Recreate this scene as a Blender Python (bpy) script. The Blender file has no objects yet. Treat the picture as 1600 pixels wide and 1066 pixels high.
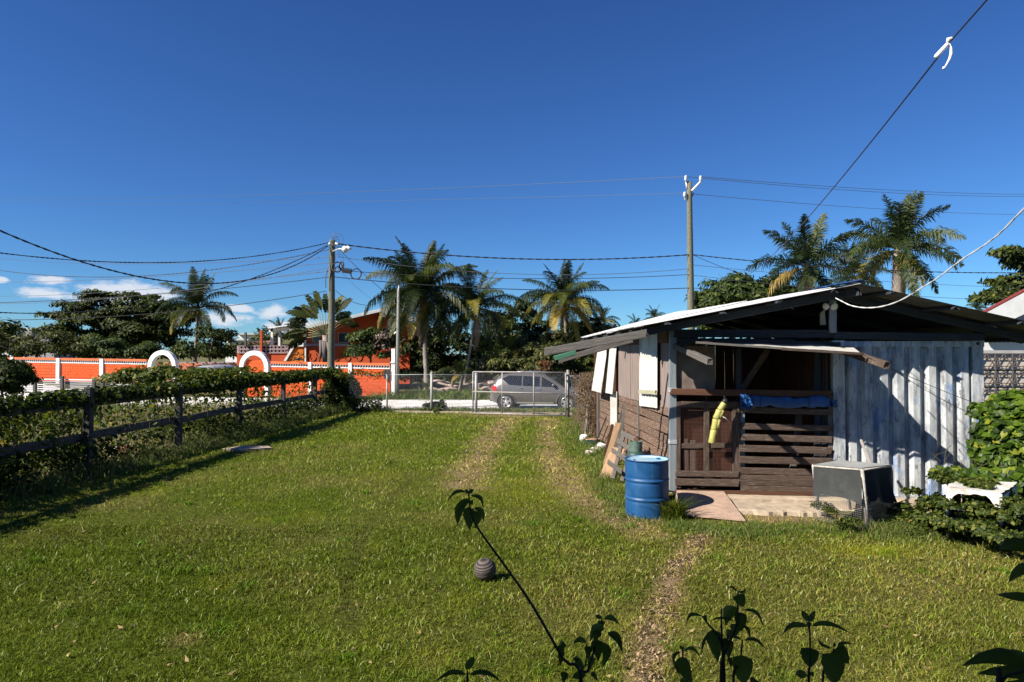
import bpy, bmesh, math, random
import numpy as np
from mathutils import Vector, Matrix, Euler
R = math.radians
PI = math.pi
SC = bpy.context.scene
COL = SC.collection
random.seed(7)
RNG = np.random.default_rng(11)

# ------------------------------------------------------------------ camera
EYE = 2.25
PITCH = R(1.128)
FP = 1067.0                                   # focal length in photo pixels (24 mm on 36 mm)
cam_d = bpy.data.cameras.new('camera'); cam = bpy.data.objects.new('camera', cam_d); COL.objects.link(cam)
cam_d.lens = 24.0; cam_d.sensor_width = 36.0; cam_d.clip_start = 0.05; cam_d.clip_end = 3000
cam.location = (0, 0, EYE); cam.rotation_euler = (R(90) + PITCH, 0, 0)
SC.camera = cam

# ------------------------------------------------------------------ sky, sun, exposure
SUN_AZ, SUN_EL = 242.0, 38.0                  # azimuth clockwise from +Y (behind and to the left)
wd = bpy.data.worlds.new('World'); SC.world = wd; wd.use_nodes = True
wn, wl = wd.node_tree.nodes, wd.node_tree.links
bg = wn['Background']
sky = wn.new('ShaderNodeTexSky'); sky.sky_type = 'NISHITA'; sky.sun_disc = False
sky.sun_elevation = R(SUN_EL); sky.sun_rotation = R(SUN_AZ)
sky.altitude = 1000; sky.air_density = 1.0; sky.dust_density = 0.0; sky.ozone_density = 3.0
bg.inputs[1].default_value = 0.05

def mth(nodes, links, op, a, b=None, c=None, clamp=False):
    n = nodes.new('ShaderNodeMath'); n.operation = op; n.use_clamp = clamp
    for i, v in enumerate((a, b, c)):
        if v is None: continue
        if isinstance(v, (int, float)): n.inputs[i].default_value = v
        else: links.new(v, n.inputs[i])
    return n.outputs[0]

# fair-weather cumulus low over the horizon
tc = wn.new('ShaderNodeTexCoord'); sp = wn.new('ShaderNodeSeparateXYZ'); wl.new(tc.outputs['Generated'], sp.inputs[0])
M_ = lambda op, a, b=None, c=None, clamp=False: mth(wn, wl, op, a, b, c, clamp)
hl = M_('SQRT', M_('ADD', M_('MULTIPLY', sp.outputs[0], sp.outputs[0]), M_('MULTIPLY', sp.outputs[1], sp.outputs[1])))
az = M_('ARCTAN2', sp.outputs[0], sp.outputs[1]); el = M_('ARCTAN2', sp.outputs[2], hl)
cb = wn.new('ShaderNodeCombineXYZ'); wl.new(M_('MULTIPLY', az, 1.0), cb.inputs[0]); wl.new(M_('MULTIPLY', el, 2.2), cb.inputs[1])
nz = wn.new('ShaderNodeTexNoise'); wl.new(cb.outputs[0], nz.inputs['Vector']); nz.inputs['Scale'].default_value = 26; nz.inputs['Detail'].default_value = 7; nz.inputs['Roughness'].default_value = 0.62
acc = None
def azel(px, py):
    x = (px - 800) / FP; z = (554 - py) / FP
    return math.atan2(x, 1), math.atan2(z, math.hypot(x, 1))
CL = [(195, 458, 92, 24), (75, 460, 55, 10), (75, 437, 42, 7), (0, 437, 14, 6), (425, 489, 30, 12), (375, 482, 28, 7), (470, 510, 60, 14), (345, 500, 60, 12), (-160, 470, 120, 22),
      (-420, 455, 160, 30), (1900, 470, 130, 25), (2300, 450, 170, 35)]
for (px, py, a, b) in CL:
    A, E = azel(px, py); c2 = math.cos(A) ** 2
    d = M_('SQRT', M_('ADD', M_('POWER', M_('DIVIDE', M_('ABSOLUTE', M_('SUBTRACT', az, A)), a / FP * c2), 2.0),
                      M_('POWER', M_('DIVIDE', M_('ABSOLUTE', M_('SUBTRACT', el, E)), b / FP * math.cos(A)), 2.0)))
    v = M_('SUBTRACT', 1.0, d)
    acc = v if acc is None else M_('MAXIMUM', acc, v)
fac = M_('ADD', acc, M_('MULTIPLY', M_('SUBTRACT', nz.outputs[0], 0.5), 2.6))
fac = M_('MULTIPLY', M_('SMOOTH_MIN', M_('MAXIMUM', M_('MULTIPLY', fac, 1.9), 0.0), 1.0, 0.3), 0.9, clamp=True)
# colour response of the clear dry-season sky: one power law per channel, the same everywhere
sr = wn.new('ShaderNodeSeparateColor'); wl.new(sky.outputs[0], sr.inputs[0]); sc_ = wn.new('ShaderNodeCombineColor')
for i, (e_, m_) in enumerate(((1.175, .525), (1.186, .896), (1.06, 1.21))):
    wl.new(M_('MULTIPLY', M_('POWER', M_('MULTIPLY', sr.outputs[i], .1), e_), m_ * 10), sc_.inputs[i])
mx = wn.new('ShaderNodeMix'); mx.data_type = 'RGBA'
wl.new(fac, mx.inputs[0]); wl.new(sc_.outputs[0], mx.inputs[6])
mx.inputs[7].default_value = (7.8, 8.2, 9.0, 1)
wl.new(mx.outputs[2], bg.inputs[0])

sd = bpy.data.lights.new('sun', 'SUN'); sun = bpy.data.objects.new('sun', sd); COL.objects.link(sun)
sd.energy = 5.0; sd.angle = R(0.5); sd.color = (1.0, 0.93, 0.82)
_az = R(SUN_AZ); _el = R(SUN_EL)
SUNDIR = Vector((math.sin(_az) * math.cos(_el), math.cos(_az) * math.cos(_el), math.sin(_el)))   # towards the sun
sun.rotation_euler = SUNDIR.to_track_quat('Z', 'Y').to_euler()
vs = SC.view_settings; vs.view_transform = 'Standard'; vs.look = 'None'; vs.gamma = 1; vs.exposure = 1.0; vs.use_curve_mapping = False
SC.cycles.use_denoising = True
SC.cycles.max_bounces = 6; SC.cycles.diffuse_bounces = 2; SC.cycles.transparent_max_bounces = 12

# ------------------------------------------------------------------ measuring helpers (photo position + real depth -> metres)
def W(px, py, Y):
    x = (px - 800) / FP; z = -(py - 533) / FP
    yy = math.cos(PITCH) - z * math.sin(PITCH); zz = math.sin(PITCH) + z * math.cos(PITCH)
    s = Y / yy
    return Vector((x * s, Y, EYE + zz * s))
def G(px, py, z0=0.0):
    a = W(px, py, 1.0); dz = a.z - EYE
    s = (z0 - EYE) / dz
    return Vector((a.x * s, s, z0))
def ppm(Y): return FP / Y

# ------------------------------------------------------------------ object helpers
def empty(name, loc, label, cat, group=None, rz=0.0):
    o = bpy.data.objects.new(name, None); COL.objects.link(o); o.location = loc; o.rotation_euler = (0, 0, rz)
    o.empty_display_size = 0.1
    tag(o, label, cat, group); return o
def tag(o, label=None, cat=None, group=None, kind=None):
    if label: o['label'] = label
    if cat: o['category'] = cat
    if group: o['group'] = group
    if kind: o['kind'] = kind
    return o
def wpos(o):
    m = Matrix.LocRotScale(o.location, o.rotation_euler, o.scale)
    return (wmat(o.parent) @ m) if o.parent else m
wmat = wpos
def obj(name, me, mat=None, parent=None, mw=None):
    """link a mesh; mw = world matrix"""
    o = bpy.data.objects.new(name, me); COL.objects.link(o)
    if mat is not None:
        if len(me.materials) == 0: me.materials.append(mat)
        elif me.materials[0] is not mat:
            o.material_slots[0].link = 'OBJECT'; o.material_slots[0].material = mat
    mw = mw if mw is not None else Matrix.Identity(4)
    if parent is not None:
        o.parent = parent
        mw = wmat(parent).inverted() @ mw
    o.matrix_basis = mw
    return o
def mesh(name, vs, fs, smooth=False, uvs=None):
    me = bpy.data.meshes.new(name); me.from_pydata([tuple(v) for v in vs], [], [tuple(f) for f in fs])
    if smooth: me.polygons.foreach_set('use_smooth', [True] * len(me.polygons))
    me.update(); return me
class MB:
    def __init__(s): s.v = []; s.f = []; s.sm = []; s.mi = []
    def add(s, vs, fs, smooth=False, mi=0):
        k = len(s.v); s.v += [tuple(v) for v in vs]; s.f += [tuple(i + k for i in f) for f in fs]; s.sm += [smooth] * len(fs); s.mi += [mi] * len(fs)
    def box(s, x0, y0, z0, x1, y1, z1, mi=0):
        s.add([(x0, y0, z0), (x1, y0, z0), (x1, y1, z0), (x0, y1, z0), (x0, y0, z1), (x1, y0, z1), (x1, y1, z1), (x0, y1, z1)],
              [(3, 2, 1, 0), (4, 5, 6, 7), (0, 1, 5, 4), (1, 2, 6, 5), (2, 3, 7, 6), (3, 0, 4, 7)], mi=mi)
    def beam(s, a, b, w, h, up=(0, 0, 1), mi=0):
        a = Vector(a); b = Vector(b); d = (b - a).normalized(); u = Vector(up)
        sd_ = d.cross(u)
        if sd_.length < 1e-4: sd_ = d.cross(Vector((0, 1, 0)))
        sd_.normalize(); u = sd_.cross(d).normalized()
        q = [sd_ * (-w / 2) + u * (-h / 2), sd_ * (w / 2) + u * (-h / 2), sd_ * (w / 2) + u * (h / 2), sd_ * (-w / 2) + u * (h / 2)]
        s.add([a + k for k in q] + [b + k for k in q], [(3, 2, 1, 0), (4, 5, 6, 7), (0, 1, 5, 4), (1, 2, 6, 5), (2, 3, 7, 6), (3, 0, 4, 7)], mi=mi)
    def tube(s, pts, r, n=6, smooth=True, cap=True, mi=0, close=False):
        pts = [Vector(p) for p in pts]; m = len(pts)
        rs = r if isinstance(r, (list, tuple)) else [r] * m
        ring = []; pu = None
        for i, p in enumerate(pts):
            if close: d = pts[(i + 1) % m] - pts[i - 1]
            else: d = pts[min(i + 1, m - 1)] - pts[max(i - 1, 0)]
            d.normalize()
            if pu is None:
                pu = Vector((0, 0, 1)) if abs(d.z) < .9 else Vector((1, 0, 0))
            sd_ = d.cross(pu).normalized(); u = sd_.cross(d).normalized(); pu = u
            ring += [p + (sd_ * math.cos(t) + u * math.sin(t)) * rs[i] for t in [2 * PI * k / n for k in range(n)]]
        fs = []
        for i in range(m if close else m - 1):
            j = (i + 1) % m
            for k in range(n): fs.append((i * n + k, i * n + (k + 1) % n, j * n + (k + 1) % n, j * n + k))
        if cap and not close:
            fs.append(tuple(range(n))[::-1]); fs.append(tuple(range((m - 1) * n, m * n)))
        s.add(ring, fs, smooth, mi)
    def lathe(s, c, prof, n=24, smooth=True, mi=0, axis=None):
        """prof = [(r, z)], about +Z through c (or about axis)"""
        c = Vector(c); q = Vector((0, 0, 1)).rotation_difference(Vector(axis)) if axis is not None else None
        vs = []
        for (r, z) in prof:
            for k in range(n):
                v = Vector((r * math.cos(2 * PI * k / n), r * math.sin(2 * PI * k / n), z))
                if q is not None: v = q @ v
                vs.append(c + v)
        fs = [(i * n + k, i * n + (k + 1) % n, (i + 1) * n + (k + 1) % n, (i + 1) * n + k) for i in range(len(prof) - 1) for k in range(n)]
        s.add(vs, fs, smooth, mi)
    def poly(s, pts, d, mi=0):
        """prism: polygon pts extruded by vector d"""
        n = len(pts); d = Vector(d); p = [Vector(q) for q in pts]
        s.add(p + [q + d for q in p], [tuple(range(n))[::-1], tuple(range(n, 2 * n))] + [(i, (i + 1) % n, n + (i + 1) % n, n + i) for i in range(n)], mi=mi)
    def build(s, name, mat, parent=None, mw=None):
        me = bpy.data.meshes.new(name)
        if mw is not None:
            vs_ = s.v            # vertices are given in the space of mw
        else:
            o0 = Vector(wmat(parent).translation) if parent is not None else Vector((0, 0, 0))
            if parent is None and s.v:
                a = np.array(s.v); o0 = Vector(((a[:, 0].min() + a[:, 0].max()) / 2, (a[:, 1].min() + a[:, 1].max()) / 2, a[:, 2].min()))
            mw = Matrix.Translation(o0); vs_ = [tuple(Vector(v) - o0) for v in s.v]
        me.from_pydata(vs_, [], s.f); me.polygons.foreach_set('use_smooth', s.sm)
        mats = mat if isinstance(mat, (list, tuple)) else [mat]
        for m in mats: me.materials.append(m)
        if len(mats) > 1: me.polygons.foreach_set('material_index', s.mi)
        me.update(); me.validate()
        return obj(name, me, None, parent, mw)

# a plank: shared unit board with slightly eased, uneven edges, scaled along two points
_boards = []
for _k in range(4):
    rr = random.Random(_k); m = MB(); nx = 5; ring = []
    for i in range(nx):
        x = -0.5 + i / (nx - 1)
        for (yy, zz) in ((-.5, -.42), (-.42, -.5), (.42, -.5), (.5, -.42), (.5, .42), (.42, .5), (-.42, .5), (-.5, .42)):
            j = 0.035
            ring.append((x + (rr.uniform(-.012, .012) if i in (0, nx - 1) else 0), yy + rr.uniform(-j, j) * .5, zz + rr.uniform(-j, j)))
    fs = [(i * 8 + k, i * 8 + (k + 1) % 8, (i + 1) * 8 + (k + 1) % 8, (i + 1) * 8 + k) for i in range(nx - 1) for k in range(8)]
    fs += [tuple(range(8))[::-1], tuple(range((nx - 1) * 8, nx * 8))]
    _boards.append(mesh('board_shape', ring, [f[::-1] for f in fs]))
def plank(name, a, b, w, h, mat, parent=None, up=(0, 0, 1), k=None):
    """board from a to b; h along 'up', w across"""
    a = Vector(a); b = Vector(b); L = (b - a).length; d = (b - a) / L; u = Vector(up); s_ = u.cross(d)
    if s_.length < 1e-4: s_ = Vector((0, 1, 0)).cross(d)
    s_.normalize(); u = d.cross(s_)
    m = Matrix(((d.x * L, s_.x * w, u.x * h, (a.x + b.x) / 2), (d.y * L, s_.y * w, u.y * h, (a.y + b.y) / 2), (d.z * L, s_.z * w, u.z * h, (a.z + b.z) / 2), (0, 0, 0, 1)))
    me = _boards[random.randrange(4) if k is None else k]
    key = (me.name, mat.name)
    if key not in _bcache:
        c = me.copy(); c.name = 'board'; c.materials.append(mat); _bcache[key] = c
    return obj(name, _bcache[key], None, parent, m)
_bcache = {}
def cable(name, pts, r, mat, parent=None, n=5):
    m = MB(); m.tube(pts, r, n, cap=False); return m.build(name, mat, parent)
def sag(a, b, s, n=18):
    a = Vector(a); b = Vector(b)
    return [a.lerp(b, t) - Vector((0, 0, 4 * s * t * (1 - t))) for t in [i / n for i in range(n + 1)]]
def twisted(name, a, b, s, r, mat, parent=None, n=60, turns=30):
    """two-conductor service cable: two strands wound round each other"""
    m = MB(); base = sag(a, b, s, n)
    for ph in (0, PI):
        pts = [p + Vector((0, math.cos(ph + turns * 2 * PI * i / n), math.sin(ph + turns * 2 * PI * i / n))) * r * .9 for i, p in enumerate(base)]
        m.tube(pts, r, 4, cap=False)
    return m.build(name, mat, parent)

# ------------------------------------------------------------------ materials
MATS = {}
class NB:
    """tiny node builder"""
    def __init__(s, name):
        s.m = bpy.data.materials.new(name); s.m.use_nodes = True; s.n = s.m.node_tree.nodes; s.l = s.m.node_tree.links
        s.p = s.n['Principled BSDF']; s.out = s.n['Material Output']; MATS[name] = s.m
    def tc(s, w='Object'): return s.n.new('ShaderNodeTexCoord').outputs[w]
    def pos(s): return s.n.new('ShaderNodeNewGeometry').outputs['Position']
    def attr(s, a, o='Fac'):
        n = s.n.new('ShaderNodeAttribute'); n.attribute_name = a; return n.outputs[o]
    def orand(s): return s.n.new('ShaderNodeObjectInfo').outputs['Random']
    def mapp(s, v, sc=(1, 1, 1), loc=None):
        n = s.n.new('ShaderNodeMapping'); n.inputs['Scale'].default_value = sc
        s.l.new(v, n.inputs[0])
        if loc is not None:
            if isinstance(loc, tuple): n.inputs['Location'].default_value = loc
            else:
                c = s.n.new('ShaderNodeCombineXYZ')
                for i, k in enumerate((37.0, 17.0, 53.0)): s.l.new(s.math('MULTIPLY', loc, k), c.inputs[i])
                s.l.new(c.outputs[0], n.inputs['Location'])
        return n.outputs[0]
    def noise(s, v, scale, detail=4, rough=.55, dist=0.0):
        n = s.n.new('ShaderNodeTexNoise'); s.l.new(v, n.inputs['Vector']); n.inputs['Scale'].default_value = scale
        n.inputs['Detail'].default_value = detail; n.inputs['Roughness'].default_value = rough; n.inputs['Distortion'].default_value = dist
        return n.outputs[0]
    def voro(s, v, scale, feat='F1', out=0):
        n = s.n.new('ShaderNodeTexVoronoi'); n.feature = feat; s.l.new(v, n.inputs['Vector']); n.inputs['Scale'].default_value = scale; return n.outputs[out]
    def ramp(s, f, stops, interp='LINEAR'):
        n = s.n.new('ShaderNodeValToRGB'); s.l.new(f, n.inputs[0]); n.color_ramp.interpolation = interp; e = n.color_ramp.elements
        while len(e) < len(stops): e.new(0.5)
        for i, (p, c) in enumerate(stops):
            e[i].position = p; e[i].color = (c[0], c[1], c[2], 1) if isinstance(c, (tuple, list)) else (c, c, c, 1)
        return n.outputs[0]
    def math(s, op, a, b=None, c=None, clamp=False): return mth(s.n, s.l, op, a, b, c, clamp)
    def mix(s, f, a, b, blend='MIX'):
        n = s.n.new('ShaderNodeMix'); n.data_type = 'RGBA'; n.blend_type = blend
        for i, v in ((0, f), (6, a), (7, b)):
            if isinstance(v, (int, float)): n.inputs[i].default_value = v
            elif isinstance(v, (tuple, list)): n.inputs[i].default_value = (v[0], v[1], v[2], 1)
            else: s.l.new(v, n.inputs[i])
        return n.outputs[2]
    def set(s, color=None, rough=None, metal=None, spec=None):
        for k, v in (('Base Color', color), ('Roughness', rough), ('Metallic', metal), ('Specular IOR Level', spec)):
            if v is None: continue
            if isinstance(v, (int, float)): s.p.inputs[k].default_value = v
            elif isinstance(v, (tuple, list)): s.p.inputs[k].default_value = (v[0], v[1], v[2], 1)
            else: s.l.new(v, s.p.inputs[k])
        return s
    def bump(s, h, strength=.4, dist=.01):
        n = s.n.new('ShaderNodeBump'); n.inputs['Strength'].default_value = strength; n.inputs['Distance'].default_value = dist
        s.l.new(h, n.inputs['Height']); s.l.new(n.outputs[0], s.p.inputs['Normal']); return s

def mat_plain(name, c, rough=.6, metal=0.0, var=.25, scale=8, dirt=None, dirtamt=.5, bump=.15, spec=.4):
    b = NB(name); v = b.mapp(b.tc(), (1, 1, 1), b.orand())
    n1 = b.noise(v, scale, 6, .6)
    lo = tuple(x * (1 - var) for x in c); hi = tuple(min(1, x * (1 + var)) for x in c)
    col = b.ramp(n1, [(.3, lo), (.7, hi)])
    if dirt is not None:
        n2 = b.noise(v, scale * .45, 8, .7)
        col = b.mix(b.math('MULTIPLY', b.ramp(n2, [(.5, 0.0), (.66, 1.0)]), dirtamt), col, dirt)
    b.set(col, rough, metal, spec); b.bump(n1, bump, .01); return b.m
def mat_wood(name, c, c2, light=None, lightamt=.5, paint=None, paintamt=0, rough=.85, gs=1.0):
    """weathered board; grain runs along local X of the unit board"""
    b = NB(name); r = b.orand(); v = b.mapp(b.tc(), (1.6 * gs, 7, 7), r)
    g = b.noise(v, 2.2, 8, .7, .4)
    fine = b.noise(b.mapp(b.tc(), (3 * gs, 40, 40), r), 2.0, 4, .6)
    col = b.ramp(g, [(.28, c2), (.5, c), (.72, tuple(min(1, x * 1.35) for x in c))])
    if light: 
        sp_ = b.noise(b.mapp(b.tc(), (4 * gs, 5, 5), r), 1.9, 8, .75)
        col = b.mix(b.math('MULTIPLY', b.ramp(sp_, [(.54, 0.0), (.66, 1.0)]), lightamt), col, light)
    if paint:
        pn = b.noise(b.mapp(b.tc(), (5 * gs, 2, 2), r), 1.5, 6, .7)
        col = b.mix(b.math('MULTIPLY', b.ramp(pn, [(.45, 0.0), (.55, 1.0)]), paintamt), col, paint)
    col = b.mix(b.math('MULTIPLY', b.ramp(fine, [(.35, 1.0), (.52, 0.0)]), .55), col, tuple(x * .35 for x in c2))
    hv = b.math('MULTIPLY_ADD', r, .5, .75)
    col = b.mix(1.0, col, b.ramp(hv, [(0.0, 0.0), (1.0, 1.0)]), 'MULTIPLY')
    b.set(col, rough, 0, .25); b.bump(b.math('ADD', g, fine), .5, .012); return b.m
def mat_leaf(name, cols, trans=.35, rough=.55, spec=.22, tcol=None):
    """cols: list of (pos, colour) over the leaf's own random tint"""
    b = NB(name); t = b.attr('tint'); col = b.ramp(t, cols)
    b.set(col, rough, 0, spec)
    tr = b.n.new('ShaderNodeBsdfTranslucent'); mxs = b.n.new('ShaderNodeMixShader'); mxs.inputs[0].default_value = trans
    b.l.new(b.mix(.5, col, b.mix(1.0, col, (1.0, 1.25, .35), 'MULTIPLY')), tr.inputs[0])
    b.l.new(b.p.outputs[0], mxs.inputs[1]); b.l.new(tr.outputs[0], mxs.inputs[2]); b.l.new(mxs.outputs[0], b.out.inputs[0])
    return b.m

WOOD = mat_wood('weathered_boards', (.10, .067, .050), (.033, .021, .015), light=(.31, .27, .235), lightamt=.95)
WOODG = mat_wood('grey_boards', (.15, .135, .12), (.055, .046, .04), light=(.36, .33, .30), lightamt=.65)
WOODR = mat_wood('red_boards', (.12, .055, .032), (.05, .022, .012), light=(.25, .17, .12), lightamt=.4)
WOODF = mat_wood('fence_boards', (.085, .080, .078), (.038, .035, .034), light=(.24, .235, .23), lightamt=.55)
WOODD = mat_wood('dark_painted_beam', (.040, .046, .056), (.018, .020, .025), light=(.14, .155, .18), lightamt=.5)
WOODN = mat_wood('new_board', (.42, .27, .16), (.30, .17, .09), light=(.55, .45, .35), lightamt=.4)
PLY = mat_wood('plywood_ramp', (.38, .26, .19), (.25, .16, .11), light=(.5, .42, .36), lightamt=.5)
PLYD = mat_plain('old_plywood', (.15, .115, .095), .85, 0, .3, 6, dirt=(.09, .06, .05), dirtamt=.6, bump=.2)
WHITE = mat_plain('white_paint', (.70, .70, .68), .6, 0, .06, 5, dirt=(.5, .48, .44), dirtamt=.35, bump=.05)
POLEM = mat_wood('pole_wood', (.165, .16, .115), (.085, .08, .058), light=(.28, .28, .22), lightamt=.5, gs=6)
BLACK = mat_plain('black_rubber', (.015, .015, .017), .5, 0, .2, 5, bump=.05)
STEELG = mat_plain('galvanised_steel', (.55, .56, .57), .45, .55, .12, 10, dirt=(.28, .2, .14), dirtamt=.4, bump=.05)
# ================================================================== GROUND
_lat = RNG.random((256, 256))
def vnoise(x, y, s=1.0, o=0):
    x = np.asarray(x, float) * s + o * 13.37 + 1000; y = np.asarray(y, float) * s + o * 7.71 + 1000
    xi = np.floor(x).astype(int); yi = np.floor(y).astype(int); fx = x - xi; fy = y - yi
    fx = fx * fx * (3 - 2 * fx); fy = fy * fy * (3 - 2 * fy)
    L = lambda a, b: _lat[a % 256, b % 256]
    return (L(xi, yi) * (1 - fx) + L(xi + 1, yi) * fx) * (1 - fy) + (L(xi, yi + 1) * (1 - fx) + L(xi + 1, yi + 1) * fx) * fy
def fbm(x, y, s=1.0, o=0, n=4):
    a = 0; w = .5; t = 0
    for i in range(n): a = a + w * vnoise(x, y, s * 2 ** i, o + i * 3); t += w; w *= .5
    return a / t
def sstep(a, b, x):
    t = np.clip((np.asarray(x, float) - a) / (b - a), 0, 1); return t * t * (3 - 2 * t)
def ground_z(x, y):
    x = np.asarray(x, float); y = np.asarray(y, float)
    z = -0.27 * sstep(27.6, 30.6, y)
    z = z + 1.0 * sstep(-22, -34, x) * sstep(38, 44, y)          # bank under the far end of the orange wall
    z = z - 0.12 * sstep(-8.5, -10.5, x) * (1 - sstep(27, 30, y))
    return z
def gz(x, y): return float(ground_z(x, y))
def seg_dist(x, y, pts):
    d = np.full(np.shape(x), 1e9)
    for (a, b) in zip(pts[:-1], pts[1:]):
        ax, ay = a[0], a[1]; bx, by = b[0], b[1]; L2 = (bx - ax) ** 2 + (by - ay) ** 2
        t = np.clip(((x - ax) * (bx - ax) + (y - ay) * (by - ay)) / L2, 0, 1)
        d = np.minimum(d, np.hypot(x - ax - t * (bx - ax), y - ay - t * (by - ay)))
    return d
TRK_L = [G(*p) for p in ((796, 655), (768, 685), (742, 720), (728, 760))]
TRK_R = [G(*p) for p in ((858, 655), (858, 700), (872, 735), (905, 770), (960, 805), (1010, 835))]
RUT = [G(*p) for p in ((642, 752), (592, 800), (560, 850), (540, 930), (548, 985))]
TRK_P = [G(*p) for p in ((1105, 838), (1080, 860), (1052, 895), (1030, 950), (1012, 1010), (1003, 1066), (1000, 1200))]
SHED_F = [G(1050, 815), G(1150, 822), G(1290, 815), G(1420, 828)]
def dryness(x, y):
    """0 lush .. 1 straw; and bare: 0 turf .. 1 soil"""
    n = fbm(x, y, 1.1, 1, 4); n2 = fbm(x, y, .35, 9, 3); n3 = fbm(x, y, 5.0, 21, 3)
    # turf is greener and longer to the left, thinner near the shed and the track
    side = sstep(-2.5, 2.5, x) * (1 - sstep(9.5, 13, y)) * .34
    dry = .13 + (n - .5) * .8 + (n2 - .5) * .6 + side
    w = lambda d, r, s=.22: np.exp(-(d / r) ** 2)
    tl = w(seg_dist(x, y, TRK_L), .42); tr = w(seg_dist(x, y, TRK_R), .36); tp = w(seg_dist(x + .10 * (fbm(x, y, 1.3, 70, 2) - .5), y, TRK_P), .12)
    gate = w(np.hypot((x - .3) / 2.6, (y - 25.1) / .9), .8)
    dry = dry + tl * (.55 + .5 * n3) + tr * (.45 + .5 * n3) + tp * 1.0 + gate * .9
    bare = tl * .75 * sstep(.35, .62, n3) + tr * .7 * sstep(.38, .62, n3) + tp * sstep(.34, .60, n3 + tp * .12) * .95 + gate * .8
    e = G(1360, 862); yl = w(np.hypot((x - e.x) / .42, (y - e.y) / .22), 1.0)
    e = G(290, 1000); br = w(np.hypot(x - e.x, y - e.y), .13)
    e = G(1250, 812); sand = w(np.hypot((x - e.x) / .9, (y - e.y) / .3), 1.0)
    e = G(830, 770); yg = w(np.hypot((x - e.x) / 1.0, (y - e.y) / 1.1), 1.0)
    return np.clip(dry + br * .7 + sand, 0, 1), np.clip(bare + sand * .9 + br * .35, 0, 1), np.clip(yl * 1.2 + yg * .35 + .25 * sstep(.66, .8, fbm(x, y, 1.7, 40, 3)), 0, 1)

def grid_mesh(name, xs, ys, zf):
    X, Y = np.meshgrid(xs, ys); Z = zf(X, Y); nx, ny = len(xs), len(ys)
    co = np.stack([X, Y, Z], -1).reshape(-1, 3)
    i = np.arange(nx * ny).reshape(ny, nx)
    q = np.stack([i[:-1, :-1], i[:-1, 1:], i[1:, 1:], i[1:, :-1]], -1).reshape(-1, 4)
    return np_mesh(name, co, q), co
def np_mesh(name, co, q, smooth=False):
    me = bpy.data.meshes.new(name); me.vertices.add(len(co)); me.vertices.foreach_set('co', np.asarray(co, np.float32).ravel())
    k = q.shape[1]; me.loops.add(q.size); me.loops.foreach_set('vertex_index', np.asarray(q, np.int32).ravel())
    me.polygons.add(len(q)); me.polygons.foreach_set('loop_start', np.arange(0, q.size, k, dtype=np.int32))
    me.polygons.foreach_set('use_smooth', np.full(len(q), smooth))
    me.update(calc_edges=True); return me
def put_attr(me, name, a, typ='FLOAT'):
    at = me.attributes.new(name, typ, 'POINT')
    at.data.foreach_set('value' if typ == 'FLOAT' else 'color', np.asarray(a, np.float32).ravel())

# wide ground sheet, fine near, coarse far, down to the horizon
def spaced(lo, hi, f0, f1, step, grow):
    a = list(np.arange(f0, f1, step)); s = step
    v = f1
    while v < hi: a.append(v); s *= grow; v += s
    a.append(hi); b = []; s = step; v = f0 - step
    while v > lo: b.append(v); s *= grow; v -= s
    b.append(lo); return np.array(b[::-1] + a)
b = NB('open_ground'); v = b.pos()
n1 = b.noise(v, .6, 8, .65); n2 = b.noise(v, 9, 6, .7)
c = b.ramp(n1, [(.35, (.085, .10, .03)), (.55, (.17, .15, .065)), (.7, (.30, .24, .15))])
c = b.mix(b.ramp(n2, [(.35, .75), (.6, 0.0)]), c, (.045, .05, .02))
b.set(c, .95, 0, .1); b.bump(n2, .6, .05)
me, co = grid_mesh('ground', spaced(-1500, 1500, -40, 30, .9, 1.25), spaced(-60, 2200, -2, 56, .9, 1.25), lambda x, y: ground_z(x, y) - .012)
tag(obj('ground', me, MATS['open_ground']), kind='structure')

# the mown lawn of the yard: a finer sheet 4 mm and more above it
b = NB('lawn_soil'); v = b.pos()
n2 = b.noise(v, 22, 6, .75); n3 = b.noise(v, 70, 3, .7)
d = b.attr('dry'); br = b.attr('bare'); ye = b.attr('yel')
g = b.ramp(n2, [(.32, (.018, .030, .001)), (.5, (.055, .078, .003)), (.68, (.115, .145, .008))])
s = b.ramp(n2, [(.32, (.05, .038, .014)), (.5, (.13, .10, .04)), (.68, (.25, .20, .09))])
so = b.ramp(n3, [(.3, (.09, .06, .032)), (.5, (.24, .165, .09)), (.7, (.40, .30, .18))])
c = b.mix(d, g, s); c = b.mix(b.math('MULTIPLY', ye, .6), c, (.20, .20, .012)); c = b.mix(br, c, so)
b.set(c, .95, 0, .1); b.bump(b.math('ADD', n2, n3), .7, .03)
xs = np.linspace(-8.2, 12.5, 208); ys = np.linspace(-1.5, 27.2, 288)
me, co = grid_mesh('lawn', xs, ys, lambda x, y: ground_z(x, y) + .004 + .03 * (fbm(x, y, .8, 5, 3) - .5) * sstep(1, 3, y) * 0.6)
dd, bb, yy = dryness(co[:, 0], co[:, 1]); put_attr(me, 'dry', dd); put_attr(me, 'bare', bb); put_attr(me, 'yel', yy)
tag(obj('lawn', me, MATS['lawn_soil']), kind='structure')

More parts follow.
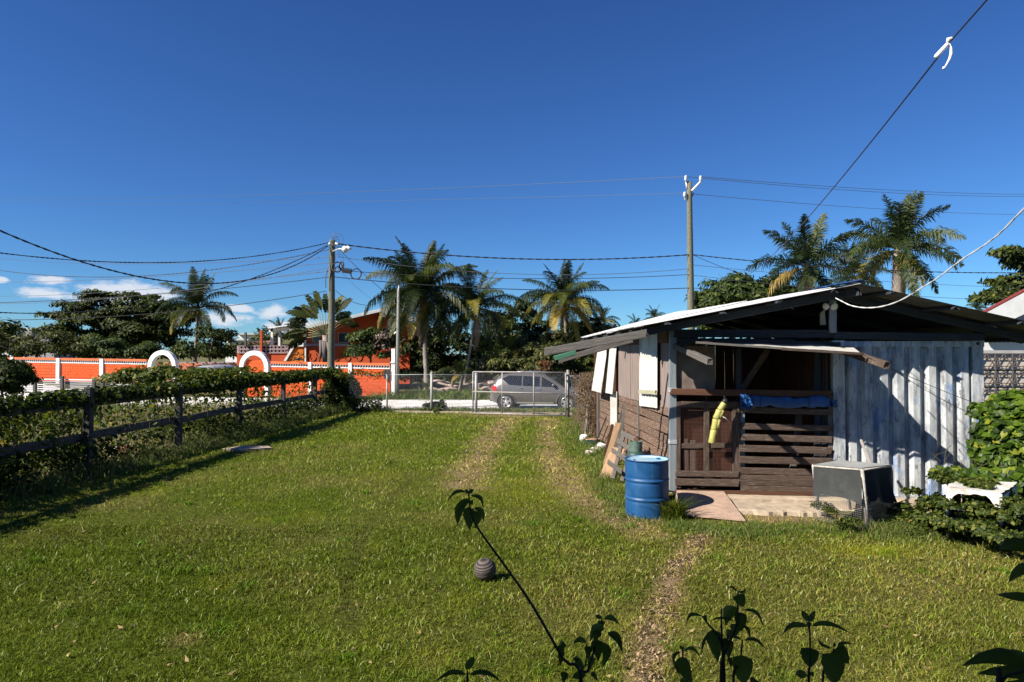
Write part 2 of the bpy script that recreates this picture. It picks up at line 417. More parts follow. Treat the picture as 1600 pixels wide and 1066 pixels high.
# white marl road
b = NB('marl_road'); v = b.pos(); n1 = b.noise(v, 1.2, 6, .6); n2 = b.noise(v, 14, 6, .7)
c = b.ramp(n1, [(.35, (.50, .47, .43)), (.6, (.72, .70, .67))]); c = b.mix(b.ramp(n2, [(.58, 0.0), (.68, .8)]), c, (.33, .29, .24))
b.set(c, .95, 0, .1); b.bump(n2, .5, .03)
nearE = [(-75, 47.5), (-40, 38.2), (-22, 33.4), (-8, 30.9), (10, 30.6), (45, 30.6)]
farE = [(-75, 57), (-40, 45.8), (-22, 41.0), (-8, 38.1), (10, 37.6), (45, 37.6)]
pts = []; K = 60
for i in range(K + 1):
    t = i / K * (len(nearE) - 1); j = min(int(t), len(nearE) - 2); f = t - j
    a = Vector(nearE[j]).lerp(Vector(nearE[j + 1]), f); c_ = Vector(farE[j]).lerp(Vector(farE[j + 1]), f)
    for k in range(7):
        p = a.lerp(c_, k / 6); jit = random.uniform(-.25, .25) if k in (0, 6) else 0
        pts.append((p.x, p.y + jit, gz(p.x, p.y) + .006 + .03 * math.sin(k / 6 * PI)))
fs = [(i * 7 + k, (i + 1) * 7 + k, (i + 1) * 7 + k + 1, i * 7 + k + 1) for i in range(K) for k in range(6)]
me = mesh('gravel_road', pts, fs, True)
tag(obj('gravel_road', me, MATS['marl_road']), kind='structure')

# ================================================================== GRASS (blades as real geometry)
def in_shed(x, y):
    front = 10.5 - .1127 * (x - 2.46) - .75
    return (x > 2.35 - .035 * (y - 10.5)) & (y > front) & (x < 7.6)
def blades(x, y, h, w, col, lean=.5, seg2=True, zoff=0.0):
    n = len(x); yaw = RNG.random(n) * 2 * PI; ly = RNG.random(n) * 2 * PI; ln = h * lean * (0.3 + RNG.random(n))
    z = ground_z(x, y) + zoff
    dx = np.cos(yaw) * w / 2; dy = np.sin(yaw) * w / 2; lx = np.cos(ly) * ln; lyy = np.sin(ly) * ln
    b0 = np.stack([x - dx, y - dy, z], -1); b1 = np.stack([x + dx, y + dy, z], -1)
    tip = np.stack([x + lx, y + lyy, z + h * .9], -1)
    if not seg2:
        co = np.stack([b0, b1, tip], 1).reshape(-1, 3); q = np.arange(n * 3).reshape(n, 3); return co, q, np.repeat(col, 3, 0)
    m0 = np.stack([x - dx * .8 + lx * .3, y - dy * .8 + lyy * .3, z + h * .6], -1); m1 = np.stack([x + dx * .8 + lx * .3, y + dy * .8 + lyy * .3, z + h * .6], -1)
    co = np.stack([b0, b1, m1, m0, tip], 1).reshape(-1, 3); k = np.arange(n)[:, None] * 5
    tri = np.concatenate([k + [0, 1, 2], k + [0, 2, 3], k + [3, 2, 4]], 1).reshape(-1, 3)
    return co, tri, np.repeat(col, 5, 0)
def grass_mat(name, trans=.3):
    b = NB(name); c = b.attr('col', 'Color'); b.set(c, .65, 0, .10)
    tr = b.n.new('ShaderNodeBsdfTranslucent'); ms = b.n.new('ShaderNodeMixShader'); ms.inputs[0].default_value = trans
    b.l.new(c, tr.inputs[0]); b.l.new(b.p.outputs[0], ms.inputs[1]); b.l.new(tr.outputs[0], ms.inputs[2]); b.l.new(ms.outputs[0], b.out.inputs[0]); return b.m
GRASSM = grass_mat('grass_blade')
def grass_col(x, y, lift=0.0):
    d, bare, ye = dryness(x, y); n = len(x)
    d = np.clip(d + (RNG.random(n) - .5) * .75 + lift, 0, 1)[:, None]
    g1 = np.array([.034, .058, .002]); g2 = np.array([.150, .205, .010]); s1 = np.array([.17, .145, .022]); s2 = np.array([.56, .45, .15])
    r = RNG.random(n)[:, None]; g = g1 + (g2 - g1) * r; s = s1 + (s2 - s1) * r ** 1.5
    c = g + (s - g) * d ** 1.5; c = c + (np.array([.24, .25, .012]) - c) * np.clip(ye[:, None] * .8, 0, .7)
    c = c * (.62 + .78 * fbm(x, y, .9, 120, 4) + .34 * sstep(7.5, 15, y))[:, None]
    lime = (RNG.random(n) < .05)[:, None]; c = np.where(lime, np.array([.22, .33, .03]), c); pale = (RNG.random(n) < .035)[:, None]; c = np.where(pale, np.array([.42, .46, .20]), c)
    return np.concatenate([c, np.ones((n, 1))], 1), bare
parts = []
for (y0, y1, dens, h, w, s2) in ((4.1, 6.2, 4600, .042, .0062, True), (6.2, 9, 2500, .045, .0085, True), (9, 13, 1350, .046, .012, False), (13, 19, 640, .052, .019, False), (19, 27.0, 300, .06, .030, False)):
    xl = max(-8.0, -.79 * y1); xr = min(11, .95 * y1); n = int(dens * (xr - xl) * (y1 - y0))
    x = RNG.uniform(xl, xr, n); y = RNG.uniform(y0, y1, n)
    k = (x > -.79 * y - .2) & (x < .94 * y) & ~in_shed(x, y) & (x > -7.9 + .038 * (y - 12)); x = x[k]; y = y[k]
    c, bare = grass_col(x, y); clump = fbm(x, y, 7, 60, 2)
    rut = np.exp(-(seg_dist(x, y, RUT) / .07) ** 2); c[:, :3] *= (1 - .55 * rut)[:, None]
    k = (RNG.random(len(x)) > bare * .93) & (RNG.random(len(x)) > rut * .5) & (clump + RNG.random(len(x)) * .6 > .42); x, y, c, clump = x[k], y[k], c[k], clump[k]
    hh = h * (.45 + RNG.random(len(x)) * .8 + (clump - .4) * .8); hh = hh * np.where(RNG.random(len(x)) < .03, 1.9, 1.0)
    parts.append(blades(x, y, hh, w * (.6 + .8 * RNG.random(len(x))), c, 1.0, s2, -.004))
def join_blades(name, parts, mat, label=None):
    off = 0; C_, Q, A = [], [], []
    for (co, q, a) in parts: C_.append(co); Q.append(q + off); A.append(a); off += len(co)
    me = np_mesh(name, np.concatenate(C_), np.concatenate(Q)); put_attr(me, 'col', np.concatenate(A), 'FLOAT_COLOR')
    o = obj(name, me, mat); tag(o, label, None, None, 'stuff'); return o
join_blades('grass', parts, GRASSM, 'short mown grass with dry patches over the whole yard')

# longer grass and weeds where the mower does not reach
def tall(path, n, spread, h, w, green=.5, lean=.8):
    pts = [(p[0], p[1]) for p in path]; L = [math.dist(a, b_) for a, b_ in zip(pts[:-1], pts[1:])]; T = sum(L)
    u = RNG.random(n) * T; x = np.zeros(n); y = np.zeros(n); a0 = 0
    for (a, b_, l) in zip(pts[:-1], pts[1:], L):
        k = (u >= a0) & (u <= a0 + l); t = (u[k] - a0) / l; x[k] = a[0] + (b_[0] - a[0]) * t; y[k] = a[1] + (b_[1] - a[1]) * t; a0 += l
    x += RNG.normal(0, spread, n); y += RNG.normal(0, spread, n)
    r = RNG.random(n)[:, None]; g = np.array([.045, .085, .012]) * (1 - r) + np.array([.14, .20, .035]) * r
    s = np.array([.36, .30, .15]); m = (RNG.random(n) > green)[:, None] * RNG.random(n)[:, None]
    c = g + (s - g) * m
    hh = h * (.25 + 1.1 * RNG.random(n) ** 1.5) * (.2 + 1.6 * fbm(x, y, 2.5, 77, 2))
    return blades(x, y, hh, w * (.6 + .7 * RNG.random(n)), np.concatenate([c, np.ones((n, 1))], 1), lean, True)
P = []
P.append(tall([G(1050, 826), G(1150, 836), G(1230, 828), G(1290, 830)], 7000, .15, .085, .007, .8))
P.append(tall([G(1290, 822), G(1400, 838), G(1480, 835), G(1600, 850)], 8000, .20, .12, .007, .65))
P.append(tall([G(930, 700), G(940, 740), G(975, 800), G(1000, 815)], 5000, .17, .11, .009, .75))
P.append(tall([G(905, 662), G(915, 690), G(935, 720)], 3500, .3, .16, .012, .65))
P.append(tall([(-7.4, 28), (-5.5, 27), (-2, 26.6), (-1.2, 26.5)], 4000, .22, .20, .02, .6))
P.append(tall([(2.4, 26.4), (4, 26.3), (9, 26.4)], 2000, .3, .25, .02, .6))
P.append(tall([(-1.2, 26.8), (2.4, 26.6)], 2500, .25, .16, .02, .4))
P.append(tall([(-8, 27.6), (0, 27.8), (10, 27.8)], 8000, .6, .09, .025, .45))
P.append(tall([(-7.95, 10.5), (-7.6, 16), (-7.35, 22), (-7.1, 27)], 14000, .25, .26, .012, .55))
P.append(tall([(-14, 34), (-7.5, 38.6), (0, 38.8), (9, 38.8)], 6000, .3, .30, .035, .8))
P.append(tall([(-7, 39.6), (9, 39.6)], 14000, .8, .42, .05, .7))
# single coarse tufts and pale fallen leaves scattered over the lawn
for k in range(150):
    y0 = RNG.uniform(4.3, 19) ; x0 = RNG.uniform(-.78, .72) * y0
    if x0 < -6.9 or in_shed(np.array([x0]), np.array([y0 + .6]))[0]: continue
    n = int(RNG.integers(14, 60)); sg_ = RNG.uniform(.03, .10); x = RNG.normal(x0, sg_, n); y = RNG.normal(y0, sg_, n); q = RNG.random(n)[:, None]
    c = np.array([.10, .19, .012]) * (.5 + .9 * q) if k % 4 else np.array([.26, .30, .06]) * (.5 + .8 * q)
    P.append(blades(x, y, (.035 + .055 * RNG.random(n)) * (.8 + y0 * .02), .0075 * (.8 + y0 * .05) + 0 * x, np.concatenate([c, np.ones((n, 1))], 1), 1.2, True))
n = 600; y = 4.2 + 18 * RNG.random(n) ** 1.3; x = RNG.uniform(-.78, .75, n) * y; k = ~in_shed(x, y) & (x > -7.2); x, y = x[k], y[k]; q = RNG.random(len(x))[:, None]
c = np.array([.34, .25, .11]) * (.4 + .9 * q); P.append(blades(x, y, .012 + .012 * RNG.random(len(x)), .022 + .014 * RNG.random(len(x)), np.concatenate([c, np.ones((len(x), 1))], 1), 3.0, True, .03))
for (PT, n, sg_) in ((TRK_P, 4200, .105), (TRK_L, 1100, .22), (TRK_R, 1500, .20)):        # straw litter and crumbs of soil on the worn ground
    i = RNG.integers(0, len(PT) - 1, n); t = RNG.random(n); x = np.array([PT[a].x + (PT[a + 1].x - PT[a].x) * u for a, u in zip(i, t)]) + RNG.normal(0, sg_, n); y = np.array([PT[a].y + (PT[a + 1].y - PT[a].y) * u for a, u in zip(i, t)]) + RNG.normal(0, sg_, n)
    k = (y > 3.9) & (fbm(x, y, 3.0, 140, 3) + .25 * RNG.random(n) > .52); x, y = x[k], y[k]; q = RNG.random(len(x))[:, None]; c = np.where(RNG.random(len(x))[:, None] < .3, np.array([.05, .035, .02]), np.array([.52, .38, .22]) * (.25 + .85 * q))
    P.append(blades(x, y, .008 + .014 * RNG.random(len(x)), (.010 + .012 * RNG.random(len(x))) * np.maximum(1, y / 7), np.concatenate([c, np.ones((len(x), 1))], 1), 2.2, True, .012))
# drooping sedge clump at the drum
cl = G(1040, 812)
x = RNG.normal(cl.x + .1, .07, 420); y = RNG.normal(cl.y, .07, 420); c, _ = grass_col(x, y, -.4); c[:, :3] *= .6
P.append(blades(x, y, .16 + .22 * RNG.random(420), .010 + 0 * x, c, 1.1, True))
join_blades('long_grass', P, GRASSM, 'long uncut grass and weeds along walls, fences and the road verge')

# dry field grass on the lot beyond the rail fence
P = []; n = 60000; x = RNG.uniform(-26, -8.1, n); y = RNG.uniform(9, 34, n); k = (np.abs(x) < .8 * y + 1) & (y < 31 - .45 * (x + 8)); x = x[k]; y = y[k]
r = RNG.random(len(x))[:, None]; m = (fbm(x, y, .5, 88, 3)[:, None] + RNG.random(len(x))[:, None] * .5) > .68
c = np.where(m, np.array([.36, .30, .15]) * (.5 + r * .7), np.array([.10, .13, .03]) * (.4 + r))
hh = .30 * (.25 + RNG.random(len(x))) * (.2 + 1.4 * fbm(x, y, .6, 31, 3))
P.append(blades(x, y, hh, .022 * (.5 + RNG.random(len(x))), np.concatenate([c, np.ones((len(x), 1))], 1), .7, False))
join_blades('field_grass', P, GRASSM, 'rough dry grass on the lot beyond the rail fence')
# ================================================================== SHED AND CONTAINER
def F(px, py, d=0.0):
    u = (px - 800) / FP; return W(px, py, (10.777 - d) / (1 + .1127 * u))
def S(px, py, d=0.0):
    u = (px - 800) / FP; return W(px, py, (2.8275 - d) / (u + .035))
FD = Vector((1, -.1127, 0)).normalized(); FN = Vector((-.1127, -1, 0)).normalized()     # along the front, out of the front
SD = Vector((-.035, 1, 0)).normalized(); SN = Vector((-1, -.035, 0)).normalized()
def corr_sheet(name, p00, p10, p01, p11, waves, amp, mat, parent=None, nv=2, per=6, trap=False, th=.0):
    """corrugated sheet; u runs across the waves (p00->p10), v along them (p00->p01)"""
    p00, p10, p01, p11 = map(Vector, (p00, p10, p01, p11)); n = ((p10 - p00).cross(p01 - p00)).normalized()
    us = []
    if trap:
        for i in range(waves):
            for (f, h) in ((0, -1), (.12, -1), (.34, 1), (.76, 1)): us.append(((i + f) / waves, h))
        us.append((1, -1))
    else:
        for i in range(waves * per + 1): us.append((i / (waves * per), math.sin(2 * PI * i / per)))
    vs_ = []; k = len(us)
    for j in range(nv):
        v = j / (nv - 1)
        for (u, h) in us: vs_.append(p00.lerp(p10, u).lerp(p01.lerp(p11, u), v) + n * amp * h)
    fs = [(j * k + i, j * k + i + 1, (j + 1) * k + i + 1, (j + 1) * k + i) for j in range(nv - 1) for i in range(k - 1)]
    m = MB(); m.add(vs_, fs, not trap)
    return m.build(name, mat, parent)

# ---- materials
WOODS = mat_wood('sunlit_side_boards', (.17, .105, .072), (.045, .024, .014), light=(.52, .45, .39), lightamt=1.0, gs=3)  # side wall's sunlit brightness put into the colour, with pale grain streaks
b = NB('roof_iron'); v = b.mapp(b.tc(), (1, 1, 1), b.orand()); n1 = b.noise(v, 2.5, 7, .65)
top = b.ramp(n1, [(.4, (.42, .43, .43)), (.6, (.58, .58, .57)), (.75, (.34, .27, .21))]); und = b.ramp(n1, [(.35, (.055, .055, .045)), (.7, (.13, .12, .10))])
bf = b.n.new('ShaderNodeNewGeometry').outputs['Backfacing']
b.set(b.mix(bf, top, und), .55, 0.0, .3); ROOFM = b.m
b = NB('container_paint'); v = b.tc(); n1 = b.noise(b.mapp(v, (1, 1, .45)), 3.4, 9, .72); n2 = b.noise(b.mapp(v, (1.6, 1, .5), (5., 2., 1.)), 2.1, 8, .7); n3 = b.noise(b.mapp(v, (1.5, 1.5, .5), (1., 7., 3.)), 6.5, 8, .75)
c = b.ramp(n1, [(.38, (.26, .28, .30)), (.5, (.42, .44, .45)), (.66, (.52, .53, .52))])
c = b.mix(b.ramp(n2, [(.53, 0.0), (.60, .85)]), c, (.12, .22, .42))
c = b.mix(b.ramp(n2, [(.36, .85), (.42, 0.0)]), c, (.19, .20, .22))
c = b.mix(b.ramp(n3, [(.56, 0.0), (.59, .9)]), c, (.13, .14, .16)); zz_ = b.n.new('ShaderNodeSeparateXYZ'); b.l.new(v, zz_.inputs[0]); n4 = b.noise(b.mapp(v, (9, 9, .8)), 2.0, 6, .7); c = b.mix(b.ramp(n4, [(.48, 0.0), (.60, .65)]), c, (.20, .20, .20)); c = b.mix(b.ramp(n3, [(.67, 0.0), (.71, .9)]), c, (.16, .07, .035))
b.set(c, .55, 0, .35); b.bump(n3, .25, .01); CONTM = b.m
CONC = mat_plain('old_concrete', (.36, .29, .21), .9, 0, .25, 7, dirt=(.22, .18, .14), dirtamt=.6, bump=.4)
TARPB = mat_plain('blue_tarp', (.014, .070, .215), .5, 0, .25, 6, bump=.1)
WSHEET = mat_plain('white_sheet', (.52, .51, .47), .6, 0, .12, 4, dirt=(.26, .22, .17), dirtamt=.6, bump=.06)
b = NB('speckled_sheet'); v = b.tc(); vo = b.voro(v, 34); c = b.mix(b.ramp(vo, [(.2, .85), (.30, 0.0)]), (.55, .53, .49), (.16, .15, .13)); b.set(c, .7, 0, .2); SPECK = b.m
b = NB('panel_plywood'); v = b.mapp(b.tc(), (7, 7, .7), b.orand()); n1 = b.noise(v, 2.2, 7, .65); c = b.ramp(n1, [(.35, (.15, .115, .10)), (.6, (.26, .205, .185))]); b.set(c, .8, 0, .2); b.bump(n1, .2, .01); PANELM = b.m
DARKR = mat_plain('dark_red_panel', (.045, .020, .015), .8, 0, .3, 12, bump=.1)
METALP = mat_plain('painted_steel_post', (.17, .20, .22), .55, .1, .2, 9, dirt=(.30, .30, .29), dirtamt=.6)

shed = empty('shed', (2.46, 10.5, 0), 'weathered board and sheet iron shed with low gable roof beside the container', 'shed')
# ---- roof: individual corrugated sheets
A0, A1 = W(1010, 508, 9.6), Vector((1.86, 18.5, 2.70))          # left eave, front to back
R0, R1 = W(1345, 445, 9.4), Vector((4.35, 18.1, 3.36))         # ridge
E0, E1 = Vector((8.1, 9.15, 2.42)), Vector((7.55, 17.8, 2.50))
R0.z += .012
NS = 11
rr = random.Random(5)
for i in range(NS):
    t0, t1 = i / NS, (i + 1.06) / NS
    j = rr.uniform(-.01, .012); ej = rr.uniform(-.03, .05)
    a0, a1, r0, r1 = A0.lerp(A1, t0), A0.lerp(A1, t1), R0.lerp(R1, t0), R0.lerp(R1, t1)
    dz = Vector((0, 0, j + .004 * (i % 2)))
    sl = (a0 - r0).normalized() * ej
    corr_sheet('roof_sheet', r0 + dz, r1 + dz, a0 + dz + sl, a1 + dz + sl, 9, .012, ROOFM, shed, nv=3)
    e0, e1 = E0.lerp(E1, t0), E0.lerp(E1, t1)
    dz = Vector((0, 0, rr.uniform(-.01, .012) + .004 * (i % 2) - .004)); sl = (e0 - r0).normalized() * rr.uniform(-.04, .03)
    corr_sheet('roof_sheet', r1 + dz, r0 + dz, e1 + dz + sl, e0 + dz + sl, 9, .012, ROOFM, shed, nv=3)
# rafters
def on_roof(side, t, s, drop=.10):
    a = A0.lerp(A1, t) if side == 0 else E0.lerp(E1, t); r = R0.lerp(R1, t); p = r.lerp(a, s); return p - Vector((0, 0, drop))
for k, t in enumerate((.045, .135, .30, .48, .66, .84, .985)):
    plank('rafter', on_roof(0, t, 0), on_roof(0, t, 1.0 if k else .985), .05, .12, WOODD, shed, k=k % 4)
    if k: plank('rafter', on_roof(1, t if k > 1 else .075, 0), on_roof(1, t if k > 1 else .075, .99 if k != 1 else .90), .05, .12, WOODD, shed, k=k % 4)
for s in (.12, .38, .64, .9):
    for side in (0, 1):
        plank('purlin', on_roof(side, .0, s, .035), on_roof(side, 1, s, .035), .07, .035, WOODD, shed, up=(0, 0, 1))
plank('ridge_beam', R0 + Vector((0, .1, -.1)), R1 - Vector((0, .1, .1)), .05, .12, WOODD, shed)
# outrigger boards past the left eave
plank('eave_board', W(851, 550, 9.9), W(1010, 521, 9.75), .045, .11, WOODG, shed, up=(0, 0, 1), k=1)
plank('eave_board', W(874, 563, 10.45), W(988, 531, 10.4), .045, .085, WOODG, shed, k=2)
plank('eave_board', W(866, 560, 10.15), W(900, 551, 10.15), .05, .07, mat_plain('green_paint', (.05, .16, .10), .7, 0, .2, 6), shed, k=3)
# ---- front
plank('corner_post', F(1051, 766, -.02), F(1051, 517, -.02), .11, .11, METALP, shed, up=FD)
for y_ in (690, 609): plank('post_collar', F(1051, y_ + 3, -.02), F(1051, y_ - 3, -.02), .13, .13, STEELG, shed, up=FD)
plank('wall_plate', F(1054, 521, .04), F(1306, 522, .04), .06, .125, WOODD, shed); plank('wall_plate', F(1303, 524, .05), F(1534, 527, .05), .06, .11, WOODD, shed)
plank('header_board', F(1056, 533, .0), F(1240, 536, .0), .05, .10, WOODD, shed); plank('header_board', F(1236, 537, .012), F(1312, 539, .012), .05, .09, WOODD, shed)
plank('king_post', F(1301, 520, .11), F(1301, 466, .11), .06, .10, METALP, shed, up=FD)
plank('king_post_block', F(1301, 466, .1), F(1301, 458, .1), .1, .28, WOODR, shed, up=FD)
plank('right_post', F(1532, 530, -.06), F(1532, 505, -.06), .10, .10, WOODD, shed, up=FD)
pl = MB(); q = [F(1057, 610, -.03), F(1117, 610, -.03), F(1117, 541, -.03), F(1057, 540, -.03)]; pl.poly(q, FN * -.015); pl.build('plywood_panel', PLYD, shed)
plank('middle_rail', F(1049, 612, .05), F(1298, 616, .05), .06, .095, WOODR, shed)
# inside, seen through the opening
plank('brace', F(1158, 610, -.25), F(1200, 546, -.25), .04, .09, WOOD, shed, up=FD)
plank('stud', F(1154, 766, -.12), F(1154, 545, -.12), .05, .08, WOODD, shed, up=FD)
for x_ in (1277, 1289): plank('stud', F(x_, 766, -.10), F(x_, 548, -.10), .04, .09, WOODD, shed, up=FD)
plank('brace', F(1236, 760, -.4), F(1250, 640, -.35), .04, .10, WOODG, shed, up=FD)
plank('floor_plate', F(1056, 768, .0), F(1300, 772, .0), .08, .06, WOODR, shed)
# back wall and the dark store room
for i in range(16):
    a = Vector((2.2 + i * .168, 17.62, .1)); plank('back_board', a, a + Vector((0, 0, 2.6)), .02, .16, WOODR, shed, up=(1, 0, 0))
for i in range(14):                                       # inner partition of upright boards
    a = Vector((2.62 + i * .165, 12.4, .12)); plank('partition_board', a, a + Vector((0, 0, 2.42)), .02, .158, WOODR, shed, up=(1, 0, 0))
for i in range(17):                                       # upright boards lining the container side
    a = Vector((4.74 - .035 * i * .16, 10.36 + i * .17, .12)); plank('lining_board', a, a + Vector((0, 0, 2.36)), .02, .16, WOODR, shed, up=SD)
# door
dr = MB(); dr = None
door = bpy.data.objects.new('door', None); COL.objects.link(door); door.parent = shed; door.matrix_basis = Matrix.Translation(F(1057, 762) - Vector((2.46, 10.5, 0)))
def dp(x0, y0, x1, y1, h, w=.035, d=.02, k=None, m=WOOD): return plank('door_rail' if abs(x1 - x0) > abs(y1 - y0) else 'door_stile', F(x0, y0, d), F(x1, y1, d), w, h, m, door, up=(0, 0, 1) if abs(x1 - x0) > abs(y1 - y0) else FD, k=k)
dp(1060, 762, 1060, 629, .065); dp(1104, 738, 1104, 630, .08, d=.025); dp(1151, 757, 1149, 628, .11)
dp(1064, 632, 1146, 633, .09, d=.022); dp(1065, 697, 1144, 696, .075, .02, d=.012); dp(1056, 740, 1154, 741, .085, d=.045); dp(1056, 753, 1154, 755, .10, d=.045)
dp(1073, 738, 1072, 686, .055, .015, -.01, m=WOODG); dp(1083, 738, 1083, 688, .075, .015, -.01, m=WOODG)
pl = MB(); pl.poly([F(1060, 762, -.10), F(1152, 762, -.10), F(1150, 630, -.10), F(1061, 630, -.10)], FN * -.01); pl.build('dark_interior_panel', DARKR, door)  # dark red panel added in place of the shadowed interior behind the mesh
wm = MB(); p0, p1, p2 = F(1062, 758, .0), F(1150, 758, .0), F(1062, 632, .0)
for i in range(44):
    a = p0.lerp(p1, i / 43); wm.beam(a, a + (p2 - p0), .0022, .0022)
for i in range(62):
    a = p0.lerp(p2, i / 61); wm.beam(a, a + (p1 - p0), .0022, .0022)
o = wm.build('wire_mesh', mat_plain('rusty_wire', (.16, .07, .045), .7, .2, .2, 20), door); o['kind'] = 'stuff'
# slatted half
for (y0, y1, dd) in ((637, 646.5, .0), (662.5, 672, .03), (679.5, 689.5, .03), (697, 707, .045), (714, 724.5, .045), (732, 741.5, .03), (742.5, 750.5, .025), (751, 758.8, .03), (759.5, 768, .025)):
    yc = (y0 + y1) / 2; jj = rr.uniform(-.8, .8); s0 = (y1 - y0) / ppm(10.2)
    plank('slat', F(1157 + rr.uniform(-2, 2), yc - 1.2 + jj * .5, dd), F(1299, yc + 2.2 - jj * .5, dd), .03, s0, WOOD, shed)
plank('slat_post', F(1160, 767, -.03), F(1160, 620, -.03), .05, .07, METALP, shed, up=FD); plank('slat_post', F(1297, 768, -.02), F(1297, 618, -.02), .05, .06, WOODG, shed, up=FD)
# awning flap with its two arms
aw = bpy.data.objects.new('awning', None); COL.objects.link(aw); aw.parent = shed; aw.matrix_basis = Matrix.Translation(F(1180, 545) - Vector((2.46, 10.5, 0)))
fl, fr, bl_, br_ = W(1088, 534, 9.6), W(1346, 551.5, 9.1), F(1075, 535, .05), F(1330, 540, .05)
m = MB(); nu = 14
for j in range(5):
    for i in range(nu + 1):
        p = fl.lerp(fr, i / nu).lerp(bl_.lerp(br_, i / nu), j / 4); e = .02 * math.sin(i * 1.9 + j) if j == 0 else 0
        m.v.append(tuple(p + Vector((0, e, .008 * math.sin(i * 1.3) + (.012 * math.sin(i * 2.3) if i < 4 else 0)))))
for j in range(4):
    for i in range(nu): m.f.append((j * (nu + 1) + i, j * (nu + 1) + i + 1, (j + 1) * (nu + 1) + i + 1, (j + 1) * (nu + 1) + i)); m.sm.append(True); m.mi.append(0)
m.build('awning_sheet', WSHEET, aw)
plank('awning_batten', fl + Vector((.0, -.01, -.012)), fl.lerp(fr, .55) + Vector((0, -.01, -.012)), .03, .03, WOODG, aw)
plank('awning_batten', fl.lerp(fr, .53) + Vector((0, -.02, -.02)), fr + Vector((.02, -.02, -.014)), .03, .035, WOOD, aw)
plank('awning_arm', F(1056, 541, .02), W(1109, 565.5, 9.0), .075, .085, WOODG, aw); plank('awning_arm', F(1296, 541, .02), W(1386, 571, 8.75), .075, .09, WOOD, aw)
# ---- side wall: rows of boards in three bays
ys = [10.60, 12.72, 15.05, 17.5]
for bay in range(3):
    ya, yb = ys[bay], ys[bay + 1]
    top = 1.36 - .02 * bay
    for r_ in range(9):
        z = .13 + r_ * (top - .06) / 9 + .06
        xa = 2.8275 - .035 * ya; xb = 2.8275 - .035 * yb
        o0 = rr.uniform(-.012, .012); tilt = rr.uniform(-.012, .012)
        plank('board', Vector((xa - o0, ya + .01, z + tilt)), Vector((xb - o0, yb - .01, z - tilt)), .022, (top - .06) / 9 - .014 + rr.uniform(-.006, .003), WOODS, shed)
    plank('batten', Vector((2.8275 - .035 * yb - .03, yb, .08)), Vector((2.8275 - .035 * yb - .03, yb, top + .02)), .03, .07, WOODG, shed, up=SD)
def side_panel(name, pa, pb, ytop_a, ytop_b, ybot_a, ybot_b, d, mat, corr=0, flare=0.0):
    a1, b1 = S(pa, ytop_a, d), S(pb, ytop_b, d); a0, b0 = S(pa, ybot_a, d), S(pb, ybot_b, d)
    a0 = a0 + SN * flare; b0 = b0 + SN * flare
    if corr: return corr_sheet(name, a0, b0, a1, b1, corr, .011, mat, shed, nv=2, per=8)
    m = MB(); m.poly([a0, b0, b1, a1], -SN * .012); return m.build(name, mat, shed)
side_panel('wall_panel', 1030.5, 1045, 516, 516, 638, 641.5, .0, PANELM)
side_panel('wall_panel', 966, 985, 532, 526, 617, 623, .0, PANELM); side_panel('wall_panel', 985.6, 998.5, 526, 521, 623.2, 627, .015, PANELM)
side_panel('corrugated_panel', 999, 1027, 523, 517, 634, 638, .06, WSHEET, 6)
side_panel('speckled_panel', 948.5, 963.5, 541, 534, 613, 616, .05, SPECK, 0, .10); side_panel('corrugated_panel', 934.5, 950, 543, 538, 610, 614, .10, WSHEET, 4, .16)
side_panel('white_panel', 953.5, 963.5, 612, 612, 664, 668, .05, WSHEET)
plank('batten', S(999, 612, .10), S(1025, 613.5, .10), .03, .07, mat_plain('mossy_batten', (.33, .32, .22), .85, 0, .25, 9), shed)
plank('eave_plate', S(936, 540, -.03) , S(1046, 512, -.03), .05, .12, WOODD, shed)
plank('rear_post', S(936, 690, .02), S(936, 545, .02), .09, .09, WOODG, shed, up=SD)
for (px_, y0, y1) in ((1027.8, 517, 640), (964.6, 530, 618)): plank('batten', S(px_, y1, .01), S(px_, y0, .01), .05, .05, WOODR, shed, up=SD)
plank('eave_closing_board', Vector((2.42, 10.6, 2.56)), Vector((2.18, 17.6, 2.58)), .02, .26, WOODR, shed)
# ---- slab
m = MB()
def FB(x, d, z): p = Vector((2.46, 10.5, 0)) + FD * x + FN * d; p.z = z; return p
def ragged(x0, x1, d, z0, z1, n=26, back=-.4):
    vs_ = []
    for i in range(n + 1):
        x = x0 + (x1 - x0) * i / n; j = rr.uniform(-.025, .025)
        vs_ += [FB(x, d + j + .03, z0), FB(x, d + j * 1.5, z1 - .02), FB(x, d + j - .05, z1 + rr.uniform(-.006, .006)), FB(x, back, z1)]
    fs = [(i * 4 + k, i * 4 + k + 1, i * 4 + 5 + k, i * 4 + 4 + k) for i in range(n) for k in range(3)]
    fs += [(3, 2, 1, 0), (n * 4, n * 4 + 1, n * 4 + 2, n * 4 + 3)]
    m.add(vs_, [f[::-1] for f in fs], False)
ragged(.05, 4.5, .22, -.08, .135)
ragged(.55, 2.0, .80, -.08, .075, 22, .15)
m.add([FB(-.05, .02, .132), FB(2.2, .02, .132), FB(2.2, -7, .132), FB(-.1, -7, .132)], [(0, 1, 2, 3)])
ragged(2.15, 4.2, .40, -.10, .02, 20, .1)
m.build('foundation_slab', CONC, shed)
tag(shed)

# ---- plywood ramp
m = MB(); q = [F(1057, 768, .06), F(1131, 768.5, .06), G(1165, 815, .03), G(1066, 806, .03)]; q[0].z = q[1].z = .165; m.poly([p + Vector((0, 0, .0)) for p in q], (0, 0, .018))
o = m.build('ramp', None or mat_plain('ramp_plywood', (.36, .25, .185), .85, 0, .2, 9, dirt=(.22, .15, .11), dirtamt=.5, bump=.2)); tag(o, 'pinkish brown plywood sheet laid as a ramp at the shed door', 'ramp')
for i in range(7): pass

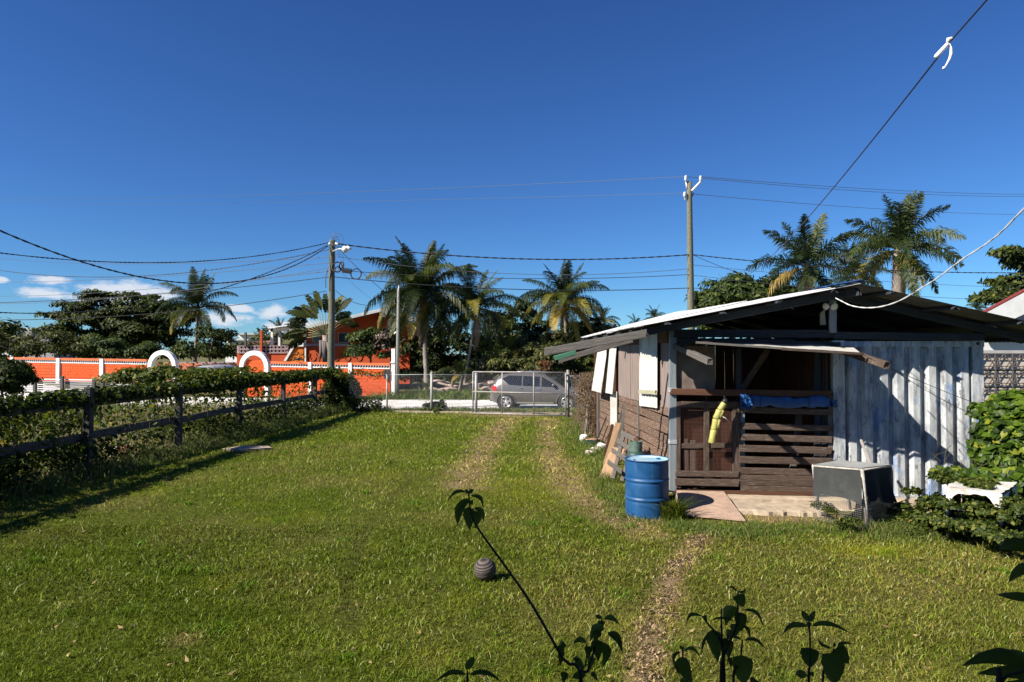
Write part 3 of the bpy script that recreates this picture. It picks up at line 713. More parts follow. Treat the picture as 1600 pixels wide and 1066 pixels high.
# ---- shipping container
cont = empty('shipping_container', tuple(F(1420, 785)), 'old white and blue steel shipping container standing under the shed roof', 'shipping container')
cz0, cz1 = .03, 2.46
cl0 = F(1301, 600); cr0 = F(1536.5, 600); cl0.z = cr0.z = 0; CW = (cr0 - cl0).length
def CB(x, d, z): p = cl0 + FD * x + FN * d; p.z = z; return p
def cbox(name, x0, x1, d0, d1, z0, z1, mat=CONTM, par=None):
    m = MB(); m.add([CB(x0, d0, z0), CB(x1, d0, z0), CB(x1, d1, z0), CB(x0, d1, z0), CB(x0, d0, z1), CB(x1, d0, z1), CB(x1, d1, z1), CB(x0, d1, z1)],
                    [(0, 1, 2, 3), (7, 6, 5, 4), (4, 5, 1, 0), (5, 6, 2, 1), (6, 7, 3, 2), (7, 4, 0, 3)]); return m.build(name, mat, par or cont)
cbox('corner_post', 0, .165, .03, -.14, cz0 + .10, cz1 - .10); cbox('corner_post', CW - .15, CW, .02, -.14, cz0 + .10, cz1 - .10)
cbox('top_rail', .165, CW - .15, .015, -.08, cz1 - .10, cz1 - .012); cbox('bottom_rail', .165, CW - .15, .015, -.08, cz0 + .012, cz0 + .13)
for x0 in (0, CW - .17):
    for z0 in (cz0, cz1 - .10):
        cc = cbox('corner_casting', x0 - .004, x0 + .174, .035, -.15, z0, z0 + .10)
        m = MB(); c_ = CB(x0 + .085, .0365, z0 + .05)
        m.lathe(c_, [(0, 0), (.022, 0), (.026, .001)], 12, False, axis=FN); m.build('casting_hole', BLACK, cc)
corr_sheet('end_panel', CB(.165, -.025, cz0 + .13), CB(CW - .15, -.025, cz0 + .13), CB(.165, -.025, cz1 - .10), CB(CW - .15, -.025, cz1 - .10), 8, .034, CONTM, cont, trap=True)
corr_sheet('side_panel', CB(.03, -6.1, cz0 + .05), CB(.03, -.1, cz0 + .05), CB(.03, -6.1, cz1 - .03), CB(.03, -.1, cz1 - .03), 22, .022, CONTM, cont, trap=True)
corr_sheet('side_panel', CB(CW - .03, -.1, cz0 + .05), CB(CW - .03, -6.1, cz0 + .05), CB(CW - .03, -.1, cz1 - .03), CB(CW - .03, -6.1, cz1 - .03), 22, .022, CONTM, cont, trap=True)
cbox('container_roof', .02, CW - .02, -.06, -6.1, cz1 - .06, cz1 - .02); cbox('rear_end', .02, CW - .02, -6.1, -6.16, cz0, cz1)
for k, (x_, z_) in enumerate(((1.0, .05), (CW - .25, .05))): pass
m = MB(); 
for x_ in (.2, 1.05, CW - .3):
    a = CB(x_ - .18, .02, -.06); m.add([CB(x_ - .18, .0, -.06), CB(x_ + .18, .0, -.06), CB(x_ + .18, -.3, -.06), CB(x_ - .18, -.3, -.06), CB(x_ - .18, .0, cz0), CB(x_ + .18, .0, cz0), CB(x_ + .18, -.3, cz0), CB(x_ - .18, -.3, cz0)],
        [(0, 1, 2, 3), (7, 6, 5, 4), (4, 5, 1, 0), (5, 6, 2, 1), (6, 7, 3, 2), (7, 4, 0, 3)])
m.build('footing', CONC, cont)

# ---- blue tarpaulin rolled up on the slats
m = MB(); a, b_ = F(1172, 628, .10), F(1296, 629, .10); n = 26; pts = []; rs = []
for i in range(n + 1):
    t = i / n; p = a.lerp(b_, t) + Vector((0, 0, .012 * math.sin(t * 9) + .006 * math.sin(t * 31))); pts.append(p); rs.append(.080 + .010 * math.sin(t * 17) + .006 * math.sin(t * 43))
m.tube(pts, rs, 14); tr_ = MB()
for v_ in m.v:
    v_ = Vector(v_); ax = a + (b_ - a) * max(0, min(1, (v_ - a).dot(b_ - a) / (b_ - a).length_squared)); dv = v_ - ax
    v_ = ax + Vector((dv.x, dv.y * .5, dv.z * 1.0)); tr_.v.append(tuple(v_))
tr_.f, tr_.sm, tr_.mi = m.f, m.sm, m.mi
# crumpled tail, lit
def crumple(c_, sx, sz, n, seed):
    r2 = random.Random(seed); g = []
    for j in range(n + 1):
        for i in range(n + 1): g.append(c_ + FD * ((i / n - .5) * sx + r2.uniform(-.012, .012)) + FN * (r2.uniform(-.035, .035) + .03 * math.sin(i * 1.7 + j)) + Vector((0, 0, (j / n - .5) * sz + r2.uniform(-.012, .012))))
    return g, [(j * (n + 1) + i, j * (n + 1) + i + 1, (j + 1) * (n + 1) + i + 1, (j + 1) * (n + 1) + i) for j in range(n) for i in range(n)]
g, f = crumple(F(1165, 627, .20), .13, .20, 6, 3); tr_.add(g, f, False); g, f = crumple(F(1169, 634, .22), .10, .12, 5, 9); tr_.add(g, f, False)
g, f = crumple(F(1302, 631, .09), .12, .10, 5, 12); tr_.add(g, f, False)
o = tr_.build('blue_tarp', TARPB); tag(o, 'blue tarpaulin rolled up along the top of the shed slats', 'tarpaulin')
for x_ in (1187, 1262):
    m = MB(); c_ = F(x_, 628.5, .10); m.tube([c_ + Vector((0, .06 * math.cos(t), .098 * math.sin(t))) for t in [2 * PI * k / 14 for k in range(14)]], .004, 4, close=True); m.build('tie_cord', BLACK, o)
m = MB()
q = [R0 + Vector((-.38, 0, -.03)), R0 + Vector((.02, -.02, .045)), R0 + Vector((.12, -.02, .03))]
vs_ = []
for k in range(7):
    for p in q: vs_.append(p + Vector((0, k * .12, .012 * math.sin(k * 2.1) + .012 + (R1.z - R0.z) / 9 * k * .12)))
m.add(vs_, [(k * 3 + i, k * 3 + i + 1, k * 3 + 4 + i, k * 3 + 3 + i) for k in range(6) for i in range(2)]); o = m.build('ridge_tarp', TARPB); tag(o, 'small scrap of blue tarp lying over the shed ridge', 'tarpaulin')

# ---- yellow segmented bamboo length hanging beside the door
YEL = mat_plain('yellow_bamboo', (.38, .35, .10), .45, 0, .22, 9, dirt=(.25, .26, .07), dirtamt=.6, bump=.1)
bam = empty('bamboo_length', tuple(F(1112, 693, .22)), 'yellow green length of bamboo hanging in front of the shed door', 'bamboo pole')
pp = [F(1112, 693, .22), F(1116, 672, .22), F(1119, 655, .23), F(1125, 641, .23), F(1132, 630, .23)]
for i in range(4):
    a, b_ = pp[i], pp[i + 1]; L = (b_ - a).length; m = MB(); r0 = (.052, .05, .052, .045)[i]
    m.tube([a, a.lerp(b_, .08), a.lerp(b_, .5), a.lerp(b_, .92), b_], [r0 * .9, r0 * 1.05, r0 * .97, r0 * 1.03, r0 * .9], 14); m.build('bamboo_segment', YEL, bam)
    if i in (1, 2): m = MB(); m.tube([a.lerp(b_, .2) + FD * .045 + FN * .02, a.lerp(b_, 1.0) + FD * .04 + FN * .02], .028, 8); m.build('bamboo_segment', YEL, bam)
m = MB(); m.tube([pp[4], F(1134, 624, .2)], [.05, .035], 12); m.build('end_cap', BLACK, bam)
m = MB(); m.tube([F(1134, 625, .2), F(1130, 617, .06)], .006, 5); m.tube([F(1126, 650, .26), F(1133, 653, .26), F(1139, 659, .25)], .006, 5); m.build('cord', WHITE, bam)

# ---- flood light under the ridge
fl_ = empty('flood_light', tuple(F(1301, 476, .16)), 'twin white security lamp under the shed ridge on the king post', 'security light')
m = MB(); m.lathe(F(1300, 474, .14), [(0, 0), (.05, 0), (.05, .03), (0, .035)], 16, axis=FN); m.build('base', WHITE, fl_)
LENS = mat_plain('lamp_glass', (.55, .52, .42), .2, 0, .1, 8)
for (x_, ax) in ((1301.5, FN + Vector((.15, 0, -.35))), (1293.5, FN * .5 + Vector((-.9, 0, -.2)))):
    m = MB(); ax = ax.normalized(); m.lathe(F(x_, 478, .20), [(0, -.03), (.025, -.03), (.045, .03), (.055, .05), (.05, .055)], 16, axis=ax); hd = m.build('lamp_head', WHITE, fl_)
    m = MB(); m.lathe(F(x_, 478, .20), [(.049, .051), (.03, .058), (0, .060)], 16, axis=ax); m.build('lens', LENS, hd)
cable('lamp_cord', [F(1297, 470, .12), F(1290, 463, .12), F(1298, 458, .12), F(1303, 466, .13)], .006, BLACK, fl_)
o = cable('hanging_rag', [F(1286, 508, -.2), F(1285, 490, -.2), F(1289, 484, -.2)], [.05, .04, .01], WSHEET, None, 8); tag(o, 'pale rag hanging in the dark beside the king post', 'rag')
# ================================================================== YARD THINGS
# ---- blue steel drum
DRUM = mat_plain('blue_enamel', (.008, .066, .185), .45, 0, .15, 4, dirt=(.10, .13, .17), dirtamt=.5, bump=.03)
dc = Vector((1.895, 9.64, -.02)); r0 = .305
_b = NB('worn_blue_enamel'); _v = _b.tc(); _n = _b.noise(_v, 4, 6, .6); _s = _b.noise(_b.mapp(_v, (7, 7, .6)), 2.2, 7, .75); _r = _b.noise(_v, 11, 8, .8)
_c = _b.ramp(_n, [(.3, (.006, .052, .150)), (.7, (.011, .080, .215))]); _c = _b.mix(_b.ramp(_s, [(.56, 0.0), (.66, .55)]), _c, (.10, .14, .19)); _c = _b.mix(_b.ramp(_r, [(.64, 0.0), (.68, .9)]), _c, (.10, .045, .02))
_b.set(_c, _b.ramp(_n, [(.3, .35), (.7, .6)]), 0, .4); _b.bump(_n, .12, .03); DRUM = _b.m
drum = empty('steel_drum', tuple(dc), 'blue steel drum standing on the grass by the shed corner', 'drum')
prof = [(0, .02), (r0 * .96, .02), (r0, .0)]
for z in np.linspace(0, .80, 60):
    rr_ = r0 - .006
    for zc in (.27, .53): rr_ += .013 * math.exp(-((z - zc) / .014) ** 2) - .006 * math.exp(-((z - zc - .03) / .012) ** 2) - .006 * math.exp(-((z - zc + .03) / .012) ** 2)
    prof.append((rr_, float(z)))
prof += [(r0 + .006, .797), (r0 + .008, .806), (r0 + .002, .812), (r0 - .006, .806)]
m = MB(); m.lathe(dc, prof, 48); m.build('barrel_wall', DRUM, drum)
m = MB(); m.lathe(dc, [(r0 - .006, .806), (r0 - .010, .790), (r0 * .6, .788), (0, .787)], 48); lid = m.build('lid', mat_plain('faded_lid', (.22, .38, .48), .5, 0, .2, 6, dirt=(.45, .47, .45), dirtamt=.8), drum)
m = MB(); m.lathe(dc + Vector((.17, .05, .787)), [(0, .02), (.03, .02), (.034, 0)], 14); m.lathe(dc + Vector((-.18, -.04, .787)), [(0, .014), (.016, .014), (.018, 0)], 12); m.build('bung', DRUM, lid)
# ---- green gas cylinder
GRN = mat_plain('green_enamel', (.022, .055, .042), .5, 0, .15, 6, dirt=(.14, .17, .14), dirtamt=.5, bump=.05)
gc = Vector((1.885, 10.42, 0)); gas = empty('gas_cylinder', tuple(gc), 'green gas cylinder with valve collar standing behind the blue drum', 'gas cylinder')
m = MB(); m.lathe(gc, [(.11, 0), (.12, .05), (.145, .08), (.15, .12), (.15, .68), (.14, .73), (.11, .775), (.05, .80), (0, .802)], 32); m.build('tank', GRN, gas)
GR2 = mat_plain('pale_green_enamel', (.065, .12, .095), .5, 0, .2, 8, dirt=(.25, .27, .24), dirtamt=.5)
m = MB(); vs_ = []; n = 22
for i in range(n + 1):
    t = .5 + (2 * PI - 1.0) * i / n
    for (rr_, z) in ((.098, .77), (.100, .93), (.094, .93), (.092, .77)): vs_.append(gc + Vector((rr_ * math.sin(t), rr_ * math.cos(t), z)))
m.add(vs_, [(i * 4 + k, i * 4 + (k + 1) % 4, (i + 1) * 4 + (k + 1) % 4, (i + 1) * 4 + k) for i in range(n) for k in range(4)], False); m.build('collar', GR2, gas)
m = MB(); m.lathe(gc + Vector((0, 0, .80)), [(.02, 0), (.02, .06), (.035, .065), (.035, .09), (0, .092)], 12); m.build('valve', STEELG, gas)

# ---- boards, pallet and sticks leaning on the side wall
def lean(name, label, cat, a, b_, w, h, mat, up, grp=None, k=None):
    o = plank(name, a, b_, w, h, mat, None, up=up, k=k); tag(o, label, cat, grp); return o
UPX = Vector((.5, -.85, .2))
lean('leaning_board', 'short wide raw wood board leaning at the very front of the scrap timber', 'board', G(946, 748, 0), W(966, 701, 12.95), .022, .26, WOODN, Vector((.9, -.35, 0)), k=0)
lean('leaning_board', 'long narrow reddish board leaning between the pallet and dark sticks', 'board', G(946, 728, 0), W(966, 661, 13.7), .022, .11, WOODN, Vector((.9, -.3, 0)), k=1)
lean('leaning_board', 'pale grey plank leaning highest against the shed boards', 'board', G(957, 722, 0), W(981.5, 629, 14.05), .035, .10, WOODG, Vector((.9, -.3, 0)), k=2)
lean('leaning_board', 'thin dark edged plank leaning just behind the pale grey plank', 'board', G(955, 716, 0), W(975, 632, 14.3), .03, .06, WOODG, Vector((.9, -.3, 0)), k=3)
lean('leaning_pole', 'dark charred pole leaning left of the reddish board', 'pole', G(944, 716, 0), W(957, 664, 14.6), .06, .06, WOODR, Vector((.9, -.3, 0)), k=0)
lean('leaning_stick', 'thin bent stick leaning nearest the green tub', 'stick', G(929, 697, 0), W(950, 646, 16.2), .03, .03, WOOD, Vector((.9, -.3, 0)), k=2)
lean('leaning_stick', 'thin straight stick leaning right of the bent stick', 'stick', G(937, 697, 0), W(950, 664, 15.6), .028, .03, WOODN, Vector((.9, -.3, 0)), k=2)
pal = empty('broken_pallet', tuple(G(960, 745)), 'broken grey wooden pallet leaning behind the gas cylinder and drum', 'pallet')
PY = 12.1
for (x0, y0, x1, y1) in ((971, 676, 996, 690), (964, 688, 988, 704), (956, 703, 980, 719), (950, 722, 972, 738)):
    plank('slat', W(x0, y0, PY), W(x1, y1, PY - .35), .02, .085, WOODG, pal, up=(0, -.3, 1))
for (x0, y0, x1, y1) in ((958, 748, 975, 677), (972, 752, 991, 688)):
    plank('runner', W(x0, y0, PY - .15), W(x1, y1, PY + .1), .045, .07, WOODG, pal, up=(1, -.6, 0))
plank('block', W(993, 684, PY - .3), W(998, 690, PY - .32), .08, .08, WOODR, pal)
STONE = mat_plain('pale_stone', (.46, .42, .36), .9, 0, .25, 6, dirt=(.25, .22, .18), dirtamt=.5, bump=.4)
def rock(c_, r, label, name='stone', sq=.6, seed=0, mat=STONE, cat='stone', group=None):
    bm = bmesh.new(); bmesh.ops.create_icosphere(bm, subdivisions=2, radius=1); r2 = random.Random(seed)
    for v_ in bm.verts:
        f = 1 + r2.uniform(-.14, .14); v_.co = Vector((v_.co.x * f * r, v_.co.y * f * r * .8, v_.co.z * f * r * sq))
    me = bpy.data.meshes.new(name); bm.to_mesh(me); bm.free(); o = obj(name, me, mat, None, Matrix.Translation(c_)); tag(o, label, cat, group); return o
rock(G(922, 710) + Vector((0, 0, .04)), .16, 'flat pale stone lying front of the leaning dark pole', seed=1, sq=.3)
rock(G(931, 706) + Vector((0, 0, .05)), .15, 'buff stone between the flat stone and dark pole', seed=2, sq=.4)
rock(G(940, 702) + Vector((0, 0, .07)), .12, 'white block stone beside the foot of the dark pole', seed=3, sq=.7, mat=WHITE)
rock(G(912, 693) + Vector((0, 0, .12)), .11, 'round white plastic float left of the green tub', 'float', 1.1, 4, WHITE, 'float')
tub = empty('plant_tub', tuple(G(926, 697)), 'low dark green tub beside the shed back corner', 'tub')
m = MB(); c_ = G(926, 697); q = [(-.17, -.1), (.17, -.1), (.17, .1), (-.17, .1)]
m.add([c_ + Vector((x * .85, y * .85, 0)) for x, y in q] + [c_ + Vector((x, y, .17)) for x, y in q], [(3, 2, 1, 0), (0, 1, 5, 4), (1, 2, 6, 5), (2, 3, 7, 6), (3, 0, 4, 7)]); m.build('tub_body', GRN, tub)
m = MB(); m.tube([c_ + Vector((x, y, .17)) for x, y in q], .012, 5, close=True); m.build('rim', WOODN, tub)
m = MB(); m.lathe(c_ + Vector((.03, .02, .14)), [(.13, 0), (.08, .05), (0, .06)], 10); m.build('soil', mat_plain('soil', (.20, .13, .08), .95, 0, .3, 15), tub)

# ---- ball
b = NB('wound_ball'); t = b.mapp(b.tc(), (1, 1, 1)); w = b.n.new('ShaderNodeTexWave'); b.l.new(t, w.inputs['Vector']); w.inputs['Scale'].default_value = 14; w.inputs['Distortion'].default_value = .6; w.bands_direction = 'Z'
n1 = b.noise(t, 18, 5, .7); c = b.ramp(b.math('MULTIPLY_ADD', n1, .5, b.math('MULTIPLY', w.outputs[1], .6)), [(.28, (.024, .019, .016)), (.5, (.06, .048, .042)), (.8, (.12, .10, .09))]); b.set(c, .75, 0, .25); b.bump(n1, .3, .005)
bm = bmesh.new(); bmesh.ops.create_uvsphere(bm, u_segments=64, v_segments=72, radius=.112)
for v_ in bm.verts:
    zz = math.asin(max(-1, min(1, v_.co.z / .112))); a_ = math.atan2(v_.co.y, v_.co.x)
    k_ = zz * 11 + .5 * math.sin(a_ * 2 + 1); v_.co *= 1 - .018 * max(0, math.cos(k_)) ** 4
me = bpy.data.meshes.new('ball'); bm.to_mesh(me); bm.free(); me.polygons.foreach_set('use_smooth', [True] * len(me.polygons)); me.update()
c_ = G(758, 907); o = obj('ball', me, MATS['wound_ball'], None, Matrix.Translation(c_ + Vector((0, 0, .108))) @ Euler((R(12), R(-14), R(20))).to_matrix().to_4x4()); tag(o, 'grey brown ribbed ball lying on the lawn', 'ball')

# ---- grey cloth covered hutch on pole legs
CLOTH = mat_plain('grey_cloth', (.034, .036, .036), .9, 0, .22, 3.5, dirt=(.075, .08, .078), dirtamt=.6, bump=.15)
CLOTHT = mat_plain('pale_cloth_top', (.26, .27, .26), .9, 0, .15, 5, dirt=(.2, .2, .2), dirtamt=.4)  # cloth top in a paler grey than the sides
TY = 9.0
hut = empty('covered_cage', tuple(G(1340, 815)), 'grey cloth covered cage on pale pole legs beside the container', 'cage')
fl0 = W(1271, 726, 9.15); fr0 = W(1347, 732, 8.55); bl0 = W(1312, 719, 9.75); br0 = W(1393, 726, 9.1)
zt = (fl0.z + fr0.z) / 2
def cl_face(name, a, b_, drop_a, drop_b, mat, nx=14, nz=8, wob=.02, seed=0, n_=None, flare=0):
    r2 = random.Random(seed); d = (b_ - a); nrm = Vector((d.y, -d.x, 0)).normalized(); vs_ = []
    for j in range(nz + 1):
        for i in range(nx + 1):
            s, t = i / nx, j / nz; dr_ = drop_a + (drop_b - drop_a) * s + .02 * math.sin(s * 7 + seed)
            p = a.lerp(b_, s) - Vector((0, 0, dr_ * t)); p += nrm * (wob * t * (math.sin(s * 14 + seed) * .7 + math.sin(s * 31 + seed * 2) * .3) + flare * t * t)
            vs_.append(p)
    m = MB(); m.add(vs_, [((j + 1) * (nx + 1) + i, (j + 1) * (nx + 1) + i + 1, j * (nx + 1) + i + 1, j * (nx + 1) + i) for j in range(nz) for i in range(nx)], True); return m.build(name, mat, hut)
m = MB(); q = [fl0, fr0, br0, bl0]; nx = 8; vs_ = []
for j in range(nx + 1):
    for i in range(nx + 1):
        p = fl0.lerp(fr0, i / nx).lerp(bl0.lerp(br0, i / nx), j / nx); s = math.sin(i / nx * PI) * math.sin(j / nx * PI); vs_.append(p + Vector((0, 0, -.035 * s)))
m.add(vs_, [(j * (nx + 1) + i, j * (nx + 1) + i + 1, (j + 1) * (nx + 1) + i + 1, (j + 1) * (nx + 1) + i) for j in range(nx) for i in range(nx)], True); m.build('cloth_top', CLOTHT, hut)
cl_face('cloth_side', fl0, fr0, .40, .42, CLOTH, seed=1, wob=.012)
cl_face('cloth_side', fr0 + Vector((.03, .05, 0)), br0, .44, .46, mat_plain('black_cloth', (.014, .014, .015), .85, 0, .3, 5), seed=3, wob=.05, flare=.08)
cl_face('cloth_side', bl0, fl0, .4, .4, CLOTH, seed=5)
PALEP = mat_wood('pale_pole', (.42, .39, .35), (.26, .24, .21), light=(.6, .58, .55), lightamt=.4)
for (p, gx, gy) in ((fl0, 1279, 806), (fr0, 1356, 836), (bl0, 1330, 800), (br0, 1392, 815)):
    g_ = G(gx, gy, -.02); m = MB(); m.tube([g_, g_.lerp(p, .4) + Vector((.006, 0, 0)), p - Vector((0, 0, .01))], [.022, .024, .021], 8); m.build('leg', PALEP, hut)
m = MB(); m.tube([fl0 - Vector((0, 0, .02)), fr0 - Vector((0, 0, .02)), br0 - Vector((0, 0, .02)), bl0 - Vector((0, 0, .02))], .015, 6, close=True); m.build('top_frame', PALEP, hut)
m = MB(); d0 = .44
for (a, b_) in ((fl0, fr0), (fr0, br0)):
    n = int((b_ - a).length / .03)
    for i in range(n + 1):
        p = a.lerp(b_, i / n); m.beam(p - Vector((0, 0, .38)), Vector((p.x, p.y, .06)), .002, .002)
    for k in range(14):
        z = zt - .40 - k * .026
        if z > .06: m.beam(Vector((a.x, a.y, z)), Vector((b_.x, b_.y, z)), .002, .002)
o = m.build('wire_mesh', mat_plain('grey_wire', (.30, .30, .29), .5, .5, .1, 20), hut); o['kind'] = 'stuff'
m = MB(); p = W(1345, 740, 8.62); m.beam(p + Vector((.02, .1, .0)), p + Vector((.03, .12, -.38)), .01, .05); m.build('blue_bucket_edge', TARPB, hut)
o = plank('leaning_pole', W(1362, 733, 9.35), W(1345.5, 688, 9.75), .03, .03, PALEP, None, up=FD); tag(o, 'pale broom stick resting on the grey covered cage', 'stick')

# ---- white enamel appliance under the vines
APP = mat_plain('chipped_enamel', (.60, .59, .55), .4, 0, .08, 6, dirt=(.22, .09, .035), dirtamt=.85, bump=.05)
ap = empty('old_stove', tuple(G(1530, 825)), 'rusty white enamel appliance body overgrown by the vine', 'appliance')
a0, a1, a2, a3 = W(1478, 764, 8.3), W(1565, 766, 7.95), W(1590, 748, 8.45), W(1498, 748, 8.85)
m = MB(); T_ = [a0, a1, a2, a3]; zt_ = a0.z
for i, p in enumerate(T_): T_[i] = Vector((p.x, p.y, zt_ + (.030, .012, .05, .0)[i]))
vs_ = []; nn_ = 8; r3 = random.Random(2)
for j in range(nn_ + 1):
    for i in range(nn_ + 1):
        e = .012 if i in (0, nn_) or j in (0, nn_) else 0
        vs_.append(T_[0].lerp(T_[1], i / nn_).lerp(T_[3].lerp(T_[2], i / nn_), j / nn_) + Vector((r3.uniform(-e, e), r3.uniform(-e, e), r3.uniform(-.010, .010) - .03 * math.exp(-((i - 5) ** 2 + (j - 3) ** 2) / 3))))
k9 = nn_ + 1; m.add(vs_, [(j * k9 + i, j * k9 + i + 1, (j + 1) * k9 + i + 1, (j + 1) * k9 + i) for j in range(nn_) for i in range(nn_)], True); m.build('top_panel', APP, ap)
m = MB(); q0, q1 = T_[0] + Vector((0, -.01, .0)), T_[1] + Vector((0, -.01, .0)); top_, bot_ = [], []
for i in range(15): t = i / 14; p = q0.lerp(q1, t); top_.append(p); bot_.append(p - Vector((0, 0, .05 + .16 * max(0, 1 - t * 5) + .20 * max(0, t * 4 - 3) + r3.uniform(-.012, .018))))
m.add(top_ + bot_, [(i, i + 15, i + 16, i + 1) for i in range(14)], False); m.build('front_panel', APP, ap)
m = MB(); m.poly([T_[1] - Vector((0, 0, .04)), T_[2] - Vector((0, 0, .04)), T_[2] - Vector((0, 0, zt_ + .02)), T_[1] - Vector((0, 0, zt_ + .02))], (-.03, 0, 0)); m.build('side_panel', APP, ap)
m = MB(); m.poly([T_[0] - Vector((0, 0, .04)), T_[3] - Vector((0, 0, .04)), T_[3] - Vector((0, 0, zt_ + .02)), T_[0] - Vector((0, 0, zt_ + .02))], (.03, 0, 0)); m.build('side_panel', APP, ap)
m = MB(); m.poly([T_[3] + Vector((.04, 0, -.04)), T_[2] + Vector((-.04, 0, -.04)), T_[2] + Vector((-.04, 0, -zt_)), T_[3] + Vector((.04, 0, -zt_))], (0, -.02, 0)); m.build('back_panel', DARKR, ap)
for i in range(3): m = MB(); p = T_[0].lerp(T_[1], .3 + .2 * i) - Vector((0, -.02, .3)); plank('rack_bar', Vector((T_[0].x + .05, T_[0].y, .15 + .12 * i)), Vector((T_[1].x - .05, T_[1].y, .15 + .12 * i)), .015, .015, STEELG, ap)
lidp = [W(1490, 770, 8.2), W(1498, 748, 8.75), W(1540, 745, 8.6), W(1532, 768, 8.1)]
# stone slab by the fence
m = MB(); c_ = G(390, 703); m.poly([c_ + Vector(v_) for v_ in ((-.55, -.2, .0), (-.1, -.38, .0), (.55, -.05, .0), (.3, .3, .0), (-.35, .25, .0))], (0, 0, .06)); o = m.build('concrete_slab', CONC); tag(o, 'flat broken concrete slab on the lawn edge near the rail fence', 'slab')
m = MB(); m.lathe(G(640, 600) * 0 + Vector((0, 0, -50)), [(0, 0), (.01, 0), (0, .01)], 4)
# ================================================================== FENCES, WIRES, ROADSIDE
def heart_leaf(n):
    """unit leaf: 8 verts, 6 tris, folded along the midrib; x along, y across, z up"""
    v = np.array([[0, 0, 0], [.12, .30, .05], [.42, .42, .07], [.78, .20, .02], [1.05, 0, -.10], [.78, -.20, .02], [.42, -.42, .07], [.12, -.30, .05], [.45, 0, -.02]])
    q = np.array([[0, 1, 8], [1, 2, 8], [2, 3, 8], [3, 4, 8], [4, 5, 8], [5, 6, 8], [6, 7, 8], [7, 0, 8]]); return v, q
def small_leaf(n):
    v = np.array([[0, 0, 0], [.45, .24, .06], [1, 0, -.05], [.45, -.24, .06]]); q = np.array([[0, 1, 2], [0, 2, 3]]); return v, q
def wide_leaf(n):
    v = np.array([[0, 0, 0], [.3, .34, .06], [.75, .24, .03], [1.02, 0, -.06], [.75, -.24, .03], [.3, -.34, .06]]); q = np.array([[0, 1, 5], [1, 2, 5], [2, 4, 5], [2, 3, 4]]); return v, q
def leaf_mesh(name, P, size, tint, shape=small_leaf, up=.5, droop=.3, normals=None, jit=.5):
    """one mesh of many leaves; P (n,3), size (n,), tint (n,)"""
    n = len(P); v, q = shape(0); k = len(v)
    yaw = RNG.random(n) * 2 * PI; pitch = -droop + (RNG.random(n) - .5) * 1.6 * jit * 2; roll = (RNG.random(n) - .5) * 2.2
    cy, sy, cp, sp_, cr, sr_ = np.cos(yaw), np.sin(yaw), np.cos(pitch), np.sin(pitch), np.cos(roll), np.sin(roll)
    ax = np.stack([cy * cp, sy * cp, sp_], -1); ay0 = np.stack([-sy, cy, 0 * sy], -1); az0 = np.cross(ax, ay0)
    ay = ay0 * cr[:, None] + az0 * sr_[:, None]; az_ = np.cross(ax, ay)
    if normals is not None:                                    # leaves turn their faces outwards
        nn = normals + (RNG.random((n, 3)) - .5) * jit * 2; nn /= np.linalg.norm(nn, axis=1)[:, None]
        r_ = RNG.normal(size=(n, 3)); r_[:, 2] -= droop * 1.5; ax = r_ - nn * (r_ * nn).sum(1)[:, None]; ax /= np.linalg.norm(ax, axis=1)[:, None]; ay = np.cross(nn, ax); az_ = nn
    co = P[:, None, :] + size[:, None, None] * (v[None, :, 0:1] * ax[:, None] + v[None, :, 1:2] * ay[:, None] + v[None, :, 2:3] * az_[:, None])
    f = (q[None] + (np.arange(n) * k)[:, None, None]).reshape(-1, q.shape[1])
    me = np_mesh(name, co.reshape(-1, 3), f); put_attr(me, 'tint', np.repeat(tint, k)); return me
VINE = mat_leaf('vine_leaf', [(0, (.014, .022, .004)), (.45, (.040, .060, .009)), (.8, (.095, .125, .016)), (.93, (.18, .18, .02)), (1, (.38, .28, .03))], .42)
VINEB = mat_leaf('bright_vine_leaf', [(0, (.018, .038, .004)), (.5, (.060, .115, .010)), (.88, (.12, .19, .018)), (1, (.26, .26, .03))], .4, rough=.42)
SCRUB = mat_leaf('scrub_leaf', [(0, (.018, .032, .005)), (.5, (.065, .095, .014)), (.85, (.14, .16, .028)), (1, (.30, .24, .06))], .4)
DRYV = mat_leaf('dry_vine', [(0, (.05, .03, .016)), (.6, (.13, .08, .045)), (1, (.24, .17, .09))], .2)
STEM = mat_plain('green_stem', (.07, .06, .03), .8, 0, .3, 8)

# ---- rail fence down the left side
def fx(y): return -7.87 + .038 * (y - 12.7)
fence = empty('rail_fence', (fx(12.7), 12.7, 0), 'weathered grey timber rail fence down the left side of the lawn', 'fence')
py_ = [3.0, 6.2, 9.45, 12.7, 15.9, 19.1, 22.4, 25.6, 28.3]
for i, y in enumerate(py_):
    h = 1.60 + (.02 if i % 2 else -.03)
    plank('post', Vector((fx(y), y, -.05)), Vector((fx(y) + .01, y, h)), .13, .13, WOODF, fence, up=(0, 1, 0))
for i in range(len(py_) - 1):
    ya, yb = py_[i], py_[i + 1]
    for (h, hh) in ((1.36, .17), (.72, .15)):
        a = Vector((fx(ya) - .08, ya - .05, h + random.uniform(-.02, .02))); b_ = Vector((fx(yb) - .08, yb + .05, h + random.uniform(-.02, .02)))
        if i >= len(py_) - 2: a.z += .06; b_.z += .06
        plank('rail', a, b_, .04, hh, WOODF, fence)
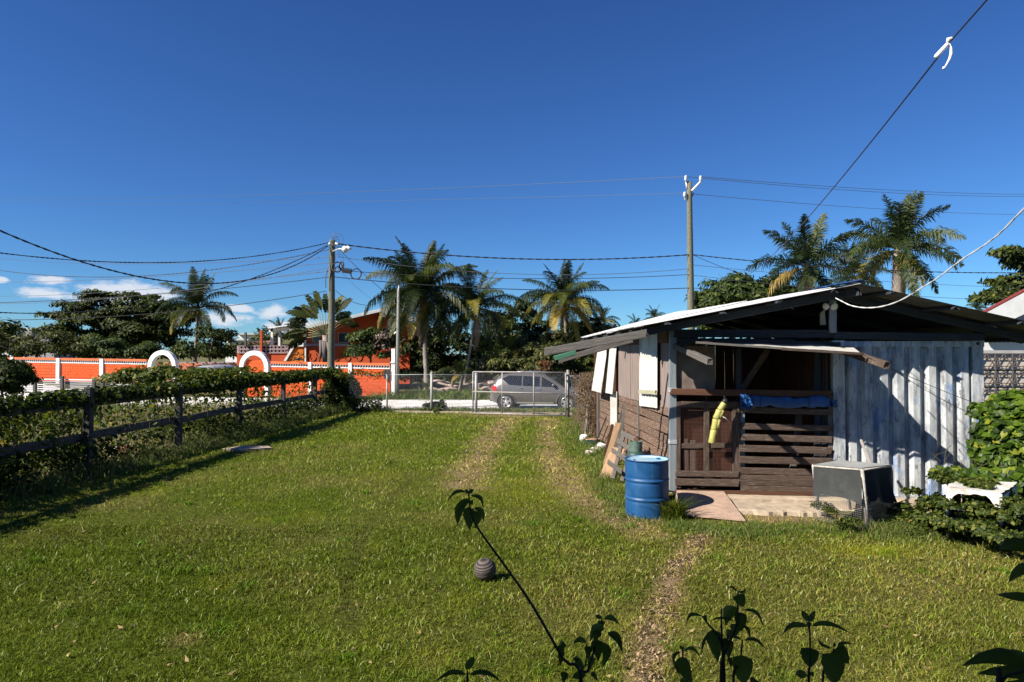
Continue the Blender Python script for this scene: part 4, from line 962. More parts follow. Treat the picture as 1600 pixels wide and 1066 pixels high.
# ---- vine over it
def along(n, y0, y1): return y0 + (y1 - y0) * RNG.random(n)
def vine_cloud(n, y0, y1, z0, z1, off, sx, tint0=.0, tint1=1.0, zpow=1.0, hole=.0, hs=1.2, o=0):
    y = along(n, y0, y1); z = z0 + (z1 - z0) * RNG.random(n) ** zpow; x = fx(y) + off + RNG.normal(0, sx, n)
    k = fbm(y * 1.0, z * 1.3, hs, 50 + o, 3) > hole; P = np.stack([x, y, z], -1)[k]; return P, tint0 + (tint1 - tint0) * RNG.random(k.sum()) ** 1.6
chunks = []
def add(P_t, size, var=.6): P, t = P_t; chunks.append((P, size * (1 - var + 2 * var * RNG.random(len(P))), t))
top = lambda y: 1.50
# mat of leaves over the top rail
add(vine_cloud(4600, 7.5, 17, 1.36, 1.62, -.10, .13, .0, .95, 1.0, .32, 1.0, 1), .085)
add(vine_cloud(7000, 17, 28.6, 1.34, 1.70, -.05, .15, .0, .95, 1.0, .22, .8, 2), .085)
add(vine_cloud(2600, 7.5, 13.5, .86, 1.4, -.30, .12, .25, 1.0, 1.0, .44, 1.3, 3), .075)  # between the rails: yellower tints imitate sun shining through the leaves
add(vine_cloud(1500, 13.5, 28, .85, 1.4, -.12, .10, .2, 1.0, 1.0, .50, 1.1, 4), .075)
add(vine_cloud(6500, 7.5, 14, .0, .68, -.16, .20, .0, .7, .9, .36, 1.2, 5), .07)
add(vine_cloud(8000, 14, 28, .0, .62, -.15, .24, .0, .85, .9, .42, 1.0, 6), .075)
add(vine_cloud(7000, 7.5, 13.2, .25, 1.35, -.75, .40, .45, 1.0, 1.0, .34, 1.0, 9), .085)  # growth behind the fence: tint floor raised for a sunlit yellow
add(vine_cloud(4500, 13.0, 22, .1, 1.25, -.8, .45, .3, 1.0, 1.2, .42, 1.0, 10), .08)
add(vine_cloud(4200, 17.0, 20.5, 1.50, 1.88, -.45, .30, .4, 1.0, 1.3, .22, 1.0, 7), .075)     # heap behind, sunlit look put into the raised leaf tint
# dense clump at the far corner
n = 9000; c_ = np.array([-6.95, 27.9, .7]); d = RNG.normal(size=(n, 3)); d /= np.linalg.norm(d, axis=1)[:, None]; r_ = RNG.random(n) ** .45
P = c_ + d * r_[:, None] * np.array([.80, .9, .85]); P = P[P[:, 2] > 0]; chunks.append((P, .085 * (.6 + .8 * RNG.random(len(P))), RNG.random(len(P)) ** 2 * .8))
n = 2200; P = np.stack([RNG.uniform(-6.6, -5.1, n) , 26.7 + RNG.normal(0, .12, n), RNG.random(n) ** 1.0 * .62 * 1.0], -1); chunks.append((P, .07 * (.6 + .8 * RNG.random(len(P))), RNG.random(len(P)) * .9))
n = 500; x = RNG.uniform(-6.9, -4.9, n); P = np.stack([x, 26.62 + RNG.normal(0, .05, n), 1.52 + .06 * np.sin(x * 5) + RNG.normal(0, .07, n)], -1); chunks.append((P, .07 * (.6 + .8 * RNG.random(len(P))), .4 + .6 * RNG.random(len(P))))
vine = empty('fence_vine', (fx(18) - .1, 18, 0), 'dark green vine sprawling over the grey rail fence with some yellow leaves', 'vine')
P = np.concatenate([c[0] for c in chunks]); s_ = np.concatenate([c[1] for c in chunks]); t_ = np.concatenate([c[2] for c in chunks])
o0 = np.array(vine.location); me = leaf_mesh('vine_leaves', P - o0, s_, t_, wide_leaf, droop=.5, jit=.6)
o = obj('vine_leaves', me, VINE, vine, Matrix.Translation(vine.location)); o['kind'] = 'stuff'
m = MB()
for i in range(150):
    y = random.uniform(7.6, 28); x = fx(y) - .06 + random.gauss(0, .1); z = random.uniform(0.9, 1.6); pts = []
    for k in range(7): pts.append(Vector((x, y, max(.02, z)))); x += random.gauss(0, .04); y += random.gauss(0, .13); z -= random.uniform(0, .24)
    m.tube(pts, .006, 4, cap=False)
for i in range(20):
    y = random.uniform(7.6, 26); pts = [Vector((fx(y + k * .25) - .02 + random.gauss(0, .05), y + k * .25, 1.42 + random.gauss(0, .05))) for k in range(8)]; m.tube(pts, .009, 4, cap=False)
o = m.build('vine_stems', STEM, vine); o['kind'] = 'stuff'

# ---- chain link fence and gate
def chain(name, a, b_, z0, z1, parent, pitch=.075, r=.0022):
    a = Vector(a); b_ = Vector(b_); L = (b_ - a).length; d = (b_ - a) / L; H = z1 - z0; m = MB(); k = -H
    while k < L:
        for sgn in (1, -1):
            s0, s1 = max(0, k), min(L, k + H)
            if s1 > s0:
                if sgn == 1: q0, q1 = z0 + (s0 - k), z0 + (s1 - k)
                else: q0, q1 = z1 - (s0 - k), z1 - (s1 - k)
                m.tube([a + d * s0 + Vector((0, 0, q0 - a.z)), a + d * s1 + Vector((0, 0, q1 - a.z))], r, 3, False, False)
        k += pitch
    o = m.build(name, CHAINM, parent); o['kind'] = 'stuff'; return o
CHAINM = mat_plain('chain_wire', (.30, .31, .32), .4, .35, .1, 30)
RPOST = mat_plain('rusty_tube', (.30, .29, .275), .55, .2, .2, 14, dirt=(.25, .12, .06), dirtamt=.8)
WPOST = mat_plain('white_tube', (.33, .33, .33), .5, .1, .1, 8, dirt=(.35, .3, .26), dirtamt=.5)
cf = empty('chain_link_fence', (-3.2, 26.6, 0), 'chain link fence on steel posts between the lawn and the road', 'fence')
def fpost(px, r, mat, y=26.6, top=1.55, bot=-.05, par=None):
    x = (px - 800) / FP * y; m = MB(); m.tube([Vector((x, y, bot)), Vector((x, y, top))], r, 10); m.lathe(Vector((x, y, top)), [(r * 1.15, -.01), (r * 1.1, .02), (0, .04)], 10); return m.build('post', mat, par or cf)
fpost(605, .032, RPOST, top=1.45); fpost(674.5, .05, WPOST, top=1.52); fpost(744, .055, WPOST, 25.9, 1.52); fpost(911.5, .045, RPOST, 26.4, 1.5)
xs_ = lambda px, y=26.6: (px - 800) / FP * y
m = MB(); m.tube([Vector((xs_(548), 26.6, 1.45)), Vector((xs_(674), 26.6, 1.47)), Vector((xs_(744), 26.0, 1.48))], .012, 5); m.build('top_wire', CHAINM, cf)
m = MB(); m.tube([Vector((xs_(888), 26.0, 1.43)), Vector((xs_(936), 26.4, 1.43))], .012, 5); m.build('top_wire', CHAINM, cf)
chain('chain_mesh', (xs_(546), 26.6, 0), (xs_(674), 26.6, 0), .05, 1.46, cf); chain('chain_mesh', (xs_(674), 26.6, 0), (xs_(742), 26.0, 0), .05, 1.47, cf)
chain('chain_mesh', (xs_(890), 26.0, 0), (xs_(945), 26.4, 0), .05, 1.44, cf)
m = MB(); q = [Vector((xs_(618), 26.45, -.03)), Vector((xs_(890), 25.4, -.03)), Vector((xs_(890), 25.6, -.03)), Vector((xs_(618), 26.65, -.03))]; m.poly(q, (0, 0, .10)); m.build('concrete_sill', CONC, cf)
# gate, turned a little towards the camera at its right
GA, GB = G(739, 648, 0.0), G(884, 652, 0.0); GA.z = GB.z = 0
gd = (GB - GA).normalized(); GL = (GB - GA).length
gate = empty('steel_gate', tuple(GA), 'rusty white tube gate filled with chain link across the drive', 'gate')
def gt(s, z): return GA + gd * s + Vector((0, 0, z))
zb, ztop = .06, 1.60
for (nm, a, b_) in (('frame_tube', gt(0, zb), gt(0, ztop)), ('frame_tube', gt(GL, zb), gt(GL, ztop)), ('frame_tube', gt(0, ztop), gt(GL, ztop)), ('frame_tube', gt(0, zb), gt(GL, zb)), ('frame_tube', gt(0, .86), gt(GL, .84)),
                    ('frame_tube', gt(GL * .325, zb), gt(GL * .325, ztop)), ('frame_tube', gt(GL * .665, zb), gt(GL * .665, ztop))):
    m = MB(); m.tube([a, b_], .024, 8); m.build(nm, RPOST, gate)
chain('chain_mesh', gt(0, 0), gt(GL, 0), zb, ztop, gate)
gp = fpost(887.5, .055, RPOST, GB.y + .12, 1.66); m = MB(); c_ = GB + Vector((.02, .05, 0)); 
m.beam(GB + Vector((.0, .02, 1.3)), GB + Vector((.10, .1, 1.3)), .03, .05); m.beam(GB + Vector((.0, .02, .3)), GB + Vector((.10, .1, .3)), .03, .05); m.build('hinge', RPOST, gate)

# ---- poles and cables
CAB = mat_plain('black_cable', (.022, .022, .026), .55, 0, .1, 5)
CABG = mat_plain('grey_cable', (.10, .11, .13), .5, .2, .1, 5)
PORC = mat_plain('grey_porcelain', (.50, .51, .53), .3, 0, .1, 9)
p1 = empty('utility_pole', tuple(W(517, 640, 29.6) * Vector((1, 1, 0)) if False else (W(517, 600, 29.6).x, 29.6, -.2)), 'grey wooden utility pole with street lamp and cable coils behind the fence corner', 'utility pole')
PB = Vector((W(517, 600, 29.6).x, 29.6, -.2)); PT = W(519, 375, 29.6)
m = MB(); n = 14; m.tube([PB.lerp(PT, i / n) + Vector((.01 * math.sin(i), 0, 0)) for i in range(n + 1)], [.165 - .045 * i / n for i in range(n + 1)], 14); m.build('pole_shaft', POLEM, p1)
sl = empty('street_lamp', tuple(PT), 'small white street lamp on a bracket of the left utility pole', 'street lamp')
m = MB(); m.tube([W(520, 393, 29.5), W(524, 391, 29.3), W(530, 389, 29.1), W(536, 389.5, 29.0)], .03, 8); m.build('bracket', STEELG, sl)
m = MB(); c_ = W(539, 389, 29.0); m.lathe(c_, [(0, .13), (.07, .11), (.12, .05), (.14, -.03), (.13, -.07)], 16); m.tube([c_ + Vector((.08, 0, .06)), c_ + Vector((.27, 0, -.02))], [.09, .05], 10); m.build('lamp_head', WHITE, sl)
m = MB(); m.lathe(c_, [(.125, -.07), (.10, -.14), (.04, -.17), (0, -.17)], 16); m.build('glass_bowl', LENS, sl)
m = MB(); m.lathe(c_, [(0, .18), (.03, .18), (.035, .12)], 8); m.build('photocell', BLACK, sl)
def coil(name, px, py, Y, r, rx, n=3, th=.02, par=None, tilt=0.0):
    c_ = W(px, py, Y); m = MB()
    for k in range(n):
        m.tube([c_ + Vector((math.cos(t) * r * rx, .03 * k + math.sin(t) * r * tilt, math.sin(t) * r)) + Vector((random.uniform(-.01, .01), 0, random.uniform(-.01, .01))) for t in [2 * PI * i / 22 for i in range(22)]], th, 5, close=True)
    return m.build(name, CAB, par)
coil('cable_coil', 526, 417, 29.3, .22, 1.0, 4, .022, p1, .3); coil('cable_coil', 533, 416, 29.3, .20, .45, 3, .022, p1, .5); coil('cable_coil', 527, 421, 29.2, .12, 1.0, 3, .02, p1, .3)
o = coil('cable_hoop', 556, 428, 29.2, .225, 1.0, 2, .022, None, .1); tag(o, 'round hoop of black cable hanging on the line right of the splice box', 'cable coil')
m = MB(); c_ = W(542, 424, 29.2); m.beam(W(535, 423, 29.2), W(549, 425, 29.2), .16, .17); 
for k in range(5): m.beam(W(536 + k * 3, 418.6 + k * .45, 29.2), W(537 + k * 3, 418.8 + k * .45, 29.2), .18, .03)
o = m.build('splice_box', BLACK, None); tag(o, 'black ribbed splice box hanging on the cable beside the coils', 'junction box')
m = MB()
for s in range(9):
    pts = [W(519 + random.uniform(-3, 3), 378 + random.uniform(-4, 6), 29.4)]
    for k in range(6): p = pts[-1]; pts.append(p + Vector((random.uniform(-.14, .2), random.uniform(-.05, .05), random.uniform(-.17, .16))))
    m.tube(pts, .007, 4, cap=False)
for cc, rr_ in (((524, 376), .16), ((528, 374), .22), ((530, 404), .18), ((527, 401), .1)):
    c_ = W(cc[0], cc[1], 29.4); m.tube([c_ + Vector((math.cos(t) * rr_, 0, math.sin(t) * rr_ * 1.1)) for t in np.linspace(-1.2, 3.6, 16)], .007, 4, cap=False)
m.tube([W(512, 422, 29.4), W(509, 432, 29.4), W(508.5, 440, 29.4), W(509, 450, 29.4)], .02, 4, cap=False)
o = m.build('loose_wires', CABG, p1); o['kind'] = 'stuff'
for (x_, y_) in ((525, 381), (527, 381.5), (515, 381)): m = MB(); m.lathe(W(x_, y_, 29.4), [(0, -.05), (.04, -.05), (.05, 0), (.04, .05), (0, .05)], 10); m.build('insulator', WHITE, p1)

# right pole
p2 = empty('utility_pole', tuple(Vector((W(1080, 554, 31).x, 31, -.27))), 'tall greenish utility pole rising behind the shed with white brackets', 'utility pole')
QB = Vector((W(1081, 554, 31).x, 31, -.27)); QT = W(1077, 284, 31)
m = MB(); m.tube([QB.lerp(QT, i / 14) for i in range(15)], [.19 - .075 * i / 14 for i in range(15)], 14); m.build('pole_shaft', POLEM, p2)
m = MB(); m.tube([W(1070.5, 312, 31), W(1073.5, 307.5, 30.9)], .05, 6); m.tube([W(1081, 298.5, 30.9), W(1094.5, 284.5, 30.9)], .055, 8); m.tube([W(1072, 283, 30.95), W(1073.5, 295, 30.95)], .04, 6); m.build('bracket', WHITE, p2)
for (x_, y_, h) in ((1071.8, 279, 1), (1094.8, 279.5, 1), (1070, 304, .85)):
    m = MB(); c_ = W(x_, y_, 30.9); m.lathe(c_, [(0, .14 * h), (.04, .14 * h), (.05, .10 * h), (.08, .07), (.05, .04), (.085, .01), (.05, -.02), (.085, -.06), (.05, -.09), (.03, -.15)], 12); m.build('insulator', PORC, p2)
m = MB(); m.beam(W(1083.5, 301, 30.8), W(1082, 307, 30.8), .04, .05); m.build('clamp', BLACK, p2)
def wire(label, a, b_, s, r, mat=CAB, n=20, grp=None, tw=False):
    if tw: o = twisted('overhead_cable', a, b_, s, r, mat, None, 90, tw)
    else: o = cable('overhead_cable', sag(a, b_, s, n), r, mat, None, 4)
    tag(o, label, 'cable', grp); return o
P1Y = 29.55
# left of the pole
wire('thick black cable coming from the upper left corner down to the left pole', W(-60, 333, 14), W(513, 384, P1Y), 1.55, .014, tw=60)
wire('twisted cable sweeping nearly level from the left edge to the pole head', W(-40, 390, 21), W(514, 379, P1Y), .62, .013, tw=50)
wire('twisted cable below the pole head crossing to the lower left edge', W(-40, 486, 22), W(512, 383, P1Y), 1.0, .013, tw=50)
wire('second drooping twisted cable reaching the pole just under the lamp', W(-40, 416, 40), W(514, 390, P1Y), .9, .012, tw=40)
wire('thin level wire behind the left pole at coil height', W(-40, 399, 60), W(516, 402, P1Y), .5, .012, CABG)
wire('thin wire reaching the pole at the height of the coils', W(-40, 440, 60), W(515, 411, P1Y), .3, .012, CABG)
wire('thin grey wire crossing the trees towards the coils', W(-40, 474, 50), W(513, 419, P1Y), .5, .011, CABG)
wire('black cable reaching the pole below the coils from the left', W(-40, 474, 30), W(514, 433, P1Y), .2, .014)
wire('lowest cable of the left pole passing in front of the palm', W(-40, 500, 28), W(510, 455, P1Y), .35, .013)
wire('thin wire from the left edge above the tree tops', W(-40, 462, 70), W(513, 424, P1Y), .4, .013, CABG)
# between the poles
wire('twisted cable running from the left pole head to the right pole', W(527, 381, P1Y), W(1078, 398, 30.9), .42, .018, tw=70)
wire('upper thin wire between the two poles', W(527, 401, P1Y), W(1078, 420, 30.9), .5, .011, CABG)
wire('middle wire between the two poles', W(549, 424, 29.2), W(1079, 429, 30.9), .25, .013)
wire('thicker black cable between the poles at hoop height', W(523, 433, P1Y), W(1080, 450, 30.9), .3, .017)
wire('steep cable falling from the pole head behind the coconut palm', W(524, 383, P1Y), W(600, 455, 40), .1, .016)
wire('drooping cable from the left pole into the palm crown', W(524, 454, P1Y), W(590, 473, 41), .35, .013)
wire('faint thin wire falling from the coils towards the house roof', W(535, 427, P1Y), W(585, 470, 50), .1, .008, CABG)
# high lines over everything
wire('highest faint power line left of the right pole', W(-60, 306, 90), W(1071, 276, 30.9), .6, .010, CABG)
wire('second faint power line left of the right pole', W(-60, 312, 95), W(1070, 302, 30.9), .5, .008, CABG)
wire('highest power line right of the right pole', W(1094, 276, 30.9), W(1700, 303, 50), .3, .012, CABG)
wire('twin power line just beneath the highest one', W(1072, 276, 30.95), W(1700, 305, 50), .4, .012, CABG)
wire('lower faint power line right of the right pole', W(1071, 302, 30.9), W(1700, 335, 55), .35, .011, CABG)
# right of the pole
wire('twisted cable leaving the right pole towards the right palms', W(1082, 398, 30.9), W(1700, 424, 33), .35, .015, tw=60)
wire('cable from the right pole dropping into the leafy tree', W(1082, 398, 30.9), W(1170, 432, 34), .05, .012)
wire('thin cable right of the pole crossing behind the tree', W(1082, 414, 30.9), W(1700, 450, 45), .3, .010, CABG)
wire('lower wire right of the right pole behind the shed', W(1082, 430, 30.9), W(1700, 472, 40), .3, .010, CABG)
wire('lowest wire right of the right pole behind the shed', W(1082, 450, 30.9), W(1700, 482, 42), .3, .012)
# service drop overhead, with dead-end clamp
s0, s1, clp = W(1122, 427, 30.8), W(1545, -4, 3.2), W(1484, 66, 3.75)
o = cable('service_cable', sag(s0, clp, .75, 40), .0052, CAB, None, 6); tag(o, 'long black service cable climbing from the right pole to the upper right corner', 'cable')
m = MB(); m.tube([clp, W(1600, -66, 2.9), Vector((2.88, .75, 4.65))], .0045, 6, cap=False)
sb = m.build('house_cable', CAB); tag(sb, 'short black cable running from the white clamp out of the top of the picture', 'cable')
cl_ = empty('cable_clamp', tuple(clp), 'white dead end clamp with dangling tail on the service cable', 'clamp')
cv = lambda x_, y_: W(x_, y_, 3.75)
m = MB(); m.tube([cv(1461, 89.5), cv(1463, 88), cv(1481, 69)], [.008, .012, .012], 8); m.build('clamp_body', WHITE, cl_)
m = MB(); m.tube([cv(1480.5, 66), cv(1482, 61.5), cv(1486, 60.5), cv(1489, 62.5)], [.008, .011, .011, .008], 8); m.build('wedge', WHITE, cl_)
m = MB(); m.tube([cv(1483, 68), cv(1486, 76), cv(1486.5, 84), cv(1484, 92), cv(1479, 101), cv(1476, 106)], [.004, .0085, .0085, .007, .005, .004], 6); m.tube([cv(1474, 108), cv(1475.5, 105)], .008, 5); m.build('tail', WHITE, cl_)
# white cable to the shed lamp
pts = [W(1306, 466, 9.15), W(1314, 470, 9.0), W(1330, 477.5, 8.8), W(1352, 481, 8.5), W(1378, 479, 8.1), W(1408, 469, 7.6), W(1445, 447, 7.0), W(1466, 434, 6.6), W(1500, 408, 6.1), W(1540, 382, 5.5), W(1566, 361, 5.1), W(1602, 325, 4.7), W(1660, 280, 4.2), Vector((2.95, .78, 4.3))]
def smooth(pts, k=5):
    out = []
    for i in range(len(pts) - 1):
        a, b_, c_, d = pts[max(i - 1, 0)], pts[i], pts[i + 1], pts[min(i + 2, len(pts) - 1)]
        for j in range(k):
            t = j / k; out.append(.5 * ((2 * b_) + (-a + c_) * t + (2 * a - 5 * b_ + 4 * c_ - d) * t * t + (-a + 3 * b_ - 3 * c_ + d) * t ** 3))
    return out + [pts[-1]]
sp2 = smooth(pts); m = MB()
for ph in (0, PI): m.tube([p + Vector((0, math.sin(i * 1.1 + ph), math.cos(i * 1.1 + ph))) * .004 for i, p in enumerate(sp2)], .0052, 5, cap=False)
o = m.build('lamp_cable', mat_plain('grey_flex', (.55, .55, .54), .5, 0, .1, 9)); tag(o, 'twisted white cable swooping from the shed ridge up to the right', 'cable')
for (a, b_, s, lab) in ((W(1346, 553, 9.0), W(1540, 636, 9.2), .03, 'upper thin tie wire from the awning down to the right vine'), (W(1384, 570, 8.75), W(1530, 652, 9.1), .04, 'lower thin tie wire from the awning arm to the right vine')):
    o = cable('tie_wire', sag(a, b_, s), .004, CAB, None, 4); tag(o, lab, 'wire')
# thin concrete post and tall white gate pillar at the wall end are built with the wall
# ================================================================== ORANGE WALL, HOUSE, VEHICLES
OR = mat_plain('orange_paint', (.56, .070, .002), .75, 0, .10, 3, dirt=(.50, .10, .04), dirtamt=.5, bump=.05)
OR2 = mat_plain('faded_orange_coping', (.56, .12, .03), .75, 0, .15, 3, dirt=(.35, .16, .10), dirtamt=.6)
SALM = mat_plain('salmon_paint', (.50, .16, .08), .8, 0, .10, 2, dirt=(.5, .28, .2), dirtamt=.5)
ORH = mat_plain('house_orange', (.44, .062, .010), .75, 0, .10, 2)
YORA = mat_plain('bright_orange', (.62, .15, .008), .7, 0, .08, 3)
BLOCKG = mat_plain('grey_block', (.30, .28, .29), .85, 0, .2, 5)
PINKB = mat_plain('pinkish_block', (.42, .30, .30), .85, 0, .2, 4)
wall = empty('orange_boundary_wall', (-7.0, 39.0, -.27), 'bright orange block wall with white pillars along the far side of the road', 'wall')
WD = Vector((-.974, .225, 0)); WA = Vector((-7.05, 39.0, 0)); WN = Vector((-.225, -.974, 0))
def wp(px):
    u = (px - 800) / FP; s = (u * WA.y - WA.x) / (WD.x - u * WD.y); return WA + WD * s
def wbase(px): return -.30 if px > 400 else -.30 + 1.05 * min(1, (400 - px) / 170)
def wtop(px): return W(px, 567.8 - (612 - px) * .0162, wp(px).y).z
def wbox(name, pa, pb, za, zb_, zc, zd, d, th, mat, par=wall):
    """prism along the wall: bottom heights za, zb_ and top heights zc, zd at its two ends"""
    a, b_ = wp(pa) + WN * d, wp(pb) + WN * d; t = -WN * th; V = lambda p, z: Vector((p.x, p.y, z)); m = MB()
    m.add([V(a, za), V(b_, zb_), V(b_ + t, zb_), V(a + t, za), V(a, zc), V(b_, zd), V(b_ + t, zd), V(a + t, zc)], [(0, 1, 2, 3), (7, 6, 5, 4), (4, 5, 1, 0), (5, 6, 2, 1), (6, 7, 3, 2), (7, 4, 0, 3)]); return m.build(name, mat, par)
def blocks(pa, pb, mat, d=0.0, drop=.33):
    a, b_ = wp(pa), wp(pb); L = (b_ - a).length; m = MB(); th = .12
    z0a, z0b, z1a, z1b = wbase(pa), wbase(pb), wtop(pa) - drop, wtop(pb) - drop
    rows = max(5, round((z1a - z0a) / .2)); n = max(3, round(L / .4)); D = (b_ - a) / L
    for r_ in range(rows):
        for i in range(-1, n + 1):
            s0, s1 = (i + (.5 if r_ % 2 else 0)) / n, (i + 1 + (.5 if r_ % 2 else 0)) / n; s0, s1 = max(0, s0), min(1, s1)
            if s1 - s0 < .02: continue
            g = .006 / L; s0 += g; s1 -= g; j = random.uniform(-.006, .006)
            za = z0a + (z1a - z0a) * r_ / rows + .011; zb_ = z0a + (z1a - z0a) * (r_ + 1) / rows - .011; ea = z0b + (z1b - z0b) * r_ / rows + .011; eb = z0b + (z1b - z0b) * (r_ + 1) / rows - .011
            A, B = a.lerp(b_, s0) + WN * (d + j), a.lerp(b_, s1) + WN * (d + j); V = lambda p, z: Vector((p.x, p.y, z)); l_ = lambda p0, p1, s: p0 + (p1 - p0) * s
            f0, f1, f2, f3 = V(A, l_(za, ea, s0)), V(B, l_(za, ea, s1)), V(B, l_(zb_, eb, s1)), V(A, l_(zb_, eb, s0)); t = -WN * .05
            m.add([f0, f1, f2, f3, f0 + t, f1 + t, f2 + t, f3 + t], [(3, 2, 1, 0), (4, 5, 1, 0)[::1], (1, 5, 6, 2)[::1], (3, 2, 6, 7)[::1], (0, 4, 7, 3)[::1]])
    o = m.build('block_courses', mat, wall); o['kind'] = 'stuff'
    wbox('core', pa, pb, wbase(pa) - .3, wbase(pb) - .3, wtop(pa) - drop, wtop(pb) - drop, d - .012, .10, ORH)
def panel(pa, pb):
    ta, tb = wtop(pa), wtop(pb); blocks(pa, pb, OR)
    wbox('white_band', pa, pb, ta - .33, tb - .33, ta - .26, tb - .26, .03, .18, WHITE)
    m = MB(); a, b_ = wp(pa), wp(pb); L = (b_ - a).length; n = int(L / .16)
    for i in range(n + 1):
        s = i / n; p = a.lerp(b_, s); z = ta + (tb - ta) * s; m.beam(p + WN * .01 + Vector((0, 0, z - .26)), p + WN * .01 + Vector((0, 0, z - .14)), .10, .05, up=WD)
    o = m.build('screen_blocks', BLOCKG, wall); o['kind'] = 'stuff'
    wbox('screen_back', pa, pb, ta - .26, tb - .26, ta - .14, tb - .14, -.05, .03, mat_cache('dark_gap', (.07, .06, .06)))
    wbox('coping', pa, pb, ta - .14, tb - .14, ta, tb, .05, .22, OR2)
_mc = {}
def mat_cache(n, c, r=.8):
    if n not in _mc: _mc[n] = mat_plain(n, c, r, 0, .15, 5)
    return _mc[n]
edges = [(612, 548), (548, 485), (485, 421), (232, 160), (160, 92), (92, 20), (20, -62), (-62, -150)]
for pa, pb in edges:
    w = 4.2; panel(pa - 3, pb + 3)
def pillar(px, w, top, mat=WHITE, nm='pillar'):
    a = wp(px); z0 = wbase(px) - .35; m = MB(); h = w / 2
    q = [a + WD * -h + WN * .10, a + WD * h + WN * .10, a + WD * h - WN * .18, a + WD * -h - WN * .18]; m.poly([Vector((p.x, p.y, z0)) for p in q], (0, 0, top - z0))
    q = [a + WD * -(h + .03) + WN * .13, a + WD * (h + .03) + WN * .13, a + WD * (h + .03) - WN * .21, a + WD * -(h + .03) - WN * .21]; 
    return m.build(nm, mat, wall)
for px in (548, 485, 160, 92, 20, -62): pillar(px, .20 if px > 400 else .26, wtop(px) - .015)
# arched gateways
def arch(pl_, pr_, ytop, thick, label):
    a, b_ = wp(pl_), wp(pr_); Lw = (b_ - a).length; D = (b_ - a) / Lw; c_ = (a + b_) / 2; Rr = Lw / 2; zt = W((pl_ + pr_) / 2, ytop, c_.y).z; zc = zt - Rr * 1.02
    o_ = empty('arched_gateway', (c_.x, c_.y, wbase(pr_)), label, 'gateway'); m = MB(); vs_ = []; n = 20; prof = [(wbase(pl_) - .4, None)] 
    pts = [(-Rr, wbase(pl_) - .4), (-Rr, zc)] + [(-Rr * math.cos(t), zc + Rr * math.sin(t)) for t in np.linspace(0, PI, n)[1:-1]] + [(Rr, zc), (Rr, wbase(pr_) - .4)]
    pin = [(x * (1 - thick / Rr), z if i in (0, 1, len(pts) - 1, len(pts) - 2) else zc + (z - zc) * (1 - thick / Rr)) for i, (x, z) in enumerate(pts)]
    for (x, z), (xi, zi) in zip(pts, pin):
        for (xx, zz, dd) in ((x, z, .14), (x, z, -.16), (xi, zi, -.16), (xi, zi, .14)): vs_.append(Vector((c_.x + D.x * xx + WN.x * dd, c_.y + D.y * xx + WN.y * dd, zz)))
    k = len(pts); m.add(vs_, [(i * 4 + j, i * 4 + (j + 1) % 4, (i + 1) * 4 + (j + 1) % 4, (i + 1) * 4 + j) for i in range(k - 1) for j in range(4)]); m.build('arch', WHITE, o_); return o_, c_, D, Rr, zc
g1, c1, D1, R1_, zc1 = arch(421, 376, 547.5, .27, 'white round arch over the gateway nearer the utility pole')
m = MB(); ww = R1_ - .27
for r_ in range(11):                                     # orange blockwork infill set back in the arch
    for i in range(4):
        x0 = -ww + 2 * ww * (i + (.5 if r_ % 2 else 0) - .25) / 4; x1 = x0 + 2 * ww / 4 - .012; x0 = max(x0, -ww); x1 = min(x1, ww); z = -.3 + r_ * .2
        if x1 - x0 < .03: continue
        p = c1 + D1 * x0 - WN * .02; q = c1 + D1 * x1 - WN * .02; m.add([Vector((p.x, p.y, z)), Vector((q.x, q.y, z)), Vector((q.x, q.y, z + .188)), Vector((p.x, p.y, z + .188))], [(0, 1, 2, 3)]); 
o = m.build('infill_blocks', OR, g1); o['kind'] = 'stuff'
m = MB(); p = c1 - D1 * ww - WN * .06; q = c1 + D1 * ww - WN * .06; m.poly([Vector((p.x, p.y, -.4)), Vector((q.x, q.y, -.4)), Vector((q.x, q.y, 1.92)), Vector((p.x, p.y, 1.92))], -WN * .08); m.build('infill_core', ORH, g1)
g2, c2, D2, R2_, zc2 = arch(277, 233, 547, .27, 'white round arch over the open gateway left of the silver vehicle')
# recessed salmon wall between the arches
sw = empty('salmon_wall', (-19.5, 49, .2), 'plain salmon wall set back between the two white arches', 'wall')
m = MB(); a = W(380, 567, 50); b_ = W(240, 566, 50); m.poly([Vector((a.x, 50, -.4)), Vector((b_.x, 50.5, .4)), Vector((b_.x, 50.5, b_.z)), Vector((a.x, 50, a.z))][::-1], (0, .2, 0)); m.build('wall_face', SALM, sw)
for i in range(7): a0 = W(282 + i * 14.5, 566.5, 49.97); m = MB(); m.beam(a0, a0 + Vector((.5, 0, 0)), .3, .07); m.build('coping_block', BLOCKG, sw)
m = MB(); c_ = W(318, 570, 49.95); m.lathe(c_, [(0, 0), (.12, 0), (.12, .02), (0, .02)], 8, False, axis=(0, -1, 0)); m.build('blue_plate', mat_cache('pale_blue', (.25, .38, .6)), sw)
